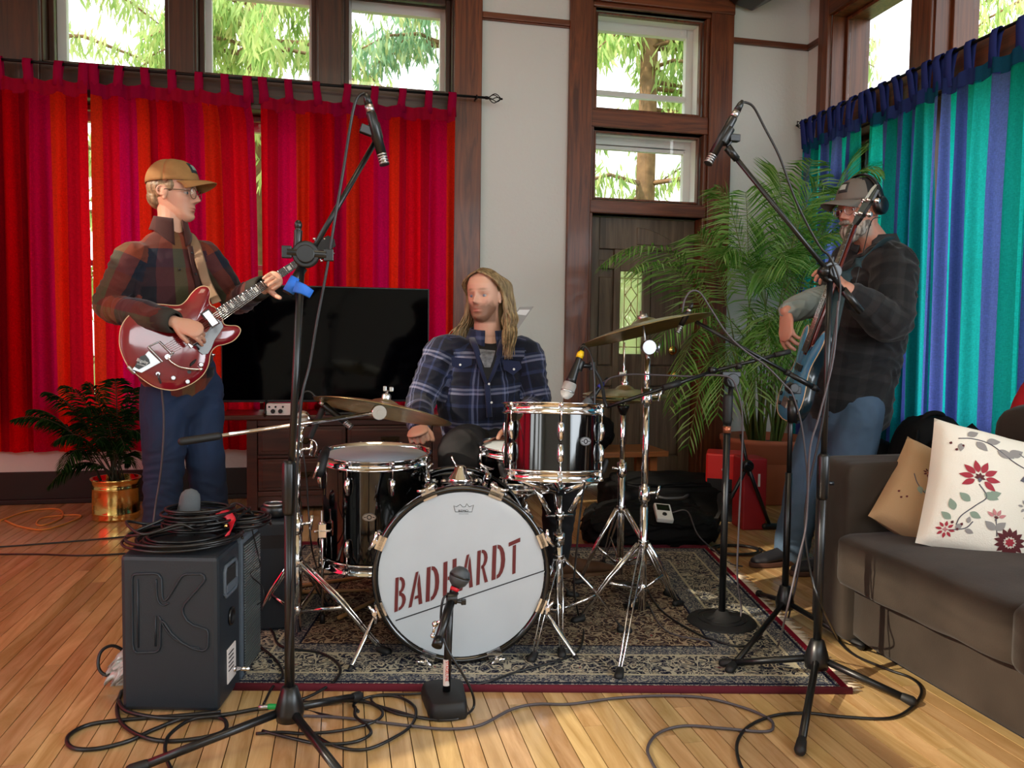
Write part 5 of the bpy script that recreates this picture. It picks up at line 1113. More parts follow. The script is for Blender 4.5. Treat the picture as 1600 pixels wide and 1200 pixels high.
# --- B: tall stand at the front right
B0 = V(1.395, 2.08, 0); ct = Y(1297, 425, 2.08); B0 = V(ct.x+.0, 2.08, 0)
t = thing('microphone_stand', 'tall black boom microphone stand at the front right beside the sofa', 'microphone stand', B0)
MB().cyl(V(B0.x, B0.y, .10), V(B0.x, B0.y, .66), .0125).cyl(V(B0.x, B0.y, .64), ct, .009).build('pole', BLK, t)
clutch(t, (B0.x, B0.y, Y(1280, 745, 2.08).z), BLK); MB().cyl(V(B0.x, B0.y, .62), V(B0.x+.03, B0.y-.01, .62), .006).build('clutch_lever', BLK, t); hub(t, B0, .037, .09, .098)
legs(t, B0, [F(1250, 1176, .01), F(1424, 1099, .01), F(1130, 1040, .01)], .095, .0105)
MB().lathe([(.029, -.012), (.031, -.008), (.031, .008), (.029, .012)], ct, (0, 1, 0), 28).lathe([(.020, -.03), (.022, .028)], ct, (0, 1, 0), 20).ell(ct+V(-.028, -.01, 0), (.018, .02, .016)).cyl(ct+V(0, 0, 0), ct+V(.004, 0, .045), .008).build('boom_clamp', BLK, t, bev=.002)
bl, bt = Y(1345, 487, 2.07), Y(1136, 230, 2.06)
MB().cyl(bl, bt, .0068).cyl(bl, bl.lerp(bt, .14), .0115).build('boom_arm', BLK, t); MB().loft([bl.lerp(bt, .93), bt], [.010, .012], 12).build('boom_end', BLK, t)
mcp = Y(1134, 212, 2.06); dm = (Y(1106, 254, 2.06)-Y(1155, 164, 2.06)).normalized()
MB().cyl(bt, Y(1143, 218, 2.06), .005).box(Y(1147, 216, 2.06), (.030, .02, .02)).lathe([(.015, -.025), (.015, .025)], mcp, dm, 16).build('microphone_clip', BLK, t, bev=.002)
pencil('pencil_microphone', 'black pencil microphone hanging from the front right boom above the palm', Y(1157, 163, 2.06), Y(1106, 256, 2.06), .0125)
cable('black cable running from the front right pencil microphone down along its boom to the clamp', [Y(1158, 162, 2.06), Y(1165, 160, 2.06), Y(1178, 168, 2.06), Y(1195, 200, 2.06), Y(1218, 245, 2.05), Y(1240, 305, 2.05), Y(1262, 352, 2.05), Y(1283, 388, 2.05), Y(1297, 402, 2.045), Y(1312, 440, 2.04), Y(1310, 480, 2.04), Y(1298, 560, 2.04), Y(1285, 660, 2.04), Y(1262, 770, 2.04), Y(1258, 830, 2.04), Y(1268, 900, 2.03), Y(1285, 950, 2.03), F(1310, 1000, .01)], .0034)
cable('grey cable hanging slack left of the front right stand pole', [Y(1310, 470, 2.02), Y(1302, 560, 2.02), Y(1280, 650, 2.02), Y(1266, 700, 2.02), Y(1262, 780, 2.02), Y(1258, 830, 2.02), Y(1246, 880, 2.02), Y(1228, 960, 2.02), F(1215, 1010, .008), F(1195, 1035, .012)], .0030, CABLEG)
# --- C: low tripod stand behind B, its boom rising left over the ride
C0 = V(1.60, 2.60, 0); ch = Y(1237, 606, 2.60); C0 = V(ch.x, 2.60, 0)
t = thing('microphone_stand', 'low black tripod microphone stand with a boom rising left over the ride cymbal', 'microphone stand', C0)
MB().cyl(V(C0.x, C0.y, .08), V(C0.x, C0.y, .56), .0125).cyl(V(C0.x, C0.y, .54), ch-V(0, 0, .03), .009).build('pole', BLK, t); MB().cyl(Y(1238, 625, 2.59), Y(1238, 660, 2.59), .018).build('clutch_grip', BLK, t)
hub(t, C0, .034, .09, .09); legs(t, C0, [F(1140, 1050, .01), F(1345, 1012, .01), V(C0.x+.05, C0.y+.27, 0)], .085)
MB().lathe([(.018, -.022), (.018, .022)], ch, (0, 1, 0), 16).box(ch+V(.012, 0, -.008), (.045, .02, .028)).build('boom_clamp', BLK, t, bev=.003)
bl, bt = Y(1280, 610, 2.60), Y(1088, 503, 2.64)
MB().cyl(bl, bt, .0068).cyl(bl.lerp(bt, .02), bl.lerp(bt, .27), .010).build('boom_arm', BLK, t); MB().cyl(bl.lerp(bt, .03), bl.lerp(bt, .06), .0115).cyl(bl.lerp(bt, .25), bl.lerp(bt, .28), .0115).build('boom_grip', RUB, t)
pencil('pencil_microphone', 'small microphone on the low boom, mostly behind the ride cymbal', Y(1080, 478, 2.64), Y(1058, 520, 2.66), .010)
cable('pale cable arching over the ride cymbal edge from the small microphone behind it', [Y(1066, 488, 2.62), Y(1070, 468, 2.62), Y(1080, 455, 2.62), Y(1094, 458, 2.62), Y(1112, 485, 2.62), Y(1135, 520, 2.61), Y(1160, 545, 2.61), Y(1195, 570, 2.60), Y(1225, 600, 2.58), Y(1240, 620, 2.57), Y(1255, 680, 2.57), Y(1262, 780, 2.57), Y(1250, 880, 2.57), F(1232, 965, .01)], .0036, CABLEG)
# --- D: round base stand
D0 = F(1132, 972); D0 = V(1.385, 2.62, 0); dh = Y(1143, 590, 2.62); D0.x = dh.x-.012
t = thing('microphone_stand', 'black microphone stand on a heavy round base with a short boom to the rack tom', 'microphone stand', D0)
MB().lathe([(0, 0), (.125, 0), (.128, .008), (.12, .018), (.07, .026), (.068, .029), (.03, .034), (.02, .05), (0, .05)], D0, seg=48).build('round_base', BLKM, t); MB().torus(D0+V(0, 0, .027), (0, 0, 1), .068, .0018, 40, 5).torus(D0+V(0, 0, .024), (0, 0, 1), .088, .0015, 40, 5).build('base_rings', BLK, t)
MB().cyl(D0+V(0, 0, .03), V(D0.x, D0.y, Y(1140, 672, 2.62).z), .0125).cyl(V(D0.x, D0.y, .6), dh, .009).build('pole', BLK, t)
MB().lathe([(.0145, -.012), (.0145, .012)], V(D0.x, D0.y, Y(1140, 671, 2.62).z), seg=16).build('copper_collar', mat('copper_ring', 'b06a50', .3, .7), t)
MB().lathe([(.014, -.055), (.017, -.04), (.018, .045), (.015, .055)], V(D0.x, D0.y, Y(1141, 640, 2.62).z), seg=16).build('clutch_grip', RUB, t)
MB().lathe([(.026, -.016), (.026, .016)], dh+V(0, 0, -.010), (0, 1, 0), 20).box(dh+V(-.005, 0, .012), (.075, .024, .02)).build('boom_clamp', BLK, t, bev=.003)
bl, b1, b2_ = Y(1234, 549, 2.62), Y(1118, 579, 2.62), Y(948, 636, 2.66)
MB().cyl(bl, b1, .0068).cyl(b1, b2_, .0068).cyl(b1, Y(1108, 578, 2.62), .012).build('boom_arm', BLK, t)
MB().cyl(bl, Y(1210, 555, 2.62), .0095).cyl(Y(1150, 573, 2.62), Y(1157, 571, 2.62), .012).cyl(Y(1062, 598, 2.63), Y(1036, 606, 2.63), .012).build('boom_grip', RUB, t)
# goosenecks: handheld vocal mic pointing down at the tom, and a second one with a blue ring
def handmic(name, label, tail, head, r=.0125, hr=.0235, ring=None, headm=GRILL):
    tail, head = Vector(tail), Vector(head); d = (head-tail).normalized(); t = thing(name, label, 'microphone', tail); L_ = (head-tail).length
    MB().loft([tail, tail+d*L_*.05, head-d*.045, head-d*.028], [r*.7, r*.8, r*1.35, r*1.6], 20).build('handle', BLK, t)
    MB().lathe([(hr*.92, -.030), (hr*1.0, -.022), (hr*.98, -.002), (hr*1.02, 0), (hr*1.02, .004), (hr*.9, .014), (hr*.5, .026), (0, .029)], head, d, 28).build('grille_head', headm, t)
    k = MB().lathe([(hr*1.04, -.001), (hr*1.05, .002), (hr*1.04, .005)], head, d, 28); k.build('grille_band', CHRD, t)
    if ring: MB().loft([tail-d*.018, tail-d*.004, tail+d*.008], [r*.75, r*1.05, r*.95], 14).build('identifying_ring', ring, t)
    MB().loft([tail-d*.045, tail-d*.016], [r*.4, r*.7], 12).build('connector', BLK, t); return t
YR2 = mat('yellow_ring', 'e8c010', .5); BR = mat('blue_ring', '1c2c98', .45)
handmic('vocal_microphone', 'handheld style microphone with a yellow ring pointing down at the rack tom', Y(906, 556, 2.62), Y(887, 611, 2.60), ring=YR2)
handmic('snare_microphone', 'microphone with a blue ring lying across behind the rack tom rim', Y(938, 604, 2.78), Y(914, 634, 2.76), r=.010, hr=.017, ring=BR, headm=GREY)
gk = Y(925, 572, 2.64)
t = thing('gooseneck', 'black gooseneck and clip holding the yellow ringed microphone', 'microphone clip', b2_)
MB().tube([b2_, Y(945, 628, 2.66), Y(940, 600, 2.65), Y(933, 585, 2.645), gk], .0065).build('flexible_neck', BLK, t); MB().lathe([(.016, -.018), (.016, .018)], Y(905, 571, 2.62), (Y(887, 611, 2.60)-Y(906, 556, 2.62)).normalized(), 16).cyl(Y(905, 571, 2.62), gk, .008).box(gk, (.02, .018, .03)).build('clip', BLK, t, bev=.002)
cable('dark cable looping from the yellow ringed microphone straight down to the floor', [Y(904, 548, 2.62), Y(909, 541, 2.61), Y(918, 545, 2.60), Y(926, 565, 2.58), Y(929, 610, 2.56), Y(927, 660, 2.55), Y(920, 715, 2.54), Y(908, 790, 2.54), Y(900, 870, 2.54), Y(897, 920, 2.55), F(905, 965, .01), F(912, 985, .008), F(905, 1015, .014), F(880, 1030, .014), F(845, 1040, .014), F(800, 1052, .013), F(760, 1066, .013), F(700, 1078, .012), F(650, 1084, .006), F(590, 1086, .005), F(583, 1098, .005), F(620, 1115, .005), F(668, 1122, .005)], .0036)
cable('grey cable from the blue ringed microphone stretched right to the round base stand', [Y(944, 600, 2.77), Y(955, 590, 2.75), Y(985, 585, 2.72), Y(1030, 586, 2.68), Y(1080, 588, 2.64), Y(1115, 586, 2.61), Y(1140, 590, 2.59), Y(1150, 605, 2.59), Y(1160, 650, 2.59), Y(1158, 740, 2.59), Y(1154, 830, 2.59), Y(1152, 900, 2.59), F(1158, 960, .03), F(1140, 1000, .008), F(1100, 1000, .012), F(1040, 985, .012), F(1010, 940, .012)], .0034, CABLEG)
coil(MB(), V(.885, 2.86, .74), .055, 3, .004, h=.012, seed=9).build('cable_bundle', CABLE, base=V(.885, 2.86, .70), **tags('tangle of black cable hung between rack tom and hi-hat stand', 'cable'))
# --- E: kick drum microphone on a small weighted stand
E0 = F(697, 1108); t = thing('kick_microphone_stand', 'short black stand with a rounded rubber base in front of the bass drum', 'microphone stand', E0)
k = MB(); bp = [(-.050, -.075), (-.030, -.092), (.030, -.092), (.050, -.075), (.058, .02), (.050, .075), (-.050, .075), (-.058, .02)]; bp = [V(E0.x+a, E0.y+b+.02, 0) for a, b in bp]; cb = V(E0.x, E0.y+.01, 0); vs = []; n_ = len(bp)*3; cp = crom(bp+[bp[0]], 3)[:-1]
for s_, h_ in ((.98, 0), (1.03, .006), (1.0, .030), (.93, .044), (.88, .047)): vs += [cb.lerp(p, s_)+V(0, 0, h_) for p in cp]
k.add(vs, [(j*n_+i, j*n_+(i+1) % n_, (j+1)*n_+(i+1) % n_, (j+1)*n_+i) for j in range(4) for i in range(n_)]+[tuple(4*n_+i for i in range(n_)), tuple(reversed(range(n_)))]); k.build('weighted_base', RUB, t)
ek = Y(704, 935, E0.y); ekb = V(E0.x+.002, E0.y+.012, .04)
MB().cyl(ekb, V(ek.x, E0.y+.012, ek.z), .011).build('pole', BLK, t)
LBL = mat('white_label', 'd8d0cc', .4, ); lb = V(E0.x+.002, E0.y+.001, .10)
k = MB(); k.grid(lambda u, v: V(ekb.x+.0114*math.sin((u-.5)*2.2), ekb.y-.0114*math.cos((u-.5)*2.2), .065+.075*v), 8, 1); k.build('label_sticker', LBL, t, fixn=False)
textmesh('STAGELINE', .0125, 'label_text', mat('red_print', 'c02a18', .5), t, V(ekb.x-.0045, ekb.y-.0122, .137), V(0, 0, -1), V(1, 0, 0), V(0, -1, 0), sx=.93, al='LEFT')
b0, b1 = Y(683, 1008, E0.y-.09), Y(706, 935, E0.y+.01)
MB().cyl(b0, b1, .0125).loft([b0-(b1-b0).normalized()*.004, b0+(b1-b0).normalized()*.02], [.0145, .0145], 16).cyl(b1, Y(712, 925, E0.y+.02), .010).build('boom_tube', BLK, t)
MB().lathe([(.017, -.014), (.017, .014)], b1, (1, 0, 0), 16).cyl(b1+V(0, 0, -.005), b1+V(.028, 0, -.012), .005).box(b1+V(.033, 0, -.012), (.014, .01, .016)).build('swivel', BLK, t, bev=.002)
mh = Y(680, 975, E0.y-.03); MB().cyl(b0.lerp(b1, .55), mh, .005).cyl(mh, mh+V(-.006, 0, -.028), .0035).ell(mh+V(-.006, 0, -.032), .007).ell(mh, .009).build('tension_lever', CHR, t)
mb = Y(718, 902, E0.y+.03); t = thing('kick_microphone', 'round grey ball microphone with a red ring aimed at the bass drum', 'microphone', Y(708, 922, E0.y+.02)); md = (mb-Y(708, 926, E0.y+.02)).normalized()
BALL = mat('pewter_grille', (.09, .10, .11, 1), .38, .7, bump=.35, bscale=700)
MB().lathe([(.0, -.030), (.012, -.029), (.024, -.018), (.0295, -.004), (.030, .003)], mb, V(.35, .1, .93), 32).build('lower_basket', BALL, t); MB().lathe([(.030, .004), (.0295, .008), (.024, .020), (.012, .029), (0, .031)], mb, V(.35, .1, .93), 32).build('upper_basket', BALL, t); MB().lathe([(.0305, .0005), (.031, .004), (.0305, .0065)], mb, V(.35, .1, .93), 32).build('basket_seam', BLK, t)
MB().loft([mb-md*.052, mb-md*.026], [.011, .013], 14).build('neck', BLK, t); MB().loft([mb-md*.040, mb-md*.030], [.0125, .0135], 14).build('red_ring', REDP, t)
cable('grey black cable curling from the ball microphone round its weighted base', [mb-md*.055, Y(693, 935, E0.y+.0), Y(689, 970, E0.y-.01), Y(697, 1010, E0.y-.03), Y(718, 1045, E0.y-.04), Y(737, 1080, E0.y-.03), F(740, 1105, .01), F(722, 1120, .006), F(700, 1125, .006), F(660, 1122, .006), F(610, 1108, .006), F(560, 1096, .006), F(500, 1098, .006)], .0036)
# --- floor tom microphone on a rim clamp
t = pencil('pencil_microphone', 'black pencil microphone clamped to the floor tom rim, pointing down right', Y(494, 622, 2.80), Y(549, 668, 2.76), .0115)
t = thing('rim_clamp', 'black clip and bent chrome arm fixed to the left rim of the floor tom', 'microphone clip', Y(512, 715, 2.84))
MB().tube([Y(505, 638, 2.80), Y(497, 655, 2.80), Y(490, 670, 2.80), Y(484, 685, 2.80)], .011).build('clip_grip', RUB, t); MB().tube([Y(484, 686, 2.80), Y(492, 690, 2.80), Y(495, 700, 2.80), Y(492, 712, 2.81), Y(500, 716, 2.82)], .003).build('bent_arm', CHR, t)
MB().loft([Y(510, 702, 2.84), Y(505, 715, 2.80), Y(501, 735, 2.78), Y(498, 745, 2.78)], [.014, .018, .016, .010], 10).build('clamp_body', RUB, t); MB().cyl(Y(499, 722, 2.77), Y(490, 748, 2.77), .005).build('clamp_lever', CHR, t)
cable('thin black cable arching from the floor tom microphone down behind the crash stand', [Y(493, 620, 2.80), Y(484, 612, 2.80), Y(474, 614, 2.80), Y(468, 630, 2.80), Y(466, 660, 2.80), Y(478, 740, 2.80), Y(482, 800, 2.80), Y(488, 860, 2.80), F(500, 900, .015), F(520, 940, .015)], .0032)
# ---------------------------------------------------------------- powered loudspeaker, seen from its side/back
SPK = mat('grey_textured_plastic', '1b232b', .5, bump=.12, bscale=500); SPKS = mat('slate_textured_plastic', '4c5660', .5, bump=.12, bscale=500)
s0, s1 = V(-.590, 2.285, 0), V(-.330, 2.225, 0)          # front-left and front-right bottom corners
s2 = V(-.262, 2.61, 0); s3 = V(-.62, 2.58, 0); hz = .405
t = thing('loudspeaker', 'tall dark grey powered loudspeaker with an embossed letter on its side and cables on top', 'loudspeaker', s0)
def lift(p, z, o=None): return V(p.x, p.y, z)
top0, top1, top2, top3 = Y(193, 868, s0.y), Y(343, 872, s1.y), Y(400, 812, s2.y), Y(235, 812, s3.y)
zt = .435; k = MB()
sm = s1.lerp(s2, .5); 
prof_s = [s0, s1, sm, s3.lerp(s2, .12)]
k.prism([lift(p, .004) for p in prof_s], zt-.004, (0, 0, 1)); k.build('cabinet', SPK, t, bev=.012)
# front baffle half with the grille, towards the rug
k = MB(); g = [sm+V(.004, 0, 0), s2, s2+V(-.13, .06, 0), s3+V(.02, .02, 0), s3.lerp(s2, .12)+V(0, .002, 0)]
k.prism([lift(p, .004) for p in g], zt-.006, (0, 0, 1)); k.build('front_frame', SPKS, t, bev=.012)
n_ = (s1-s2).cross(V(0, 0, 1)).normalized(); n_ = n_ if n_.x > 0 else -n_; dd = (s2-s1).normalized()
MESHM = mat('perforated_grille', (.30, .36, .38, 1), .35, .8)
k = MB(); a = sm+dd*.022; b = s2-dd*.012; ng = 46
for i in range(ng):
    z_ = .03+(zt-.06)*i/(ng-1); k.box((a+b)/2+n_*.007+V(0, 0, z_), ((b-a).length, .003, .005), Matrix((dd, n_, V(0, 0, 1))).transposed())
k.build('grille', MESHM, t, kind='stuff'); 
k = MB(); k.box((a+b)/2+n_*.003+V(0, 0, zt/2), ((b-a).length, .004, zt-.04), Matrix((dd, n_, V(0, 0, 1))).transposed()); k.build('grille_backing', BLKM, t)
n1 = n_; RmS = Matrix((dd, n_, V(0, 0, 1))).transposed()
def SP(f, z_, o=0): return s1+(sm-s1)*f+n_*o+V(0, 0, z_)
MB().box(SP(.5, zt-.085, .0005), (.085, .012, .07), RmS).build('handle_recess', BLKM, t, bev=.012); MB().box(SP(.5, zt-.105, .004), (.095, .012, .022), RmS).loft([SP(.5, zt-.085, .003)+dd*x_+V(0, 0, z_) for x_, z_ in ((-.052, -.03), (-.052, .03), (-.042, .042), (.042, .042), (.052, .03), (.052, -.03), (.042, -.042), (-.042, -.042), (-.052, -.03))], .006, 8).build('carry_handle', SPKS, t, bev=.004)
MB().lathe([(.026, .0), (.026, .006), (.018, .007), (.016, -.02)], SP(.55, .235, 0), n_, 24).build('port_ring', BLK, t)
pl = MB().box(SP(.55, .10, .001), (.075, .004, .10), RmS).build('rating_plate', LBL, t, bev=.002); k = MB()
for i in range(5): k.box(SP(.5, .135-.012*i, .004), (.045-.006*(i % 2), .001, .003), RmS)
k.build('plate_print', INKB, pl, kind='stuff'); MB().lathe([(.008, 0), (.008, .006)], SP(.62, .075, .003), n_, 16).cyl(SP(.62, .075, .003), SP(.62, .075, .05), .006).build('input_jack', CHR, pl)
# embossed outline letter on the side facing the camera
e0 = (s1-s0).normalized(); en = V(e0.y, -e0.x, 0); en = en if en.y < 0 else -en
def EP(px, py): return PL(px, py, s0+en*.001, en)
Kp = [[(207, 900), (209, 1014), (216, 1021), (222, 1015), (220, 905)], ]
outer = [(214, 1020), (209, 1016), (207, 1006), (206, 905), (208, 899), (213, 897), (242, 896), (248, 898), (252, 904), (253, 932), (255, 938), (259, 938), (263, 934), (280, 906), (285, 900), (291, 897), (314, 897), (319, 900), (320, 906), (316, 912), (289, 943), (285, 951), (286, 960), (292, 970), (302, 977), (318, 982), (323, 984), (325, 989), (325, 1010), (322, 1015), (316, 1017), (300, 1013), (284, 1004), (268, 990), (257, 973), (253, 970), (251, 974), (250, 1010), (248, 1016), (243, 1019)]
k = MB(); P_ = [EP(*p)+en*.0005 for p in outer]; k.loft(P_+[P_[0], P_[1]], .0034, 6)
for ln_ in ([(216, 1012), (215, 905)], [(244, 905), (245, 930), (249, 942), (256, 946), (264, 942)], [(243, 962), (243, 1010)], [(248, 962), (258, 982), (274, 999), (292, 1009), (312, 1013)]): k.tube([EP(*p)+en*.0004 for p in ln_], .0024, 6, 4)
k.build('embossed_letter', SPK, t)
# --- second loudspeaker lying behind, with a small mixer on it
q0 = V(-.245, 2.80, 0); t = thing('loudspeaker', 'second dark grey loudspeaker cabinet behind the first, under a small black device', 'loudspeaker', q0)
MB().b2((-.30, 2.82, .005), (-.155, 3.2, .395)).build('cabinet', SPK, t, bev=.012); MB().tube([(-.152, 2.90, .33), (-.152, 2.87, .20), (-.152, 2.92, .12)], .003, 6, 4).build('embossed_line', SPK, t)
MB().b2((-.30, 2.82, .30), (-.16, 2.816, .345)).build('vent', BLKM, t)
a = V(-.235, 2.90, .395); k = MB(); o = thing('headphone_amplifier', 'small black rounded device with silver rim on top of the rear loudspeaker', 'device', a)
MB().lathe([(.045, .002), (.05, .01), (.05, .035), (.045, .042), (0, .044)], a, seg=24).build('case', BLK, o); MB().torus(a+V(0, 0, .045), (0, 0, 1), .036, .004, 24, 6).build('rim', CHRD, o)
# --- things on top of the first loudspeaker
ct_ = F(262, 845, zt+.005)
c1 = V(-.475, 2.40, zt); 
coil(MB(), c1+V(.03, .0, 0), .125, 8, .0042, h=.003, sx=1.05, seed=2, wob=.24).build('cable_coil', CABLE, base=c1, **tags('wide coil of black cable lying lowest on top of the loudspeaker', 'cable'))
coil(MB(), c1+V(.06, .05, .02), .085, 9, .0042, h=.008, sx=1.1, seed=5, wob=.12).build('cable_coil', CABLE, base=c1+V(.06, .05, .02), **tags('tighter coil of black cable piled on the wide coil on the loudspeaker', 'cable'))
coil(MB(), c1+V(.17, .14, .0), .07, 7, .0036, h=.006, sx=1.1, seed=8, wob=.15).build('cable_coil', CABLE, base=c1+V(.17, .14, 0), **tags('loose black coil at the grille end of the loudspeaker top', 'cable'))
cable('thin wire drooping from the loudspeaker top past its grille', [c1+V(.2, .10, .03), Y(404, 870, 2.55), Y(406, 885, 2.5), Y(395, 892, 2.48), Y(392, 900, 2.5), Y(408, 915, 2.55), Y(412, 935, 2.55), Y(402, 945, 2.56)], .002)
rt_ = np.random.RandomState(12)
for q_, (lab, cx_, cy_, r_) in enumerate((('loose black cable snaking over the coils at the front of the loudspeaker top', -.46, 2.36, .11), ('thin black lead twisting across the middle of the coils on the loudspeaker', -.42, 2.45, .09), ('black cable wandering over the rear of the loudspeaker top towards the grille', -.36, 2.50, .10))):
    pts_ = [V(cx_+r_*math.cos(a)*(.5+.7*rt_.rand()), cy_+r_*math.sin(a)*(.4+.7*rt_.rand()), zt+.045+.035*rt_.rand()) for a in np.linspace(0, 2*PI*2.2, 17)]
    cable(lab, pts_, .0040)
vc = V(-.385, 2.44, zt+.05); t = thing('red_cable_tie', 'red fabric strap wrapped round the cables on the loudspeaker', 'strap', vc)
k = MB(); pts = [Y(330, 815, 2.40), Y(342, 803, 2.40), Y(356, 804, 2.41), Y(362, 816, 2.40), Y(360, 830, 2.36), Y(352, 838, 2.34)]; k.loft(crom(pts, 5), [(.002+.012*math.sin(PI*min(1, .12+i/28)), .002) for i in range(26)], 8, side=V(.3, .6, .7)); k.build('strap', REDP, t)
MB().ell(Y(353, 822, 2.385), .006).build('snap_button', BRS, t)
fc2 = Y(296, 785, 2.50); t = thing('foam_windscreen', 'grey foam covered microphone standing among the cables on the loudspeaker', 'microphone', V(fc2.x, fc2.y, zt+.01))
MB().loft([V(fc2.x-.012, fc2.y, zt+.01), V(fc2.x-.005, fc2.y, zt+.05), V(fc2.x+.002, fc2.y, fc2.z+.012)], [(.030, .022), (.034, .026), (.030, .024)], 20, round_=True, side=V(1, 0, 0)).build('foam', GREY, t); MB().loft([V(fc2.x-.016, fc2.y, zt+.002), V(fc2.x-.012, fc2.y, zt+.012)], [(.028, .02)]*2, 16, side=V(1, 0, 0)).build('body', BLK, t)
# --- cables on the floor
cable('thick black cable looping left from under the loudspeaker and back', [F(345, 1112, .006), F(280, 1118, .006), F(200, 1124, .006), F(140, 1132, .006), F(107, 1150, .006), F(112, 1168, .006), F(150, 1170, .006), F(200, 1158, .006), F(240, 1140, .006), F(290, 1122, .008), F(345, 1122, .008), F(352, 1140, .006), F(320, 1152, .006), F(262, 1158, .006), F(220, 1150, .008), F(190, 1130, .006), F(183, 1105, .006), F(190, 1080, .006)], .0056)
cable('black cable winding across the floor under the left stand legs towards the left edge', [F(185, 1095, .015), F(200, 1112, .012), F(260, 1122, .010), F(340, 1118, .012), F(400, 1108, .012), F(420, 1106, .012)], .006)
cable('black cable falling in an arc from the loudspeaker foot to the lower picture edge', [F(345, 1118, .014), F(300, 1124, .014), F(268, 1145, .014), F(258, 1165, .010), F(262, 1190, .008), F(275, 1215, .008)], .005)
cable('black cable loop on the boards between the left stand base and the small stand', [F(440, 1092, .012), F(500, 1098, .010), F(560, 1094, .010), F(595, 1108, .008), F(590, 1125, .008), F(540, 1140, .008), F(480, 1146, .006), F(440, 1144, .006), F(400, 1146, .006)], .0042)
cable('wide oval black cable loop in front of the rug by the small stand', [F(560, 1112, .006), F(553, 1100, .006), F(580, 1088, .006), F(620, 1088, .006), F(648, 1105, .006), F(645, 1130, .006), F(620, 1150, .006), F(570, 1171, .006), F(520, 1164, .006), F(480, 1140, .006), F(455, 1122, .006)], .0042)
cable('second oval black cable loop crossing the wide one near the left stand', [F(555, 1105, .010), F(556, 1120, .010), F(575, 1135, .008), F(578, 1148, .008), F(550, 1160, .008), F(500, 1162, .008), F(450, 1152, .008), F(410, 1142, .008)], .0045)
cable('long grey cable crossing the bare boards to the right below the rug edge', [F(440, 1118, .006), F(520, 1120, .006), F(590, 1128, .006), F(650, 1135, .006), F(700, 1139, .006), F(750, 1133, .006), F(800, 1108, .006), F(840, 1100, .006), F(890, 1100, .006), F(960, 1091, .006), F(1030, 1087, .006), F(1100, 1090, .006), F(1160, 1105, .006), F(1200, 1122, .006), F(1208, 1135, .006), F(1195, 1143, .006), F(1130, 1138, .006), F(1070, 1134, .006), F(1030, 1145, .006), F(1012, 1168, .006), F(1018, 1190, .006), F(1030, 1210, .006)], .0040, CABLEG)
cable('brown grey cable curving round the right stand feet beside the sofa', [F(1170, 1220, .006), F(1155, 1190, .006), F(1152, 1160, .006), F(1170, 1135, .006), F(1210, 1118, .006), F(1260, 1114, .006), F(1320, 1120, .006), F(1390, 1122, .006), F(1425, 1105, .006), F(1440, 1080, .006), F(1425, 1060, .006), F(1385, 1045, .006), F(1330, 1020, .006), F(1300, 985, .006), F(1285, 940, .02), Y(1280, 900, 2.4)], .0044, CABLE)
cable('black cable snaking on the rug left of the bass drum', [F(402, 960, .014), F(425, 985, .014), F(440, 1010, .014), F(500, 1020, .014), F(530, 1040, .014), F(525, 1062, .014), F(490, 1085, .01), F(455, 1098, .01)], .0045)
cable('black cable on the rug in front of the grille end of the loudspeaker', [F(400, 1005, .014), F(430, 1030, .014), F(442, 1055, .014), F(425, 1075, .014), F(412, 1100, .01)], .004)
cable('dark cable meandering over the rug between the ride stand and the round base', [F(1000, 900, .014), F(1030, 950, .014), F(1080, 985, .014), F(1115, 1000, .014), F(1160, 1010, .014), F(1190, 995, .014)], .004)
cable('black cable on the back part of the rug under the floor tom', [F(480, 895, .014), F(540, 868, .014), F(560, 880, .014), F(620, 880, .014), F(580, 890, .014), F(480, 900, .014)], .0035)
b = F(428, 1104, .02); t = thing('green_cable_plug', 'jack plug with a green sleeve lying against the left stand pole', 'plug', b)
MB().cyl(F(404, 1105, .022), F(421, 1104, .022), .006).build('plug_barrel', CHRD, t); MB().loft([F(421, 1104, .022), F(440, 1104, .022)], [.008, .007], 12, round_=True).build('green_sleeve', mat('green_plastic', '0c9a4a', .4), t)
# plastic bag and loop left of the loudspeaker
pb = F(182, 1070, .0); k = MB()
cushion(k, pb+V(.02, .03, .035), (.09, .09, .07), pw=2.2, wr=.022, n=12, seed=3); k.build('plastic_bag', mat('clear_plastic', 'b8b8b4', .12, spec=.8), base=pb, **tags('crumpled clear plastic bag on the floor left of the loudspeaker', 'bag'))
cable('short stiff black cable loop leaning on the plastic bag', [pb+V(.03, .06, .06), pb+V(-.02, .05, .10), pb+V(-.05, .03, .09), pb+V(-.05, .01, .05), pb+V(-.02, 0, .03), pb+V(.03, .02, .05)], .005)
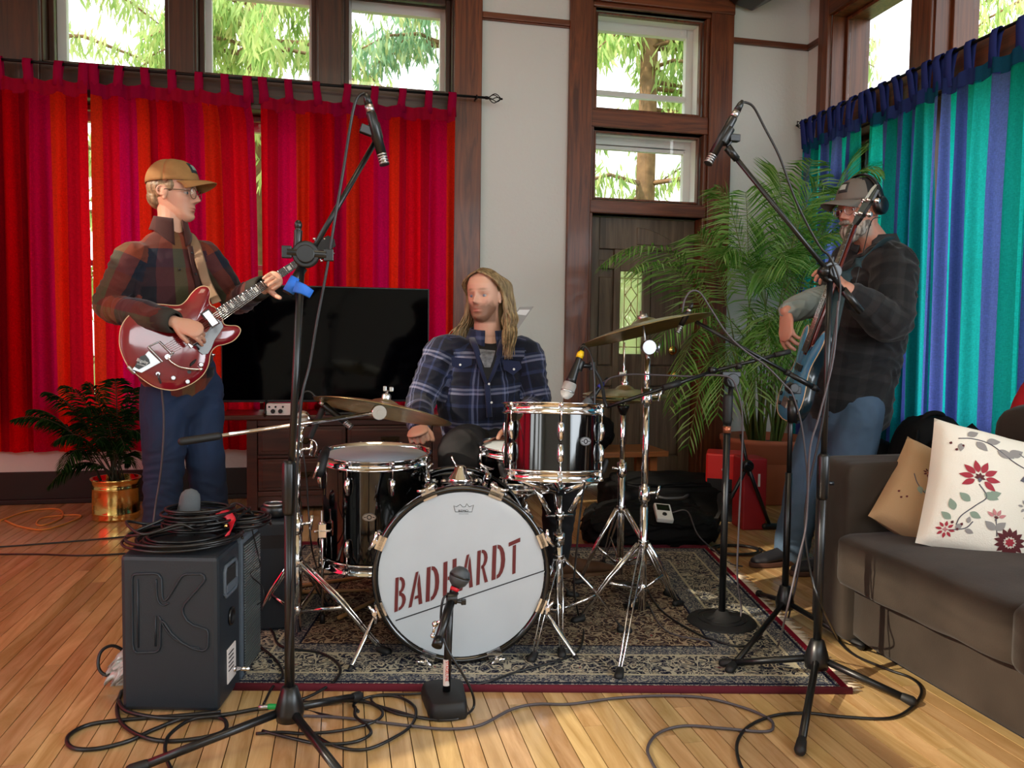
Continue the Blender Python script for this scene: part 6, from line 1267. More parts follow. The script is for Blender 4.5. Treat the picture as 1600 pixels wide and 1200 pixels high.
# ================================================================ people
def remesh(k, voxel, sm=3, wrinkle=0, wf=14, seed=0, fine=0):
    me = bpy.data.meshes.new('t'); me.from_pydata(k.v, [], k.f); recalc_islands(me); o = bpy.data.objects.new('t', me); COL.objects.link(o)
    r = o.modifiers.new('r', 'REMESH'); r.mode = 'VOXEL'; r.voxel_size = voxel
    if sm: s = o.modifiers.new('s', 'SMOOTH'); s.factor = .5; s.iterations = sm
    dg = bpy.context.evaluated_depsgraph_get(); out = bpy.data.meshes.new_from_object(o.evaluated_get(dg)); bpy.data.objects.remove(o); bpy.data.meshes.remove(me)
    n = len(out.vertices); co = np.zeros(n*3); out.vertices.foreach_get('co', co); co = co.reshape(-1, 3)
    if wrinkle:
        nr = np.zeros(n*3); out.vertices.foreach_get('normal', nr); nr = nr.reshape(-1, 3); d = np.zeros(n); nf = mnoise.noise
        for i in range(n):
            x, y, z = co[i]; w = nf((x*3+seed, y*3, z*3)); q = nf((x*wf+w*3+seed, y*wf, z*wf*1.6+w*4)); d[i] = wrinkle*(w*.8+(.5-abs(q)*2.2)*.7)+(fine*nf((x*90, y*90, z*90)) if fine else 0)
        co = co+nr*d[:, None]
    return out, co
def recalc_islands(me):
    import bmesh
    b = bmesh.new(); b.from_mesh(me); bmesh.ops.recalc_face_normals(b, faces=b.faces); b.to_mesh(me); b.free()
def place(me, co, name, mats, parent, uv=None, col=None, **tg):
    off = wpos(parent); me.vertices.foreach_set('co', (co-np.array(off)).ravel()); me.name = name
    me.materials.clear()
    for m in (mats if isinstance(mats, (list, tuple)) else [mats]): me.materials.append(m)
    me.polygons.foreach_set('use_smooth', [True]*len(me.polygons))
    if uv is not None:
        l = me.uv_layers.new(name='UVMap'); li = np.zeros(len(me.loops), int); me.loops.foreach_get('vertex_index', li); l.data.foreach_set('uv', uv.ravel())
    if col is not None:
        a = me.color_attributes.new(name='Tint', type='FLOAT_COLOR', domain='POINT'); a.data.foreach_set('color', col.ravel())
    me.update(); o = bpy.data.objects.new(name, me); COL.objects.link(o); o.parent = parent
    for k_, v_ in tg.items(): o[k_] = v_
    return o
def limbuv(me, co, segs):
    """every face takes the pattern of its nearest limb; returns (distance around, length along) per loop"""
    li = np.zeros(len(me.loops), int); me.loops.foreach_get('vertex_index', li); nf = len(me.polygons); ls = np.zeros(nf, int); lt = np.zeros(nf, int); me.polygons.foreach_get('loop_start', ls); me.polygons.foreach_get('loop_total', lt)
    fc = np.add.reduceat(co[li], ls, axis=0)/lt[:, None]; best = np.full(nf, 1e9); sid = np.zeros(nf, int); L = co[li]; fl = np.repeat(np.arange(nf), lt); U = np.zeros((len(li), 2)); data = []
    for n_, (a, b, r, u0, sd) in enumerate(segs):
        a = np.array(a); b = np.array(b); L_ = np.linalg.norm(b-a); d = (b-a)/L_; t = np.clip((fc-a) @ d, 0, L_); D = np.linalg.norm(fc-(a+t[:, None]*d), axis=1)/r; m = D < best; best[m] = D[m]; sid[m] = n_; data.append((a, d, L_, r, u0, sd))
    ls_ = sid[fl]
    for n_, (a, d, L_, r, u0, sd) in enumerate(data):
        s = np.array(sd, float); s = s-d*(s @ d); s /= np.linalg.norm(s); f = np.cross(d, s); m = ls_ == n_; q = L[m]-a; t = q @ d; q = q-t[:, None]*d; U[m, 0] = np.arctan2(q @ f, -(q @ s))*r; U[m, 1] = u0+t
    return U
def skinmat(name):
    m, t, p, out = newmat(name); a = t.nodes.new('ShaderNodeAttribute'); a.attribute_name = 'Tint'; t.links.new(a.outputs['Color'], p.inputs['Base Color'])
    p.inputs['Roughness'].default_value = .5; p.inputs['Subsurface Weight'].default_value = .12; p.inputs['Subsurface Radius'].default_value = (.02, .008, .004); p.inputs['Subsurface Scale'].default_value = .4
    n = t.nodes.new('ShaderNodeTexNoise'); n.inputs['Scale'].default_value = 220; b = t.nodes.new('ShaderNodeBump'); b.inputs['Strength'].default_value = .12; b.inputs['Distance'].default_value = .004; t.links.new(n.outputs[0], b.inputs['Height']); t.links.new(b.outputs[0], p.inputs['Normal'])
    return m
SKIN = skinmat('skin')
def plaid(name, su, sv, pu, pv, rough=.85, mode='MIX', fac=.5):
    m, t, p, out = newmat(name); N = t.nodes.new; L = t.links.new
    uv = N('ShaderNodeUVMap'); uv.uv_map = 'UVMap'; s = N('ShaderNodeSeparateXYZ'); L(uv.outputs[0], s.inputs[0]); rr = []
    for i, (st_, pr) in enumerate(((su, pu), (sv, pv))):
        a = N('ShaderNodeMath'); a.operation = 'DIVIDE'; a.inputs[1].default_value = pr; L(s.outputs[i], a.inputs[0]); f = N('ShaderNodeMath'); f.operation = 'FRACT'; L(a.outputs[0], f.inputs[0]); r = cramp(t, st_); L(f.outputs[0], r.inputs[0]); rr.append(r)
    mx = N('ShaderNodeMixRGB'); mx.blend_type = mode; mx.inputs[0].default_value = fac; L(rr[0].outputs[0], mx.inputs[1]); L(rr[1].outputs[0], mx.inputs[2])
    tcn = N('ShaderNodeTexCoord'); n = N('ShaderNodeTexNoise'); n.inputs['Scale'].default_value = 300; L(tcn.outputs['Object'], n.inputs[0]); mr_ = N('ShaderNodeMapRange'); mr_.inputs[3].default_value = .75; mr_.inputs[4].default_value = 1.25; L(n.outputs[0], mr_.inputs[0])
    mu = N('ShaderNodeMixRGB'); mu.blend_type = 'MULTIPLY'; mu.inputs[0].default_value = 1; L(mx.outputs[0], mu.inputs[1]); L(mr_.outputs[0], mu.inputs[2]); L(mu.outputs[0], p.inputs['Base Color'])
    p.inputs['Roughness'].default_value = rough; p.inputs['Sheen Weight'].default_value = .15; p.inputs['Specular IOR Level'].default_value = .25; return m
def headframe(H, face, tilt=0, roll=0, s=1.0):
    f = Vector(face).normalized(); f.z = -math.sin(tilt); f.normalize(); u = V(0, 0, 1); x = f.cross(u).normalized(); u = x.cross(f); R = Matrix((x, f, u)).transposed()
    if roll: R = R @ Matrix.Rotation(roll, 3, 'Y')
    return lambda a, b, c: Vector(H)+R @ V(a*s, b*s, c*s), R, s
def head(k, hf, neck, fat=1.0, nr=.056):
    P_, R, s = hf
    def E(a, b, c, r): k.ell(P_(a, b, c), tuple(q*s for q in r), R, 20, 12)
    zs = [-.119, -.113, -.104, -.092, -.075, -.055, -.035, -.01, .02, .05, .08, .10, .113, .119]
    Fy = [.048, .066, .077, .082, .079, .080, .081, .080, .084, .082, .066, .046, .024, .004]; By = [.030, .012, .0, -.012, -.035, -.060, -.078, -.093, -.103, -.104, -.091, -.070, -.042, -.012]; Wx = [.008, .022, .031, .039, .048, .055, .060, .065, .069, .073, .068, .054, .032, .006]
    bumps = [(0, -.000, .0075, .018, .011), (0, -.017, .0095, .013, .020), (0, -.0300, .0125, .0090, .023), (.0125, -.034, .006, .006, .008), (-.0125, -.034, .006, .006, .008), (0, -.046, .012, .004, -.002),
             (.031, -.001, .0165, .0105, -.011), (-.031, -.001, .0165, .0105, -.011), (.027, .019, .020, .007, .0045), (-.027, .019, .020, .007, .0045), (.043, -.024, .017, .014, .0045), (-.043, -.024, .017, .014, .0045),
             (0, -.058, .027, .017, .004), (0, -.0592, .0175, .0042, .0055), (0, -.0702, .0155, .0050, .0065), (0, -.0648, .021, .0020, -.0045), (0, -.081, .015, .0055, -.005), (0, -.098, .016, .011, .006)]
    def surf(u, v):
        zz = -.119+.238*v; f_ = np.interp(zz, zs, Fy); b_ = np.interp(zz, zs, By); w_ = np.interp(zz, zs, Wx)*(fat if zz < .0 else 1+(fat-1)*max(0, 1-zz/.05)); a = 2*PI*u; c_, s_ = math.cos(a), math.sin(a); e_ = 2/2.25
        x_ = w_*math.copysign(abs(c_)**e_, c_); y_ = (f_+b_)/2+(f_-b_)/2*math.copysign(abs(s_)**e_, s_)
        if s_ > 0:
            g = min(1, s_*2.2)
            for bx_, bz_, sx_, sz_, am in bumps: y_ += g*am*math.exp(-((x_-bx_)/sx_)**2-((zz-bz_)/sz_)**2)
        return P_(x_, y_, zz)
    n0_ = len(k.v); k.grid(surf, 110, 84); mrow = 111; k.f += [tuple(n0_+i for i in reversed(range(mrow))), tuple(n0_+84*mrow+i for i in range(mrow))]; k.m += [0, 0]; k.s += [True, True]
    for q in (-1, 1):
        E(q*.031, .0628, .0066, (.0152, .0088, .0062)); E(q*.031, .0615, -.0105, (.0138, .0072, .0042))
        E(q*.071, -.010, -.004, (.010, .018, .028)); k.torus(P_(q*.078, -.014, -.002), R @ V(q, .25, 0), .0185*s, .0042*s, 20, 8); E(q*.074, -.006, -.030, (.006, .008, .009))
    k.loft([P_(0, -.018, -.02), P_(0, -.012, -.085), Vector(neck)], [(nr*s, nr*s*1.05), (nr*s, nr*s*1.02), (nr*1.12, nr*1.12)], 18, side=R @ V(1, 0, 0), round_=True)
def skintint(co, hf, base, beard=None, bz=-.035):
    P_, R, s = hf; H = np.array(P_(0, 0, 0)); q = (co-H) @ np.array(R)/s; c = np.tile(np.array(lin(base)), (len(co), 1))
    def blend(m, colr, f): c[:, :3] = c[:, :3]*(1-(m*f)[:, None])+np.array(lin(colr))[:3]*(m*f)[:, None]
    near = (np.linalg.norm(q, axis=1) < .17)
    def gs(a, b, z, r): return near*np.exp(-(((q[:, 0]-a)/r[0])**2+((q[:, 1]-b)/r[1])**2+((q[:, 2]-z)/r[2])**2))
    blend(np.clip(gs(0, .105, -.030, (.02, .03, .02))+gs(.04, .07, -.03, (.025, .03, .025))+gs(-.04, .07, -.03, (.025, .03, .025)), 0, 1), 'b0584a', .22)
    for z_ in (-.0615, -.0715): blend(np.clip(1.4*gs(0, .092, z_, (.019, .02, .0048)), 0, 1), '9a4a44', .8)
    blend(np.clip(1.3*gs(.031, .082, .0255, (.020, .02, .0052))+1.3*gs(-.031, .082, .0255, (.020, .02, .0052)), 0, 1), '5e4630', .6)
    blend(gs(.031, .08, -.001, (.018, .02, .008))+gs(-.031, .08, -.001, (.018, .02, .008)), '8a5648', .4)
    if beard:
        nz = np.array([mnoise.noise((a*60, b*60, d*60)) for a, b, d in q]) if len(q) < 400000 else 0
        m = near*np.clip(((bz-q[:, 2])-.35*np.abs(q[:, 1]-.055)+.012)/.02+nz*.5, 0, 1); m = m*np.clip((q[:, 2]+.128)/.012, 0, 1)*np.clip((q[:, 1]+.012)/.02, 0, 1)*(1-np.clip(1.4*gs(0, .092, -.067, (.021, .02, .009)), 0, 1)); blend(m, beard, .82)
    return c
def hand(k, w, d, n, curl, s=1, spread=.10, thumb=(.55, .75, .35), sz=1.0, tc=.5):
    w = Vector(w); d = Vector(d).normalized(); n = Vector(n); n = (n-d*n.dot(d)).normalized(); t = d.cross(n)*s
    k.loft([w-d*.02, w+d*.015, w+d*.05, w+d*.085*sz], [(.026, .019), (.028, .018), (.038*sz, .016), (.040*sz, .0125)], 16, side=t, round_=True)
    Ls = (.074, .083, .077, .060)
    for i in range(4):
        o = (.029-.0195*i)*sz; p = w+d*(.086-.004*abs(i-1))*sz+t*o; dd = (d+t*spread*(1.5-i)*.5).normalized(); L_ = Ls[i]*sz; pts = [p-dd*.02, p]; ang = 0; c = curl[i] if isinstance(curl, (list, tuple)) else curl
        for j, f in enumerate((.46, .30, .24)):
            ang += c*(1.0, 1.15, .8)[j]; q = dd*math.cos(ang)+n*math.sin(ang); p = p+q*(L_*f); pts.append(p)
        r = (.0098, .0096, .0090, .0082, .0072) if i < 3 else (.0088, .0085, .0078, .0072, .0064)
        k.loft(pts, [x*sz for x in r], 12, round_=True)
    b = w+d*.022*sz+t*.022*sz; td = (d*thumb[0]+t*thumb[1]+n*thumb[2]).normalized(); m = b+td*.040*sz; e_ = m+(td*(1-tc)+d*tc*.8+n*tc*.5).normalized()*.030*sz; k.loft([b-td*.01, b+td*.015, m, e_], [.014*sz, .0135*sz, .0112*sz, .0088*sz], 12, round_=True)
def eyes(t, hf, iris='4a5a60'):
    P_, R, s = hf
    for q in (-1, 1):
        e_ = MB().ell(P_(q*.031, 0.0580, -.0015), .0118*s, R).build('eye', mat('eye_white', 'b4a8a0', .25), t); MB().lathe([(.0060*s, 0), (0, .0008)], P_(q*.031-.001, .0700, -.002), R @ V(0, 1, 0), 16, caps=False).build('iris', mat('iris', iris, .15), e_)
def shoe(t, heel, toe, m, sole, h=.075, name='shoe'):
    heel, toe = Vector(heel), Vector(toe); heel.z = toe.z = 0; d = (toe-heel).normalized(); L_ = (toe-heel).length; sd = V(-d.y, d.x, 0); zg = heel.z+.002
    k = MB().loft([heel+d*.01+V(0, 0, .05), heel+d*L_*.3+V(0, 0, .052), heel+d*L_*.55+V(0, 0, .042), heel+d*L_*.8+V(0, 0, .034), heel+d*(L_-.03)+V(0, 0, .030)], [(.034, .036), (.038, .040), (.043, .030), (.046, .022), (.034, .017)], 20, side=sd, round_=True).ell(heel+d*.055+V(0, 0, .085), (.038, .04, .03))
    me, co = remesh(k, .006, 3); o = place(me, co, name, m, t)
    N_ = 28; pr = []
    for i in range(N_):
        a = 2*PI*i/N_; pr.append(heel+d*(L_/2+(L_/2+.012)*math.cos(a))+sd*(.048*math.sin(a)*(1+.12*math.cos(a)))+V(0, 0, zg))
    MB().prism(pr, .022, (0, 0, 1), True).build('sole', sole, o, bev=.003); return o
def vstack(*a): return [Vector(x) for x in a]
def cap(t, hf, m, mb, mside=None, tilt=.12, patch=None, bl=.075, dz=0):
    P_, R, s = hf; Rt = R @ Matrix.Rotation(-tilt, 3, 'X'); c = P_(0, -.010, .045+dz); k = MB()
    def Q(a, b, d): return c+Rt @ V(a*s, b*s, d*s)
    n, mm = 32, 12
    def dome(u, v):
        a = 2*PI*u; e = v*PI/2; r = math.cos(e)**.82; rx, ry = .084, .106; return Q(rx*r*math.cos(a), ry*r*math.sin(a)+.002, -.012+.094*math.sin(e)**1.0+.004*abs(math.sin(3*a))*math.sin(2*e))
    k.grid(dome, 48, 14); h = k.build('cap', [m]+([mside] if mside else []), t, solid=.003)
    if mside:
        for p in h.data.polygons:
            ce = p.center+wpos(h); l = Rt.transposed() @ (Vector(ce)-c)
            if l.y < .035*s: p.material_index = 1
    b = MB()
    def br(u, v):
        a = (u-.5)*2; w = .074; ex = a*w*(1-.08*v); ey = .098*math.sqrt(max(0, 1-(a*w/.088)**2))+v*bl*math.sqrt(max(0, 1-(a*.93)**2))*1.0; return Q(ex, ey, -.010-.020*a*a*(0.4+v)+.004*math.sin(v*3)-.012*v*v*.8)
    b.grid(br, 20, 8); b.build('brim', mb, h, solid=.004); MB().ell(Q(0, .002, .083), (.007, .007, .004)).build('button', m, h)
    k = MB()
    for j in range(3): k.loft([dome(.25+j/6+.0, v)+Rt @ V(0, 0, .0006) for v in np.linspace(.02, .98, 9)], .0011, 5)
    k.build('seam', m, h, kind='stuff')
    if patch:
        k = MB(); k.grid(lambda u, v: c+Rt @ (V((Rt.transposed() @ (dome(.25+(u-.5)*patch[1], .22+.34*v)-c)).x, (Rt.transposed() @ (dome(.25+(u-.5)*patch[1], .22+.34*v)-c)).y+.0022, (Rt.transposed() @ (dome(.25+(u-.5)*patch[1], .22+.34*v)-c)).z+.0012)), 8, 5); pp_ = k.build('patch', patch[0], h, fixn=False, solid=.001)
        k = MB(); k.grid(lambda u, v: c+Rt @ (Rt.transposed() @ (dome(.25+(u-.5)*patch[1]*.66, .30+.17*v)-c)+V(0, .0042, .0024)), 8, 4); k.build('patch_print', patch[2], pp_, fixn=False)
    return h
def glasses(t, hf, m, r=.0205):
    P_, R, s = hf; k = MB()
    for q in (-1, 1):
        k.torus(P_(q*.032, .094, -.004), R @ V(q*.15, 1, 0), r*s, .0016*s, 28, 6); k.loft([P_(q*.053, .090, .002), P_(q*.074, .06, .003), P_(q*.079, .0, .004), P_(q*.078, -.02, -.008)], .0017*s, 6)
    k.loft([P_(-.012, .098, 0), P_(0, .102, .003), P_(.012, .098, 0)], .0015*s, 6); g = k.build('glasses', m, t)
    for q in (-1, 1): MB().lathe([(r*.95*s, 0), (0, .0008)], P_(q*.032, .094, -.004), R @ V(q*.15, 1, 0), 20, caps=False).build('lens', GLS2, g)
GLS2 = glassmat('lens_glass', gl=.12)
DENIM = mat('blue_denim', '172a48', .85, var=.35, vscale=5, bump=.1, bscale=350); DENL = mat('faded_denim', '465c74', .85, var=.35, vscale=4, bump=.1, bscale=350); DKP = mat('dark_trousers', '121216', .85, var=.15, vscale=6, bump=.06, bscale=300)
def tube_chain(k, pts, rad, side=None, seg=22, sub=5):
    P_ = [Vector(p) for p in pts]; Q = crom(P_, sub); n = len(Q); rr = [r if isinstance(r, tuple) else (r, r) for r in rad]; out = []
    for i in range(n):
        f = i/sub; j = min(int(f), len(rr)-2); g = f-j; out.append((rr[j][0]*(1-g)+rr[j+1][0]*g, rr[j][1]*(1-g)+rr[j+1][1]*g))
    k.loft(Q, out, seg, side=side, round_=True); return k
def segsof(pts, r, sd, u0=0):
    o = []; 
    for a, b in zip(pts[:-1], pts[1:]): o.append((a, b, r, u0, sd)); u0 += (Vector(b)-Vector(a)).length
    return o
def collar(t, c, face, m, r=.068, drop=.05, z=.0, spread=.06, ln_=0):
    f = Vector(face).normalized(); x = f.cross(V(0, 0, 1)).normalized(); c = Vector(c)
    k = MB()
    def st(u, v):
        a = -PI/2+.35+(2*PI-.7)*u; rr = r*(1+.10*v); return c+x*(rr*math.cos(a+PI))*1.0+f*(-rr*math.sin(a+PI)*-1)*1.0+V(0, 0, z+.034*(1-v)*1.0-.0*v)
    def st(u, v):
        a = PI/2+.30+(2*PI-.60)*u; dn = v*(.046+ln_*.5+(.034+ln_)*(max(0, math.sin(a)))**2); return c+x*((r+.020*v)*math.cos(a))+f*((r+.024*v)*math.sin(a))+V(0, 0, z+.020+.010*(1-math.sin(a))-dn)
    k.grid(st, 40, 5); return k.build('collar', m, t, solid=.004, uv=[(p[0], p[2]) for p in k.v])

# ---------------------------------------------------------------- guitarist
G = thing('person', 'standing man in a tan cap, glasses and brown plaid shirt playing the red guitar', 'person', V(-.80, 3.80, 0))
gf = V(.97, -.24, 0); bf = V(.62, -.78, 0).normalized(); bs = V(.78, .62, 0).normalized()   # bs: towards his left shoulder
hfG = headframe(Y(272, 302, 3.80), gf, .02, 0, 1.09)
ne = Y(268, 362, 3.80); shR, shL = Y(208, 400, 3.70), Y(320, 398, 3.92); elR, elL = Y(170, 478, 3.66), Y(368, 470, 3.95); wrR, wrL = Y(272, 503, 3.47), Y(412, 447, 3.70)
ch_, wa_, pe_ = Y(262, 440, 3.80), Y(270, 520, 3.80), Y(284, 600, 3.82)
hiR, hiL = Y(258, 610, 3.78), Y(312, 608, 3.88); knR, knL = Y(257, 715, 3.74), Y(320, 705, 3.86); anR, anL = V(-.80, 3.74, .10), V(-.60, 3.93, .10)
k = MB(); head(k, hfG, ne, nr=.050)
tube_chain(k, [ne+V(0, 0, -.02), ne.lerp(ch_, .5), ch_, wa_, pe_], [(.06, .058), (.12, .07), (.13, .085), (.12, .08), (.12, .08)], side=bs)
for sh, el, wr in ((shR, elR, wrR), (shL, elL, wrL)): tube_chain(k, [ch_.lerp(sh, .5)+V(0, 0, .04), sh, el, wr], [.05, .042, .034, .024])
for h_, kn, an in ((hiR, knR, anR), (hiL, knL, anL)): tube_chain(k, [pe_.lerp(h_, .6), h_, kn, an, V(an.x, an.y, .05)], [.07, .065, .045, .035, .035])
hand(k, wrR, V(.85, -.15, -.30), V(.15, .80, -.55), [.45, .55, .62, .7], s=-1, thumb=(.75, .5, .4))
nkd = (Y(440, 422, 3.58)-Y(345, 492, 3.60)).normalized()
hand(k, wrL+V(0, -.01, -.012), V(.42, -.42, .30), V(.25, -.95, .15), [.75, .8, .85, .9], s=1, thumb=(.3, .8, .1))
me, co = remesh(k, .0030, 1); col = skintint(co, hfG, 'c99a82', None); place(me, co, 'body', SKIN, G, col=col)
eyes(G, hfG)
def hairpiece(t, hf, pieces, m, vox=.004, wr=.003, seed=0, name='hair'):
    P_, R, s = hf; k = MB()
    for (a, b, c, r) in pieces: k.ell(P_(a, b, c), tuple(q*s for q in r), R, 18, 10)
    me, co = remesh(k, vox, 1, wrinkle=wr, wf=70, seed=seed); return place(me, co, name, m, t)
def hairmat(name, c1, c2, sc=60):
    m, t, p, out = newmat(name); N = t.nodes.new; tcn = N('ShaderNodeTexCoord'); mp = N('ShaderNodeMapping'); mp.inputs['Scale'].default_value = (1, 1, .12); n = N('ShaderNodeTexNoise'); n.inputs['Scale'].default_value = sc; n.inputs['Detail'].default_value = 4
    r = cramp(t, [(.35, c1), (.65, c2)], 'LINEAR'); t.links.new(tcn.outputs['Object'], mp.inputs[0]); t.links.new(mp.outputs[0], n.inputs[0]); t.links.new(n.outputs[0], r.inputs[0]); t.links.new(r.outputs[0], p.inputs['Base Color']); p.inputs['Roughness'].default_value = .5
    b = N('ShaderNodeBump'); b.inputs['Strength'].default_value = .5; b.inputs['Distance'].default_value = .004; t.links.new(n.outputs[0], b.inputs['Height']); t.links.new(b.outputs[0], p.inputs['Normal']); return m
hairpiece(G, hfG, [(0, -.030, .020, (.078, .080, .070)), (0, -.060, -.020, (.060, .048, .050)), (.064, .012, .026, (.012, .018, .028)), (-.064, .012, .026, (.012, .018, .028))], hairmat('sandy_hair', '5e4a34', 'a08a68'), wr=.002)
TAN = mat('tan_canvas', '926c3e', .85, var=.14, vscale=18, bump=.1, bscale=200)
cap(G, hfG, TAN, TAN, tilt=-.07, dz=.006, patch=(mat('navy_patch', '1c2c30', .7), .12, mat('pale_patch_print', '8aa09c', .7)), bl=.085)
glasses(G, hfG, mat('horn_frame', '5a4434', .3), .0215)
# shirt
PL1 = plaid('brown_buffalo_plaid', [(0, '6a2c1e'), (.25, '0e1420'), (.5, '4a2226'), (.75, '565234')], [(0, '743620'), (.25, '141c2e'), (.5, '301c20'), (.75, '08090e')], .33, .33)
k = MB(); tube_chain(k, [ne+V(-.005, .005, .008), ne+V(-.005, .005, -.040), ch_.lerp(ne, .35), ch_, wa_, Y(280, 585, 3.81)], [(.062, .060), (.112, .085), (.170, .112), (.180, .125), (.165, .125), (.170, .13)], side=bs, seg=30)
for sh, el, wr in ((shR, elR, wrR), (shL, elL, wrL)):
    tube_chain(k, [ch_.lerp(sh, .5)+V(0, 0, .025), sh+V(0, 0, -.004), sh.lerp(el, .5), el, el.lerp(wr, .5), wr-(wr-el).normalized()*.055], [.066, .070, .069, .066, .056, .046])
me, co = remesh(k, .006, 5, wrinkle=.010, wf=12, seed=3)
sg = segsof([ne, pe_], .17, -bf)+segsof([shR, elR, wrR], .085, V(.3, 1, 0), .07)+segsof([shL, elL, wrL], .085, V(.3, 1, 0), .07)
sh_ = place(me, co, 'shirt', PL1, G, uv=limbuv(me, co, sg)); cm = plaid('brown_collar_cloth', [(0, '3a1e1c'), (.5, '4e2822')], [(0, '3a1e1c')], .2, .2)
collar(sh_, ne+V(-.004, .0, .030), bf, cm, r=.067, ln_=.03)
for (wr, el) in ((wrR, elR), (wrL, elL)):
    d = (wr-el).normalized(); MB().loft([wr-d*.075, wr-d*.03, wr+d*.002, wr+d*.003], [.053, .050, .045, .036], 24, caps=False).build('cuff', mat('dark_cuff', '2c2c26', .85), sh_, solid=.004)
fa = PL(292, 372, ch_+bf*.115, bf); pts = [PL(px, py, ch_+bf*.128, bf) for px, py in ((297, 385), (304, 420), (312, 455))]
k = MB().loft(pts, [(.013, .0025)]*3, 8, side=bs); k.build('placket', cm, sh_); k = MB()
for px, py in ((300, 395), (306, 428)): k.lathe([(.005, 0), (.004, .003)], PL(px, py, ch_+bf*.133, bf), bf, 12)
k.ell(PL(281, 421, ch_+bf*.128, bf), .005); k.build('shirt_button', BLK, sh_, kind='stuff')
k = MB(); hp = hiR.lerp(hiL, .5)
tube_chain(k, [Y(280, 575, 3.82), hp+V(0, 0, -.03)], [(.165, .12), (.155, .12)], side=bs)
for h_, kn, an in ((hiR, knR, anR), (hiL, knL, anL)): tube_chain(k, [hp.lerp(h_, .7)+V(0, 0, .02), h_, h_.lerp(kn, .5), kn, kn.lerp(an, .5), V(an.x, an.y, .075)], [.105, .105, .099, .086, .080, .076])
me, co = remesh(k, .007, 4, wrinkle=.008, wf=9, seed=8); place(me, co, 'jeans', DENIM, G)
for an in (anR, anL): shoe(G, an-bf*.06, an+bf*.19, mat('dark_shoe', '14120f', .5), mat('shoe_sole', '2c2018', .7))

# ---------------------------------------------------------------- stringed instruments
def strapmat(name, c): return mat(name, c, .8, bump=.15, bscale=120)
# red semi-hollow guitar: outline traced on its own plane, then given a body depth
gn = V(.26, -.955, .12).normalized(); gp0 = Y(285, 535, 3.555)
def GP(px, py, h=0): return PL(px, py, gp0+gn*h, gn)
def gz(X_, Y_): return (180+X_/6.314, 430+Y_/6.314)
T = thing('electric_guitar', 'glossy cherry red semi-hollow electric guitar held by the man in the tan cap', 'guitar', gp0)
ol = [(120, 890), (75, 800), (45, 700), (42, 600), (60, 510), (110, 425), (200, 345), (325, 290), (450, 288), (560, 298), (640, 295), (700, 252), (750, 185), (810, 128), (870, 108), (920, 125), (937, 180), (925, 250), (945, 300), (990, 325), (1052, 420), (1062, 465), (1085, 490), (1130, 498), (1190, 500), (1225, 518), (1236, 550), (1212, 600), (1160, 650), (1080, 682), (1010, 697), (962, 735), (935, 790), (925, 860), (900, 930), (850, 1000), (770, 1062), (680, 1105), (590, 1132), (500, 1130), (400, 1105), (320, 1062), (230, 995), (190, 960)]
pts = [GP(*gz(*p)) for p in ol]; pc_ = crom(pts+[pts[0]], 4)[:-1]; cen = sum(pts, Vector())/len(pts)
RED = mat('cherry_lacquer', '7c1420', .12, coat=.8, var=.18, vscale=9); SIDE = mat('cherry_side', '5a0e16', .15, coat=.6); BIND = mat('cream_binding', 'd8b890', .35)
k = MB(); n_ = len(pc_); vs = []
for (h, sc_) in ((-.045, .0), (-.042, .9), (-.040, 1.0), (0, 1.0), (.004, .975), (.011, .80), (.015, .5), (.016, .2)):
    for p in pc_:
        q = cen.lerp(p, sc_) if sc_ < 1 else p
        vs.append(q+gn*h)
k.add(vs, [(j*n_+i, j*n_+(i+1) % n_, (j+1)*n_+(i+1) % n_, (j+1)*n_+i) for j in range(1, 7) for i in range(n_)]+[tuple(7*n_+i for i in range(n_)), tuple(n_+i for i in reversed(range(n_)))]); 
body = k.build('body', RED, T)
MB().loft([p+gn*.001 for p in pc_]+[pc_[0]+gn*.001], .0022, 6).build('binding', BIND, body)
nA, nB = (GP(341, 480.5, .022), GP(349, 496.5, .022)), (GP(460.5, 407, .022), GP(465, 417, .022))
n0 = (nA[0]+nA[1])/2; n1 = (nB[0]+nB[1])/2; nd = (n1-n0).normalized(); nl = (n1-n0).length*1.14; nw = gn.cross(nd).normalized(); w0, w1 = (nA[0]-nA[1]).length/2, (nB[0]-nB[1]).length/2
MAHO = mat('mahogany_neck', '5a1c18', .25, coat=.4); ROSE = mat('rosewood', '2c2420', .4, var=.2, vscale=30); SIL = mat('fret_wire', (.8, .8, .78, 1), .2, 1); PEARL = mat('pearl_inlay', 'c8c8c0', .2)
def NP(t_, v, h=0): w = w0+(w1-w0)*t_; return n0+nd*(nl*t_)+nw*(w*v)+gn*h
k = MB().loft([n0-nd*.10-gn*.012, n0-gn*.010, n0+nd*nl*.5-gn*.010, n0+nd*nl-gn*.008], [(w0, .012), (w0, .011), ((w0+w1)/2, .010), (w1, .009)], 14, side=nw); neck = k.build('neck', MAHO, T)
k = MB().prism([NP(-.02, -1), NP(-.02, 1), NP(1, 1), NP(1, -1)], .004, gn); k.build('fingerboard', ROSE, neck)
BR_ = .55; FT = [(1+BR_)*(.9439**i)-BR_ for i in range(20)]; FT = [f for f in FT if f > -.01]
for f in FT[1:]: MB().cyl(NP(f, -1, .005), NP(f, 1, .005), .0011, seg=6).build('fret', SIL, neck)
for i in (2, 4, 6, 8, 11, 14, 16):
    if i < len(FT)-1: a_, b_ = FT[i]*.72+FT[i+1]*.28, FT[i]*.28+FT[i+1]*.72; MB().prism([NP(a_, -.55), NP(a_, .55), NP(b_, .55), NP(b_, -.55)], .0048, gn).build('inlay', PEARL, neck)
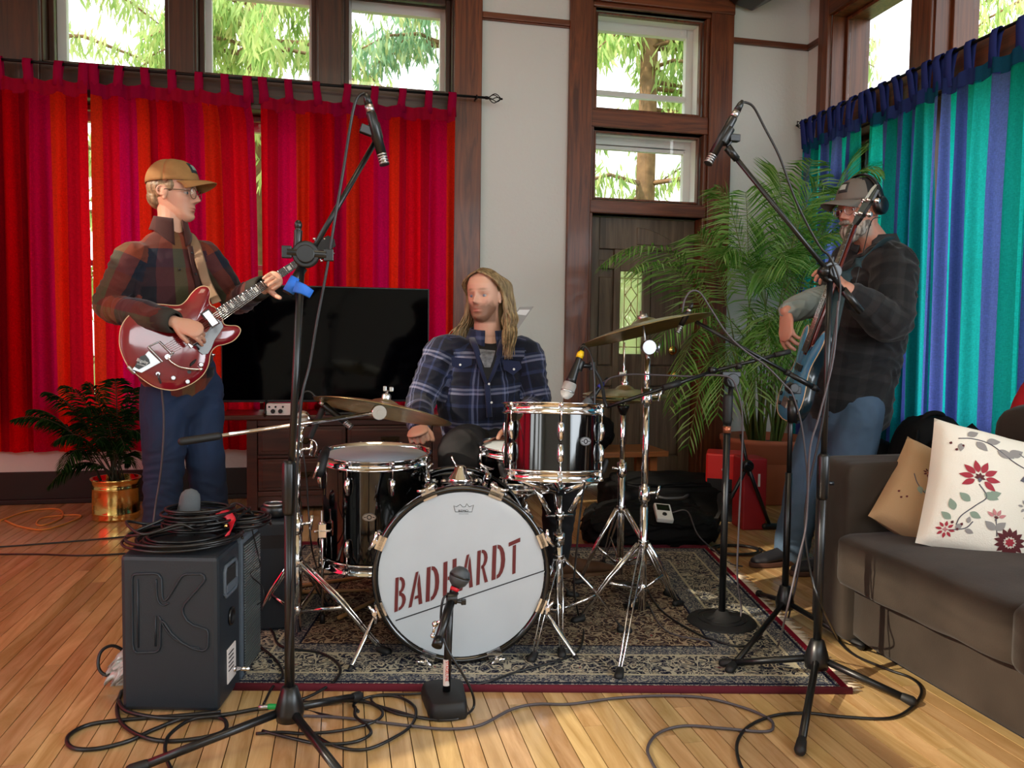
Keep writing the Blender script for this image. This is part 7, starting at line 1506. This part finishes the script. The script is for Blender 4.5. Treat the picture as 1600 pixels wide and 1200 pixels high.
k = MB(); hs0 = n0+nd*(nl+.005); hsd = (nd-gn*.12).normalized(); k.prism([hs0+nw*w1, hs0+hsd*.06+nw*.036, hs0+hsd*.15+nw*.030, hs0+hsd*.165, hs0+hsd*.15-nw*.030, hs0+hsd*.06-nw*.036, hs0-nw*w1], -.014, gn); hs_ = k.build('headstock', BLK, T, bev=.002)
for s_ in (-1, 1):
    for j in range(3): MB().cyl(hs0+hsd*(.05+.035*j)+nw*s_*.024+gn*.012, hs0+hsd*(.05+.035*j)+nw*s_*.024-gn*.02, .0035, seg=8).ell(hs0+hsd*(.05+.035*j)+nw*s_*.050-gn*.012, (.008, .008, .006)).cyl(hs0+hsd*(.05+.035*j)+nw*s_*.03-gn*.012, hs0+hsd*(.05+.035*j)+nw*s_*.05-gn*.012, .003, seg=6).build('tuning_peg', CHR, hs_)
# pickguard, pickups, bridge, vibrato, knobs
PG = mat('black_pickguard', '10151a', .12, coat=.5)
MB().prism([GP(*gz(*p), .019) for p in ((1010, 430), (1050, 462), (1068, 510), (1030, 570), (980, 640), (950, 720), (915, 775), (865, 785), (825, 755), (800, 700), (790, 660), (900, 560), (960, 490))], .002, gn).build('pickguard', PG, T, bev=.0006)
def gbox(name, m, c, lu, lv, hh, h, par, bev=.0015):
    R_ = Matrix((nd, nw, gn)).transposed(); return MB().box(c+gn*h, (lu, lv, hh), R_).build(name, m, par, bev=bev)
c1_ = GP(*gz(938, 428), .018); rg = gbox('pickup_ring', BLK, c1_, .040, .078, .006, .001, T); pk = gbox('pickup_cover', CHR, c1_, .030, .066, .010, .004, rg)
c2_ = GP(*gz(745, 610), .018); rg = gbox('pickup_ring', BLK, c2_, .040, .078, .006, .001, T); gbox('pickup_cover', CHR, c2_, .030, .066, .010, .004, rg)
c3_ = GP(*gz(698, 632), .020); gbox('bridge', CHR, c3_, .014, .082, .010, .004, T)
k = MB()
def GB(X_, Y_, h=.020): return GP(*gz(X_, Y_), h)
k.cyl(GB(435, 655), GB(565, 785), .005).cyl(GB(325, 705), GB(465, 855), .005).cyl(GB(435, 655), GB(325, 705), .003).cyl(GB(565, 785), GB(490, 810), .003).ell(GB(565, 765, .022), .007)
k.prism([GB(165, 930, .018), GB(330, 745, .018), GB(450, 860, .018), GB(260, 965, .018)], .003, gn).cyl(GB(128, 900, .0), GB(195, 968, .0), .009); vib = k.build('vibrato_tailpiece', CHRD, T, bev=.001)
pl_ = MB().prism([GB(190, 905, .022), GB(250, 800, .022), GB(300, 785, .022), GB(335, 830, .022), GB(345, 870, .022), GB(235, 930, .022)], .0012, gn).build('black_plate', BLK, vib)
c_ = GB(262, 870, .0236); ex = (GB(330, 872, .0236)-GB(240, 845, .0236)).normalized(); ey = gn.cross(ex); textmesh('Bigsby', .018, 'printed_word', WHT, pl_, c_+ey*.004, ex, ey, gn); textmesh('LICENSED', .0075, 'printed_small_word', WHT, pl_, c_-ey*.009, ex, ey, gn)
MB().tube([GB(515, 810, .030), GB(560, 860, .034), GB(640, 905, .034), (GB(740, 925, .034)), GB(840, 930, .034)], .0048, 8).ell(GB(845, 928, .036), .009).lathe([(.010, 0), (.010, .012)], GB(515, 808, .020), gn, 14).build('vibrato_arm', CHR, vib)
for p in ((420, 975), (572, 1015), (712, 1052), (845, 885)): MB().lathe([(.011, 0), (.010, .010), (.008, .013)], GB(*p, .010), gn, 16).build('knob', CHRD, T)
MB().lathe([(.008, 0), (.008, .004)], GB(730, 955, .010), gn, 14).build('jack_socket', BLK, T)
fh_ = [GB(x_, y_, .0175) for x_, y_ in ((800, 830), (770, 860), (750, 880), (740, 900))]; MB().loft(fh_, [(.002, .0006), (.006, .0006), (.005, .0006), (.002, .0006)], 8, side=nd).build('f_hole', BLKM, T)
k = MB()
for i in range(6):
    v = (i-2.5)/3; k.cyl(NP(1.0, v*.8, .0065), c3_+nw*(v*.030)+gn*.010, .0006, seg=4); k.cyl(c3_+nw*(v*.030)+gn*.010, GB(500, 740, .028)+nw*(v*.024), .0006, seg=4)
k.build('strings', SIL, T, kind='stuff')
MB().cyl(GB(940, 780, -.02), GB(985, 790, -.02), .006).build('strap_button', CHR, T)
# strap over his left shoulder
st_ = [GB(1000, 270, -.01), PL(322, 440, ch_+bf*.150, bf), PL(312, 405, ch_+bf*.150, bf), Y(303, 378, 3.80), Y(290, 366, 3.86), Y(270, 380, 3.95)]
k = MB().loft(crom(st_, 5), [(.021, .0022)]*26, 8, side=V(.8, .1, .3)); k.build('guitar_strap', strapmat('woven_tan_strap', '8a7058'), base=st_[0], **tags('woven tan strap running up from the red guitar over the shirt', 'strap'))
cable('grey cable hanging from the red guitar down the jeans leg to the floor', [GB(420, 978, .02), GB(428, 1010, .04), Y(252, 605, 3.52), Y(256, 660, 3.55), Y(252, 730, 3.56), Y(243, 790, 3.56), Y(238, 830, 3.56), F(232, 870, .006), F(260, 885, .006)], .0045, CABLEG)

# ---------------------------------------------------------------- drummer
D = thing('person', 'seated man with long blond hair and a dark blue plaid shirt behind the drums', 'person', V(.66, 3.55, 0))
hfD = headframe(Y(757, 462, 3.47), V(-.60, -.80, 0), .03, .04, .985)
ne = Y(762, 520, 3.50); shR, shL = Y(690, 550, 3.50), Y(822, 552, 3.50); elR, elL = Y(658, 628, 3.45), Y(838, 632, 3.46); wrR, wrL = Y(653, 668, 3.22), Y(800, 668, 3.22)
ch_ = Y(752, 590, 3.52); pe_ = V(.66, 3.58, .58); bs = V(1, 0, 0); bf = V(0, -1, 0)
hiR, hiL = V(.57, 3.52, .56), V(.77, 3.52, .56); knR, knL = Y(718, 712, 3.08), V(.90, 3.16, .53); anR, anL = V(.50, 3.08, .14), F(868, 903)+V(0, 0, .10)
k = MB(); head(k, hfD, ne, fat=1.08)
tube_chain(k, [ne+V(0, 0, -.02), ne.lerp(ch_, .45), ch_, pe_], [(.062, .06), (.13, .08), (.15, .09), (.13, .09)], side=bs)
for sh, el, wr in ((shR, elR, wrR), (shL, elL, wrL)): tube_chain(k, [ch_.lerp(sh, .5)+V(0, 0, .06), sh, el, wr], [.05, .042, .034, .025])
for h_, kn, an in ((hiR, knR, anR), (hiL, knL, anL)): tube_chain(k, [pe_.lerp(h_, .6), h_, kn, an, V(an.x, an.y, .06)], [.08, .07, .05, .035, .035])
hand(k, wrR+V(0, .0, 0), V(-.10, -.97, -.12), V(.25, -.15, -.95), [1.3, 1.35, 1.35, 1.3], s=1, thumb=(.6, .45, .6), tc=.8, sz=1.12)
hand(k, wrL, V(-.1, -.95, -.1), V(0, -.1, -1), [1.2, 1.3, 1.3, 1.2], s=-1)
me, co = remesh(k, .0030, 1); col = skintint(co, hfD, 'd0a18a', '6e4a34', bz=-.036); place(me, co, 'body', SKIN, D, col=col); eyes(D, hfD, '5a7080')
BLOND = hairmat('long_blond_hair', '66523a', 'a68e66', 70)
P_, R_, s_ = hfD; k = MB(); rs = np.random.RandomState(4)
hk = MB(); hk.ell(P_(0, -.024, .036), (.080*s_, .090*s_, .088*s_), R_).ell(P_(0, -.070, -.04), (.070*s_, .035*s_, .09*s_)).ell(P_(0, -.075, -.12), (.075*s_, .03*s_, .07*s_))
me, co = remesh(hk, .005, 2, wrinkle=.002, wf=60); hr = place(me, co, 'hair', BLOND, D)
for side in (-1, 1):
    for i in range(210):
        u = rs.rand(); y0 = .068-.150*u; j = rs.normal(0, .005, 4); out = .080+.012*rs.rand(); y1 = min(y0*.55-.024, .002)-.040*rs.rand(); fr_ = rs.rand(); L_ = -.215-.075*rs.rand(); wv = .009*math.sin(i*1.7); sw = .018*(rs.rand()-.3)
        p = [P_(side*.004, y0, .121-.9*max(0, y0-.02)*.35-max(0, -y0-.03)*.5), P_(side*.045, y0*.96-.004, .108-abs(y0)*.28), P_(side*(out-.004), (y0*.7+y1*.3) if y0 > 0 else y1, .055), P_(side*(out+.004), y1-.004, .005), P_(side*(out+.012)+j[0], y1-.006, -.055), P_(side*(out+.024+wv)+j[1]+sw, y1+.014*fr_, -.115), P_(side*(out+.022-wv+.030*fr_)+j[2]+sw, y1+.016+.055*fr_, -.170), P_(side*(out+.016+(.045 if side > 0 else .065)*fr_)+j[3]+sw, y1+.020+(.095 if side > 0 else .135)*fr_, L_)]
        q = crom(p, 4); n = len(q); k.loft(q, [(.0048, .0026)]*(n-5)+[(.0042, .0022), (.0034, .0018), (.0026, .0014), (.0016, .001), (.0006, .0005)], 5)
k.build('hair_strands', BLOND, hr, fixn=False, kind='stuff')
PL2 = plaid('navy_plaid', [(0, '0e1224'), (.30, '222c4c'), (.36, '6a7090'), (.42, '1a2240'), (.50, '586080'), (.54, '10142a'), (.80, '2c3658'), (.86, '0c1020')], [(0, '0a0c18'), (.38, '1c2440'), (.46, '7a7e96'), (.52, '343c5c'), (.58, '8486a0'), (.64, '141a30'), (.9, '2a3254')], .175, .155, fac=.5)
k = MB(); tube_chain(k, [ne+V(0, .01, -.045), ne+V(-.01, .01, -.095), ch_+V(0, 0, .03), ch_+V(-.01, 0, -.10), V(.655, 3.56, .60), V(.655, 3.53, .55)], [(.075, .068), (.16, .095), (.200, .135), (.195, .14), (.205, .15), (.20, .16)], side=bs, seg=30)
for sh, el, wr in ((shR, elR, wrR), (shL, elL, wrL)): tube_chain(k, [ch_.lerp(sh, .55)+V(0, 0, .05), sh+V(0, 0, -.006), sh.lerp(el, .5), el, el.lerp(wr, .55), wr-(wr-el).normalized()*.012], [.074, .077, .073, .068, .058, .045])
me, co = remesh(k, .006, 5, wrinkle=.009, wf=12, seed=13); sg = segsof([ne, pe_+V(0, 0, -.1)], .19, V(0, 1, 0))+segsof([shR, elR, wrR], .085, V(0, 1, 0), .05)+segsof([shL, elL, wrL], .085, V(0, 1, 0), .05)
sh_ = place(me, co, 'shirt', PL2, D, uv=limbuv(me, co, sg)); cm = plaid('navy_collar_cloth', [(0, '1c2440'), (.6, '3c4668')], [(0, '1c2440'), (.7, '4a5272')], .05, .05)
# open shirt front: dark T-shirt wedge with a grey print, lapel edges, buttons, pockets
ty = 3.385
def DF(px, py, o=0): return Y(px, py, 3.372-o)
TS = mat('black_tshirt', '0c0c0f', .85); k = MB(); k.add([DF(737, 527, -.10), DF(783, 531, -.10), DF(778, 556, .004), DF(762, 596, .006), DF(747, 556, .004)], [(0, 1, 2, 4), (2, 3, 4)], False)
ts = k.build('tshirt', TS, D, solid=.003); k = MB(); k.add([DF(746, 545, -.018), DF(774, 548, -.018), DF(772, 557, .008), DF(766, 574, .010), DF(757, 574, .010), DF(750, 557, .008)], [(0, 1, 2, 5), (2, 3, 4, 5)], False); k.build('tshirt_print', mat('grey_print', '66686c', .8, var=.5, vscale=60), ts, solid=.002)
for pts in ([(737, 528), (744, 545), (752, 575), (760, 600)], [(786, 532), (779, 556), (771, 580), (762, 600)]):
    MB().loft([DF(px, py, .004 if i else -.06) for i, (px, py) in enumerate(pts)], [(.016, .004), (.014, .003), (.011, .003), (.008, .003)], 8, side=V(1, 0, 0)).build('lapel', cm, sh_)
MB().loft([DF(761, 600, .004), DF(763, 625, .006), DF(765, 652, .004)], [(.013, .003)]*3, 8, side=V(1, 0, 0)).build('placket', cm, sh_)
for px, py in ((764, 600), (768, 629), (719, 570), (803, 577)): MB().lathe([(.0052, 0), (.0048, .003), (.002, .002)], DF(px, py, .010), V(0, -1, 0), 14).build('shirt_button', WHT, sh_)
for pp_ in ([(705, 558), (737, 560), (737, 570), (720, 577), (706, 572)], [(786, 562), (812, 565), (815, 575), (802, 586), (787, 577)]): MB().prism([DF(px, py, .004) for px, py in pp_], -.004, (0, 1, 0)).build('pocket_flap', cm, sh_, bev=.001)
collar(sh_, ne+V(0, .012, -.012), bf, cm, r=.076)
k = MB(); tube_chain(k, [pe_+V(0, 0, .02), pe_+V(0, -.08, -.02)], [(.17, .13), (.165, .13)], side=bs)
for h_, kn, an in ((hiR, knR, anR), (hiL, knL, anL)): tube_chain(k, [h_+V(0, .04, .01), h_, h_.lerp(kn, .5), kn, kn.lerp(an, .5), V(an.x, an.y, .095)], [.105, .108, .102, .088, .074, .062])
me, co = remesh(k, .007, 4, wrinkle=.006, wf=9, seed=18); place(me, co, 'trousers', DKP, D)
a = F(872, 903); shoe(D, a+V(-.03, 0, 0), a+V(.26, .02, 0), mat('brown_suede_shoe', '5a3a22', .8, var=.2), mat('pale_sole', '6a4a30', .7)); shoe(D, V(.52, 3.16, 0), V(.45, 2.94, 0), mat('brown_suede_shoe_b', '4a3020', .8), mat('pale_sole_b', '6a4a30', .7))
a = Y(648, 655, 3.14); MB().loft([a+V(.06, .05, -.02), a+V(-.10, -.02, .06)], [.007, .005], 10, round_=True).build('drumstick', WD, base=a, **tags('wooden drumstick gripped in the drummer\'s right fist under the crash cymbal', 'drumstick'))

# ---------------------------------------------------------------- bassist
B = thing('person', 'standing bearded man in a grey cap, headphones and dark checked shirt playing the blue bass', 'person', V(2.35, 3.32, 0))
fB = V(-.985, -.12, 0).normalized(); sB = V(.12, -.985, 0).normalized()       # sB: towards his left arm (nearest the camera)
hfB = headframe(Y(1342, 326, 3.30), V(-.97, -.22, 0), .16, 0, 1.10)
ne = Y(1368, 385, 3.32); ch_ = Y(1362, 450, 3.32); wa_ = Y(1338, 540, 3.32); pe_ = Y(1325, 625, 3.34)
shN, shF = Y(1396, 420, 3.13), Y(1330, 410, 3.50); elN, elF = Y(1392, 505, 3.02), Y(1300, 468, 3.56); wrN, wrF = Y(1322, 452, 2.99), Y(1230, 486, 3.34)
hiN, hiF = Y(1340, 640, 3.24), Y(1300, 640, 3.42); knN, knF = Y(1325, 740, 3.20), Y(1262, 745, 3.38); anN, anF = F(1300, 893)+V(0, 0, .10), F(1236, 880)+V(0, 0, .10)
k = MB(); head(k, hfB, ne, fat=1.12, nr=.062)
tube_chain(k, [ne+V(0, 0, -.02), ne.lerp(ch_, .5), ch_, wa_, pe_], [(.07, .065), (.15, .10), (.17, .11), (.17, .13), (.15, .12)], side=sB)
for sh, el, wr in ((shN, elN, wrN), (shF, elF, wrF)): tube_chain(k, [ch_.lerp(sh, .5)+V(0, 0, .04), sh, el, wr], [.055, .048, .042, .033])
for h_, kn, an in ((hiN, knN, anN), (hiF, knF, anF)): tube_chain(k, [pe_.lerp(h_, .6), h_, kn, an, V(an.x, an.y, .06)], [.08, .07, .05, .036, .036])
hand(k, wrN, V(-.55, .18, .62), V(-.55, .75, -.2), [.55, .6, .7, .8], s=-1, thumb=(.6, .55, .35), sz=1.08)
hand(k, wrF, V(-.16, -.22, -.95), V(.80, .10, -.10), [.30, .42, .5, .55], s=-1, thumb=(.6, .6, .4), sz=1.2)
me, co = remesh(k, .0031, 1); col = skintint(co, hfB, 'c58c76', 'a89c90', bz=-.050); place(me, co, 'body', SKIN, B, col=col); eyes(B, hfB)
WB = hairmat('grey_beard', '4c423a', 'b4aca0', 90)
hairpiece(B, hfB, [(0, .078, -.098, (.030, .026, .032)), (0, .062, -.112, (.036, .032, .028)), (.034, .045, -.090, (.022, .034, .026)), (-.034, .045, -.090, (.022, .034, .026)), (0, .0935, -.052, (.027, .013, .010)), (.02, .070, -.085, (.02, .02, .03)), (-.02, .070, -.085, (.02, .02, .03)), (.050, .018, -.062, (.012, .030, .03)), (-.050, .018, -.062, (.012, .030, .03))], WB, wr=.0022, name='beard')
hairpiece(B, hfB, [(0, -.040, .012, (.078, .070, .062))], hairmat('grey_hair', '4a4440', '8a8278'), wr=.002)
GC_ = mat('grey_cap_cloth', '6a635c', .85, bump=.1, bscale=200); cap(B, hfB, GC_, GC_, mat('black_cap_mesh', '121214', .8), tilt=-.04, patch=(mat('dark_patch', '26282a', .7), .10, mat('pale_patch', 'a8b4b0', .7)), bl=.115)
glasses(B, hfB, mat('thin_metal_frame', (.6, .6, .58, 1), .25, 1), .020)
P_, R_, s_ = hfB; hp_ = thing('headphones', 'black over-ear headphones worn over the bassist\'s cap', 'headphones', P_(0, 0, .1))
k = MB(); arc_ = [P_(.100*math.cos(a), -.022-.0*math.sin(a), .012+.128*math.sin(a)) for a in np.linspace(0, PI, 15)]; k.loft(arc_, [(.017, .006)]*15, 10, side=R_ @ V(0, 1, 0)).build('headband', BLK, hp_)
for q in (-1, 1): MB().lathe([(.040, -.016), (.043, -.004), (.041, .012), (.030, .020), (0, .022)], P_(q*.094, -.020, -.002), R_ @ V(q, -.1, 0), 28).build('ear_cup', BLK, hp_)
cable('thin black headphone lead running down the front of the bassist\'s shirt', [P_(-.095, -.01, -.05), Y(1362, 345, 3.10), Y(1352, 380, 3.06), Y(1340, 430, 3.05), Y(1328, 480, 3.05)], .0022)
PL3 = plaid('charcoal_check', [(0, '1e1e20'), (.5, '2b2a2b'), (.8, '17171a')], [(0, '1c1c1e'), (.45, '2c2a2b'), (.75, '151518')], .11, .11)
k = MB(); tube_chain(k, [ne+V(0, 0, -.05), ne.lerp(ch_, .5), ch_, wa_, pe_+V(0, 0, .03), pe_+V(.0, 0, -.03)], [(.085, .08), (.19, .125), (.215, .175), (.215, .205), (.205, .200), (.20, .20)], side=sB, seg=30)
for sh, el, wr in ((shN, elN, wrN), (shF, elF, elF.lerp(wrF, .62))): tube_chain(k, [ch_.lerp(sh, .55)+V(0, 0, .07), sh, sh.lerp(el, .5), el, el.lerp(wr, .5), wr-(wr-el).normalized()*.055], [.10, .100, .094, .086, .070, .054])
me, co = remesh(k, .0065, 5, wrinkle=.014, wf=11, seed=23); sg = segsof([ne, pe_], .2, V(.2, 1, 0))+segsof([shN, elN, wrN], .1, V(0, 1, 0), .05)+segsof([shF, elF, wrF], .1, V(0, 1, 0), .05)
sh_ = place(me, co, 'shirt', PL3, B, uv=limbuv(me, co, sg)); collar(sh_, ne+V(.0, 0, .022), V(-.9, -.45, 0), mat('charcoal_collar', '2a2a2c', .8), r=.086)
me, co = remesh(MB().loft(crom([elF.lerp(wrF, .20), elF.lerp(wrF, .5)+V(0, 0, .006), elF.lerp(wrF, .85), wrF-(wrF-elF).normalized()*.02], 4), [.078-.0022*i for i in range(13)], 20, round_=True), .005, 3, wrinkle=.009, wf=18, seed=31)
place(me, co, 'lit_sleeve', mat('lit_sleeve_cloth', '8c9692', .85), B)  # light falling on the dark shirt's forearm, put in as a paler cloth colour
k = MB(); hp = hiN.lerp(hiF, .5); tube_chain(k, [pe_+V(0, 0, .02), hp+V(0, 0, -.04)], [(.185, .175), (.18, .165)], side=sB)
for h_, kn, an in ((hiN, knN, anN), (hiF, knF, anF)): tube_chain(k, [hp.lerp(h_, .8)+V(0, 0, .02), h_, h_.lerp(kn, .5), kn, kn.lerp(an, .5), V(an.x, an.y, .075)], [.12, .122, .112, .094, .084, .080])
me, co = remesh(k, .007, 4, wrinkle=.008, wf=8, seed=28); place(me, co, 'jeans', DENL, B)
for an in (anN, anF): a = V(an.x, an.y, 0); shoe(B, a+V(.06, .01, 0), a+V(-.22, -.03, 0), mat('navy_shoe', '16161e', .6), mat('brown_sole', '4a2c22', .7))
# blue bass
p0, p1 = Y(1250, 582, 3.06), Y(1336, 352, 2.93); nd = (p1-p0).normalized(); nn = V(-.95, .25, .0); nn = (nn-nd*nn.dot(nd)).normalized(); nw = nd.cross(nn).normalized()
T = thing('bass_guitar', 'blue double-cutaway bass guitar held upright by the bearded man', 'bass guitar', p0)
def BP_(u, v, h=0): return p0+nd*u+nw*v+nn*h
o2 = [(-.215, 0), (-.205, .08), (-.17, .135), (-.11, .155), (-.05, .135), (0, .108), (.05, .105), (.10, .125), (.145, .14), (.185, .135), (.20, .115), (.19, .09), (.15, .065), (.125, .035), (.13, 0)]
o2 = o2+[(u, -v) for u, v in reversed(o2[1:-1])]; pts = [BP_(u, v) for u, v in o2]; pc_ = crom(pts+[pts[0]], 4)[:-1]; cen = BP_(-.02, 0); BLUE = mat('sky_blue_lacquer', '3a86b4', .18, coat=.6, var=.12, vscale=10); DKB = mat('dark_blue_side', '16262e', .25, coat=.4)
k = MB(); n_ = len(pc_); vs = []; lv = ((-.044, .95), (-.040, 1.0), (0, 1.0), (.003, .975), (.008, .8), (.010, .4))
for h, sc_ in lv: vs += [cen.lerp(p, sc_)+nn*h for p in pc_]
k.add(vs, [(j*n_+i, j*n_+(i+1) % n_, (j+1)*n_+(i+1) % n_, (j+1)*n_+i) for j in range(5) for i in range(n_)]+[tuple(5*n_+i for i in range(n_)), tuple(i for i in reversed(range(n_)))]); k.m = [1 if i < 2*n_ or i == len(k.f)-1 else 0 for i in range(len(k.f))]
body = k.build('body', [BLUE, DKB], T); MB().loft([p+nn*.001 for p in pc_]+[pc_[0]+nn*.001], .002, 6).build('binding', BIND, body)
NL = (p1-p0).length; k = MB().loft([BP_(.08, 0, .0), BP_(.16, 0, .0), BP_(NL, 0, .002)], [(.028, .014), (.027, .012), (.020, .011)], 14, side=nw); neck = k.build('neck', MAHO, T)
MB().prism([BP_(.09, -.028, .012), BP_(.09, .028, .012), BP_(NL, .020, .012), BP_(NL, -.020, .012)], .005, nn).build('fingerboard', ROSE, neck)
for i in range(16): f_ = .14+(NL-.14)*(1-.93**(15-i))/(1-.93**15); w_ = .028-.008*(f_-.09)/(NL-.09); MB().cyl(BP_(f_, -w_, .0175), BP_(f_, w_, .0175), .001, seg=6).build('fret', SIL, neck)
hd_ = (nd-nn*.18).normalized(); h0_ = BP_(NL, 0, .008)
def HPt(u, v, h=0): return h0_+hd_*u+nw*v+nn*h
hs_ = MB().prism([HPt(0, -.021), HPt(.03, -.034), (HPt(.11, -.040)), HPt(.165, -.030), HPt(.185, -.008), HPt(.180, .012), HPt(.16, .032), HPt(.11, .040), HPt(.03, .034), HPt(0, .021)], -.014, nn).build('headstock', BLK, T, bev=.002)
MB().prism([HPt(.10, -.034, .001), HPt(.165, -.026, .001), HPt(.182, -.006, .001), HPt(.176, .012, .001), HPt(.12, .0, .001)], .002, nn).build('pearl_veneer', mat('pearloid', 'b8c0c0', .2), hs_)
for s in (-1, 1):
    for j in range(2): c = HPt(.05+.06*j, s*.022); MB().cyl(c-nn*.02, c+nn*.014, .006, seg=10).cyl(c-nn*.014, c-nn*.014+nw*s*.035, .004, seg=8).ell(c-nn*.014+nw*s*.045, (.014, .010, .012)).lathe([(.012, -.018), (.012, -.016)], c, nn, 12).build('tuning_peg', CHR, hs_)
for u in (.02, -.07): MB().box(BP_(u, 0, .013), (.03, .075, .010), Matrix((nd, nw, nn)).transposed()).build('pickup', BLK, T, bev=.002)
MB().box(BP_(-.14, 0, .013), (.045, .07, .012), Matrix((nd, nw, nn)).transposed()).build('bridge', CHR, T, bev=.002); k = MB()
for i in range(4): k.cyl(BP_(NL, (i-1.5)*.009, .019), BP_(-.14, (i-1.5)*.016, .020), .0009, seg=4)
k.build('strings', SIL, T, kind='stuff')
for u, v in ((-.12, -.10), (-.16, -.075), (-.07, -.11)): MB().lathe([(.010, 0), (.009, .012)], BP_(u, v, .005), nn, 14).build('knob', BLK, T)
st_ = [BP_(.19, .12, -.02), Y(1318, 440, 3.02), Y(1348, 405, 3.02), Y(1376, 380, 3.10), Y(1398, 378, 3.30)]
MB().loft(crom(st_, 5), [(.028, .0025)]*21, 8, side=V(.6, 0, .6)).build('bass_strap', strapmat('dark_teal_strap', '24383c'), base=st_[1], **tags('wide dark strap crossing the bassist\'s chest to his shoulder', 'strap'))
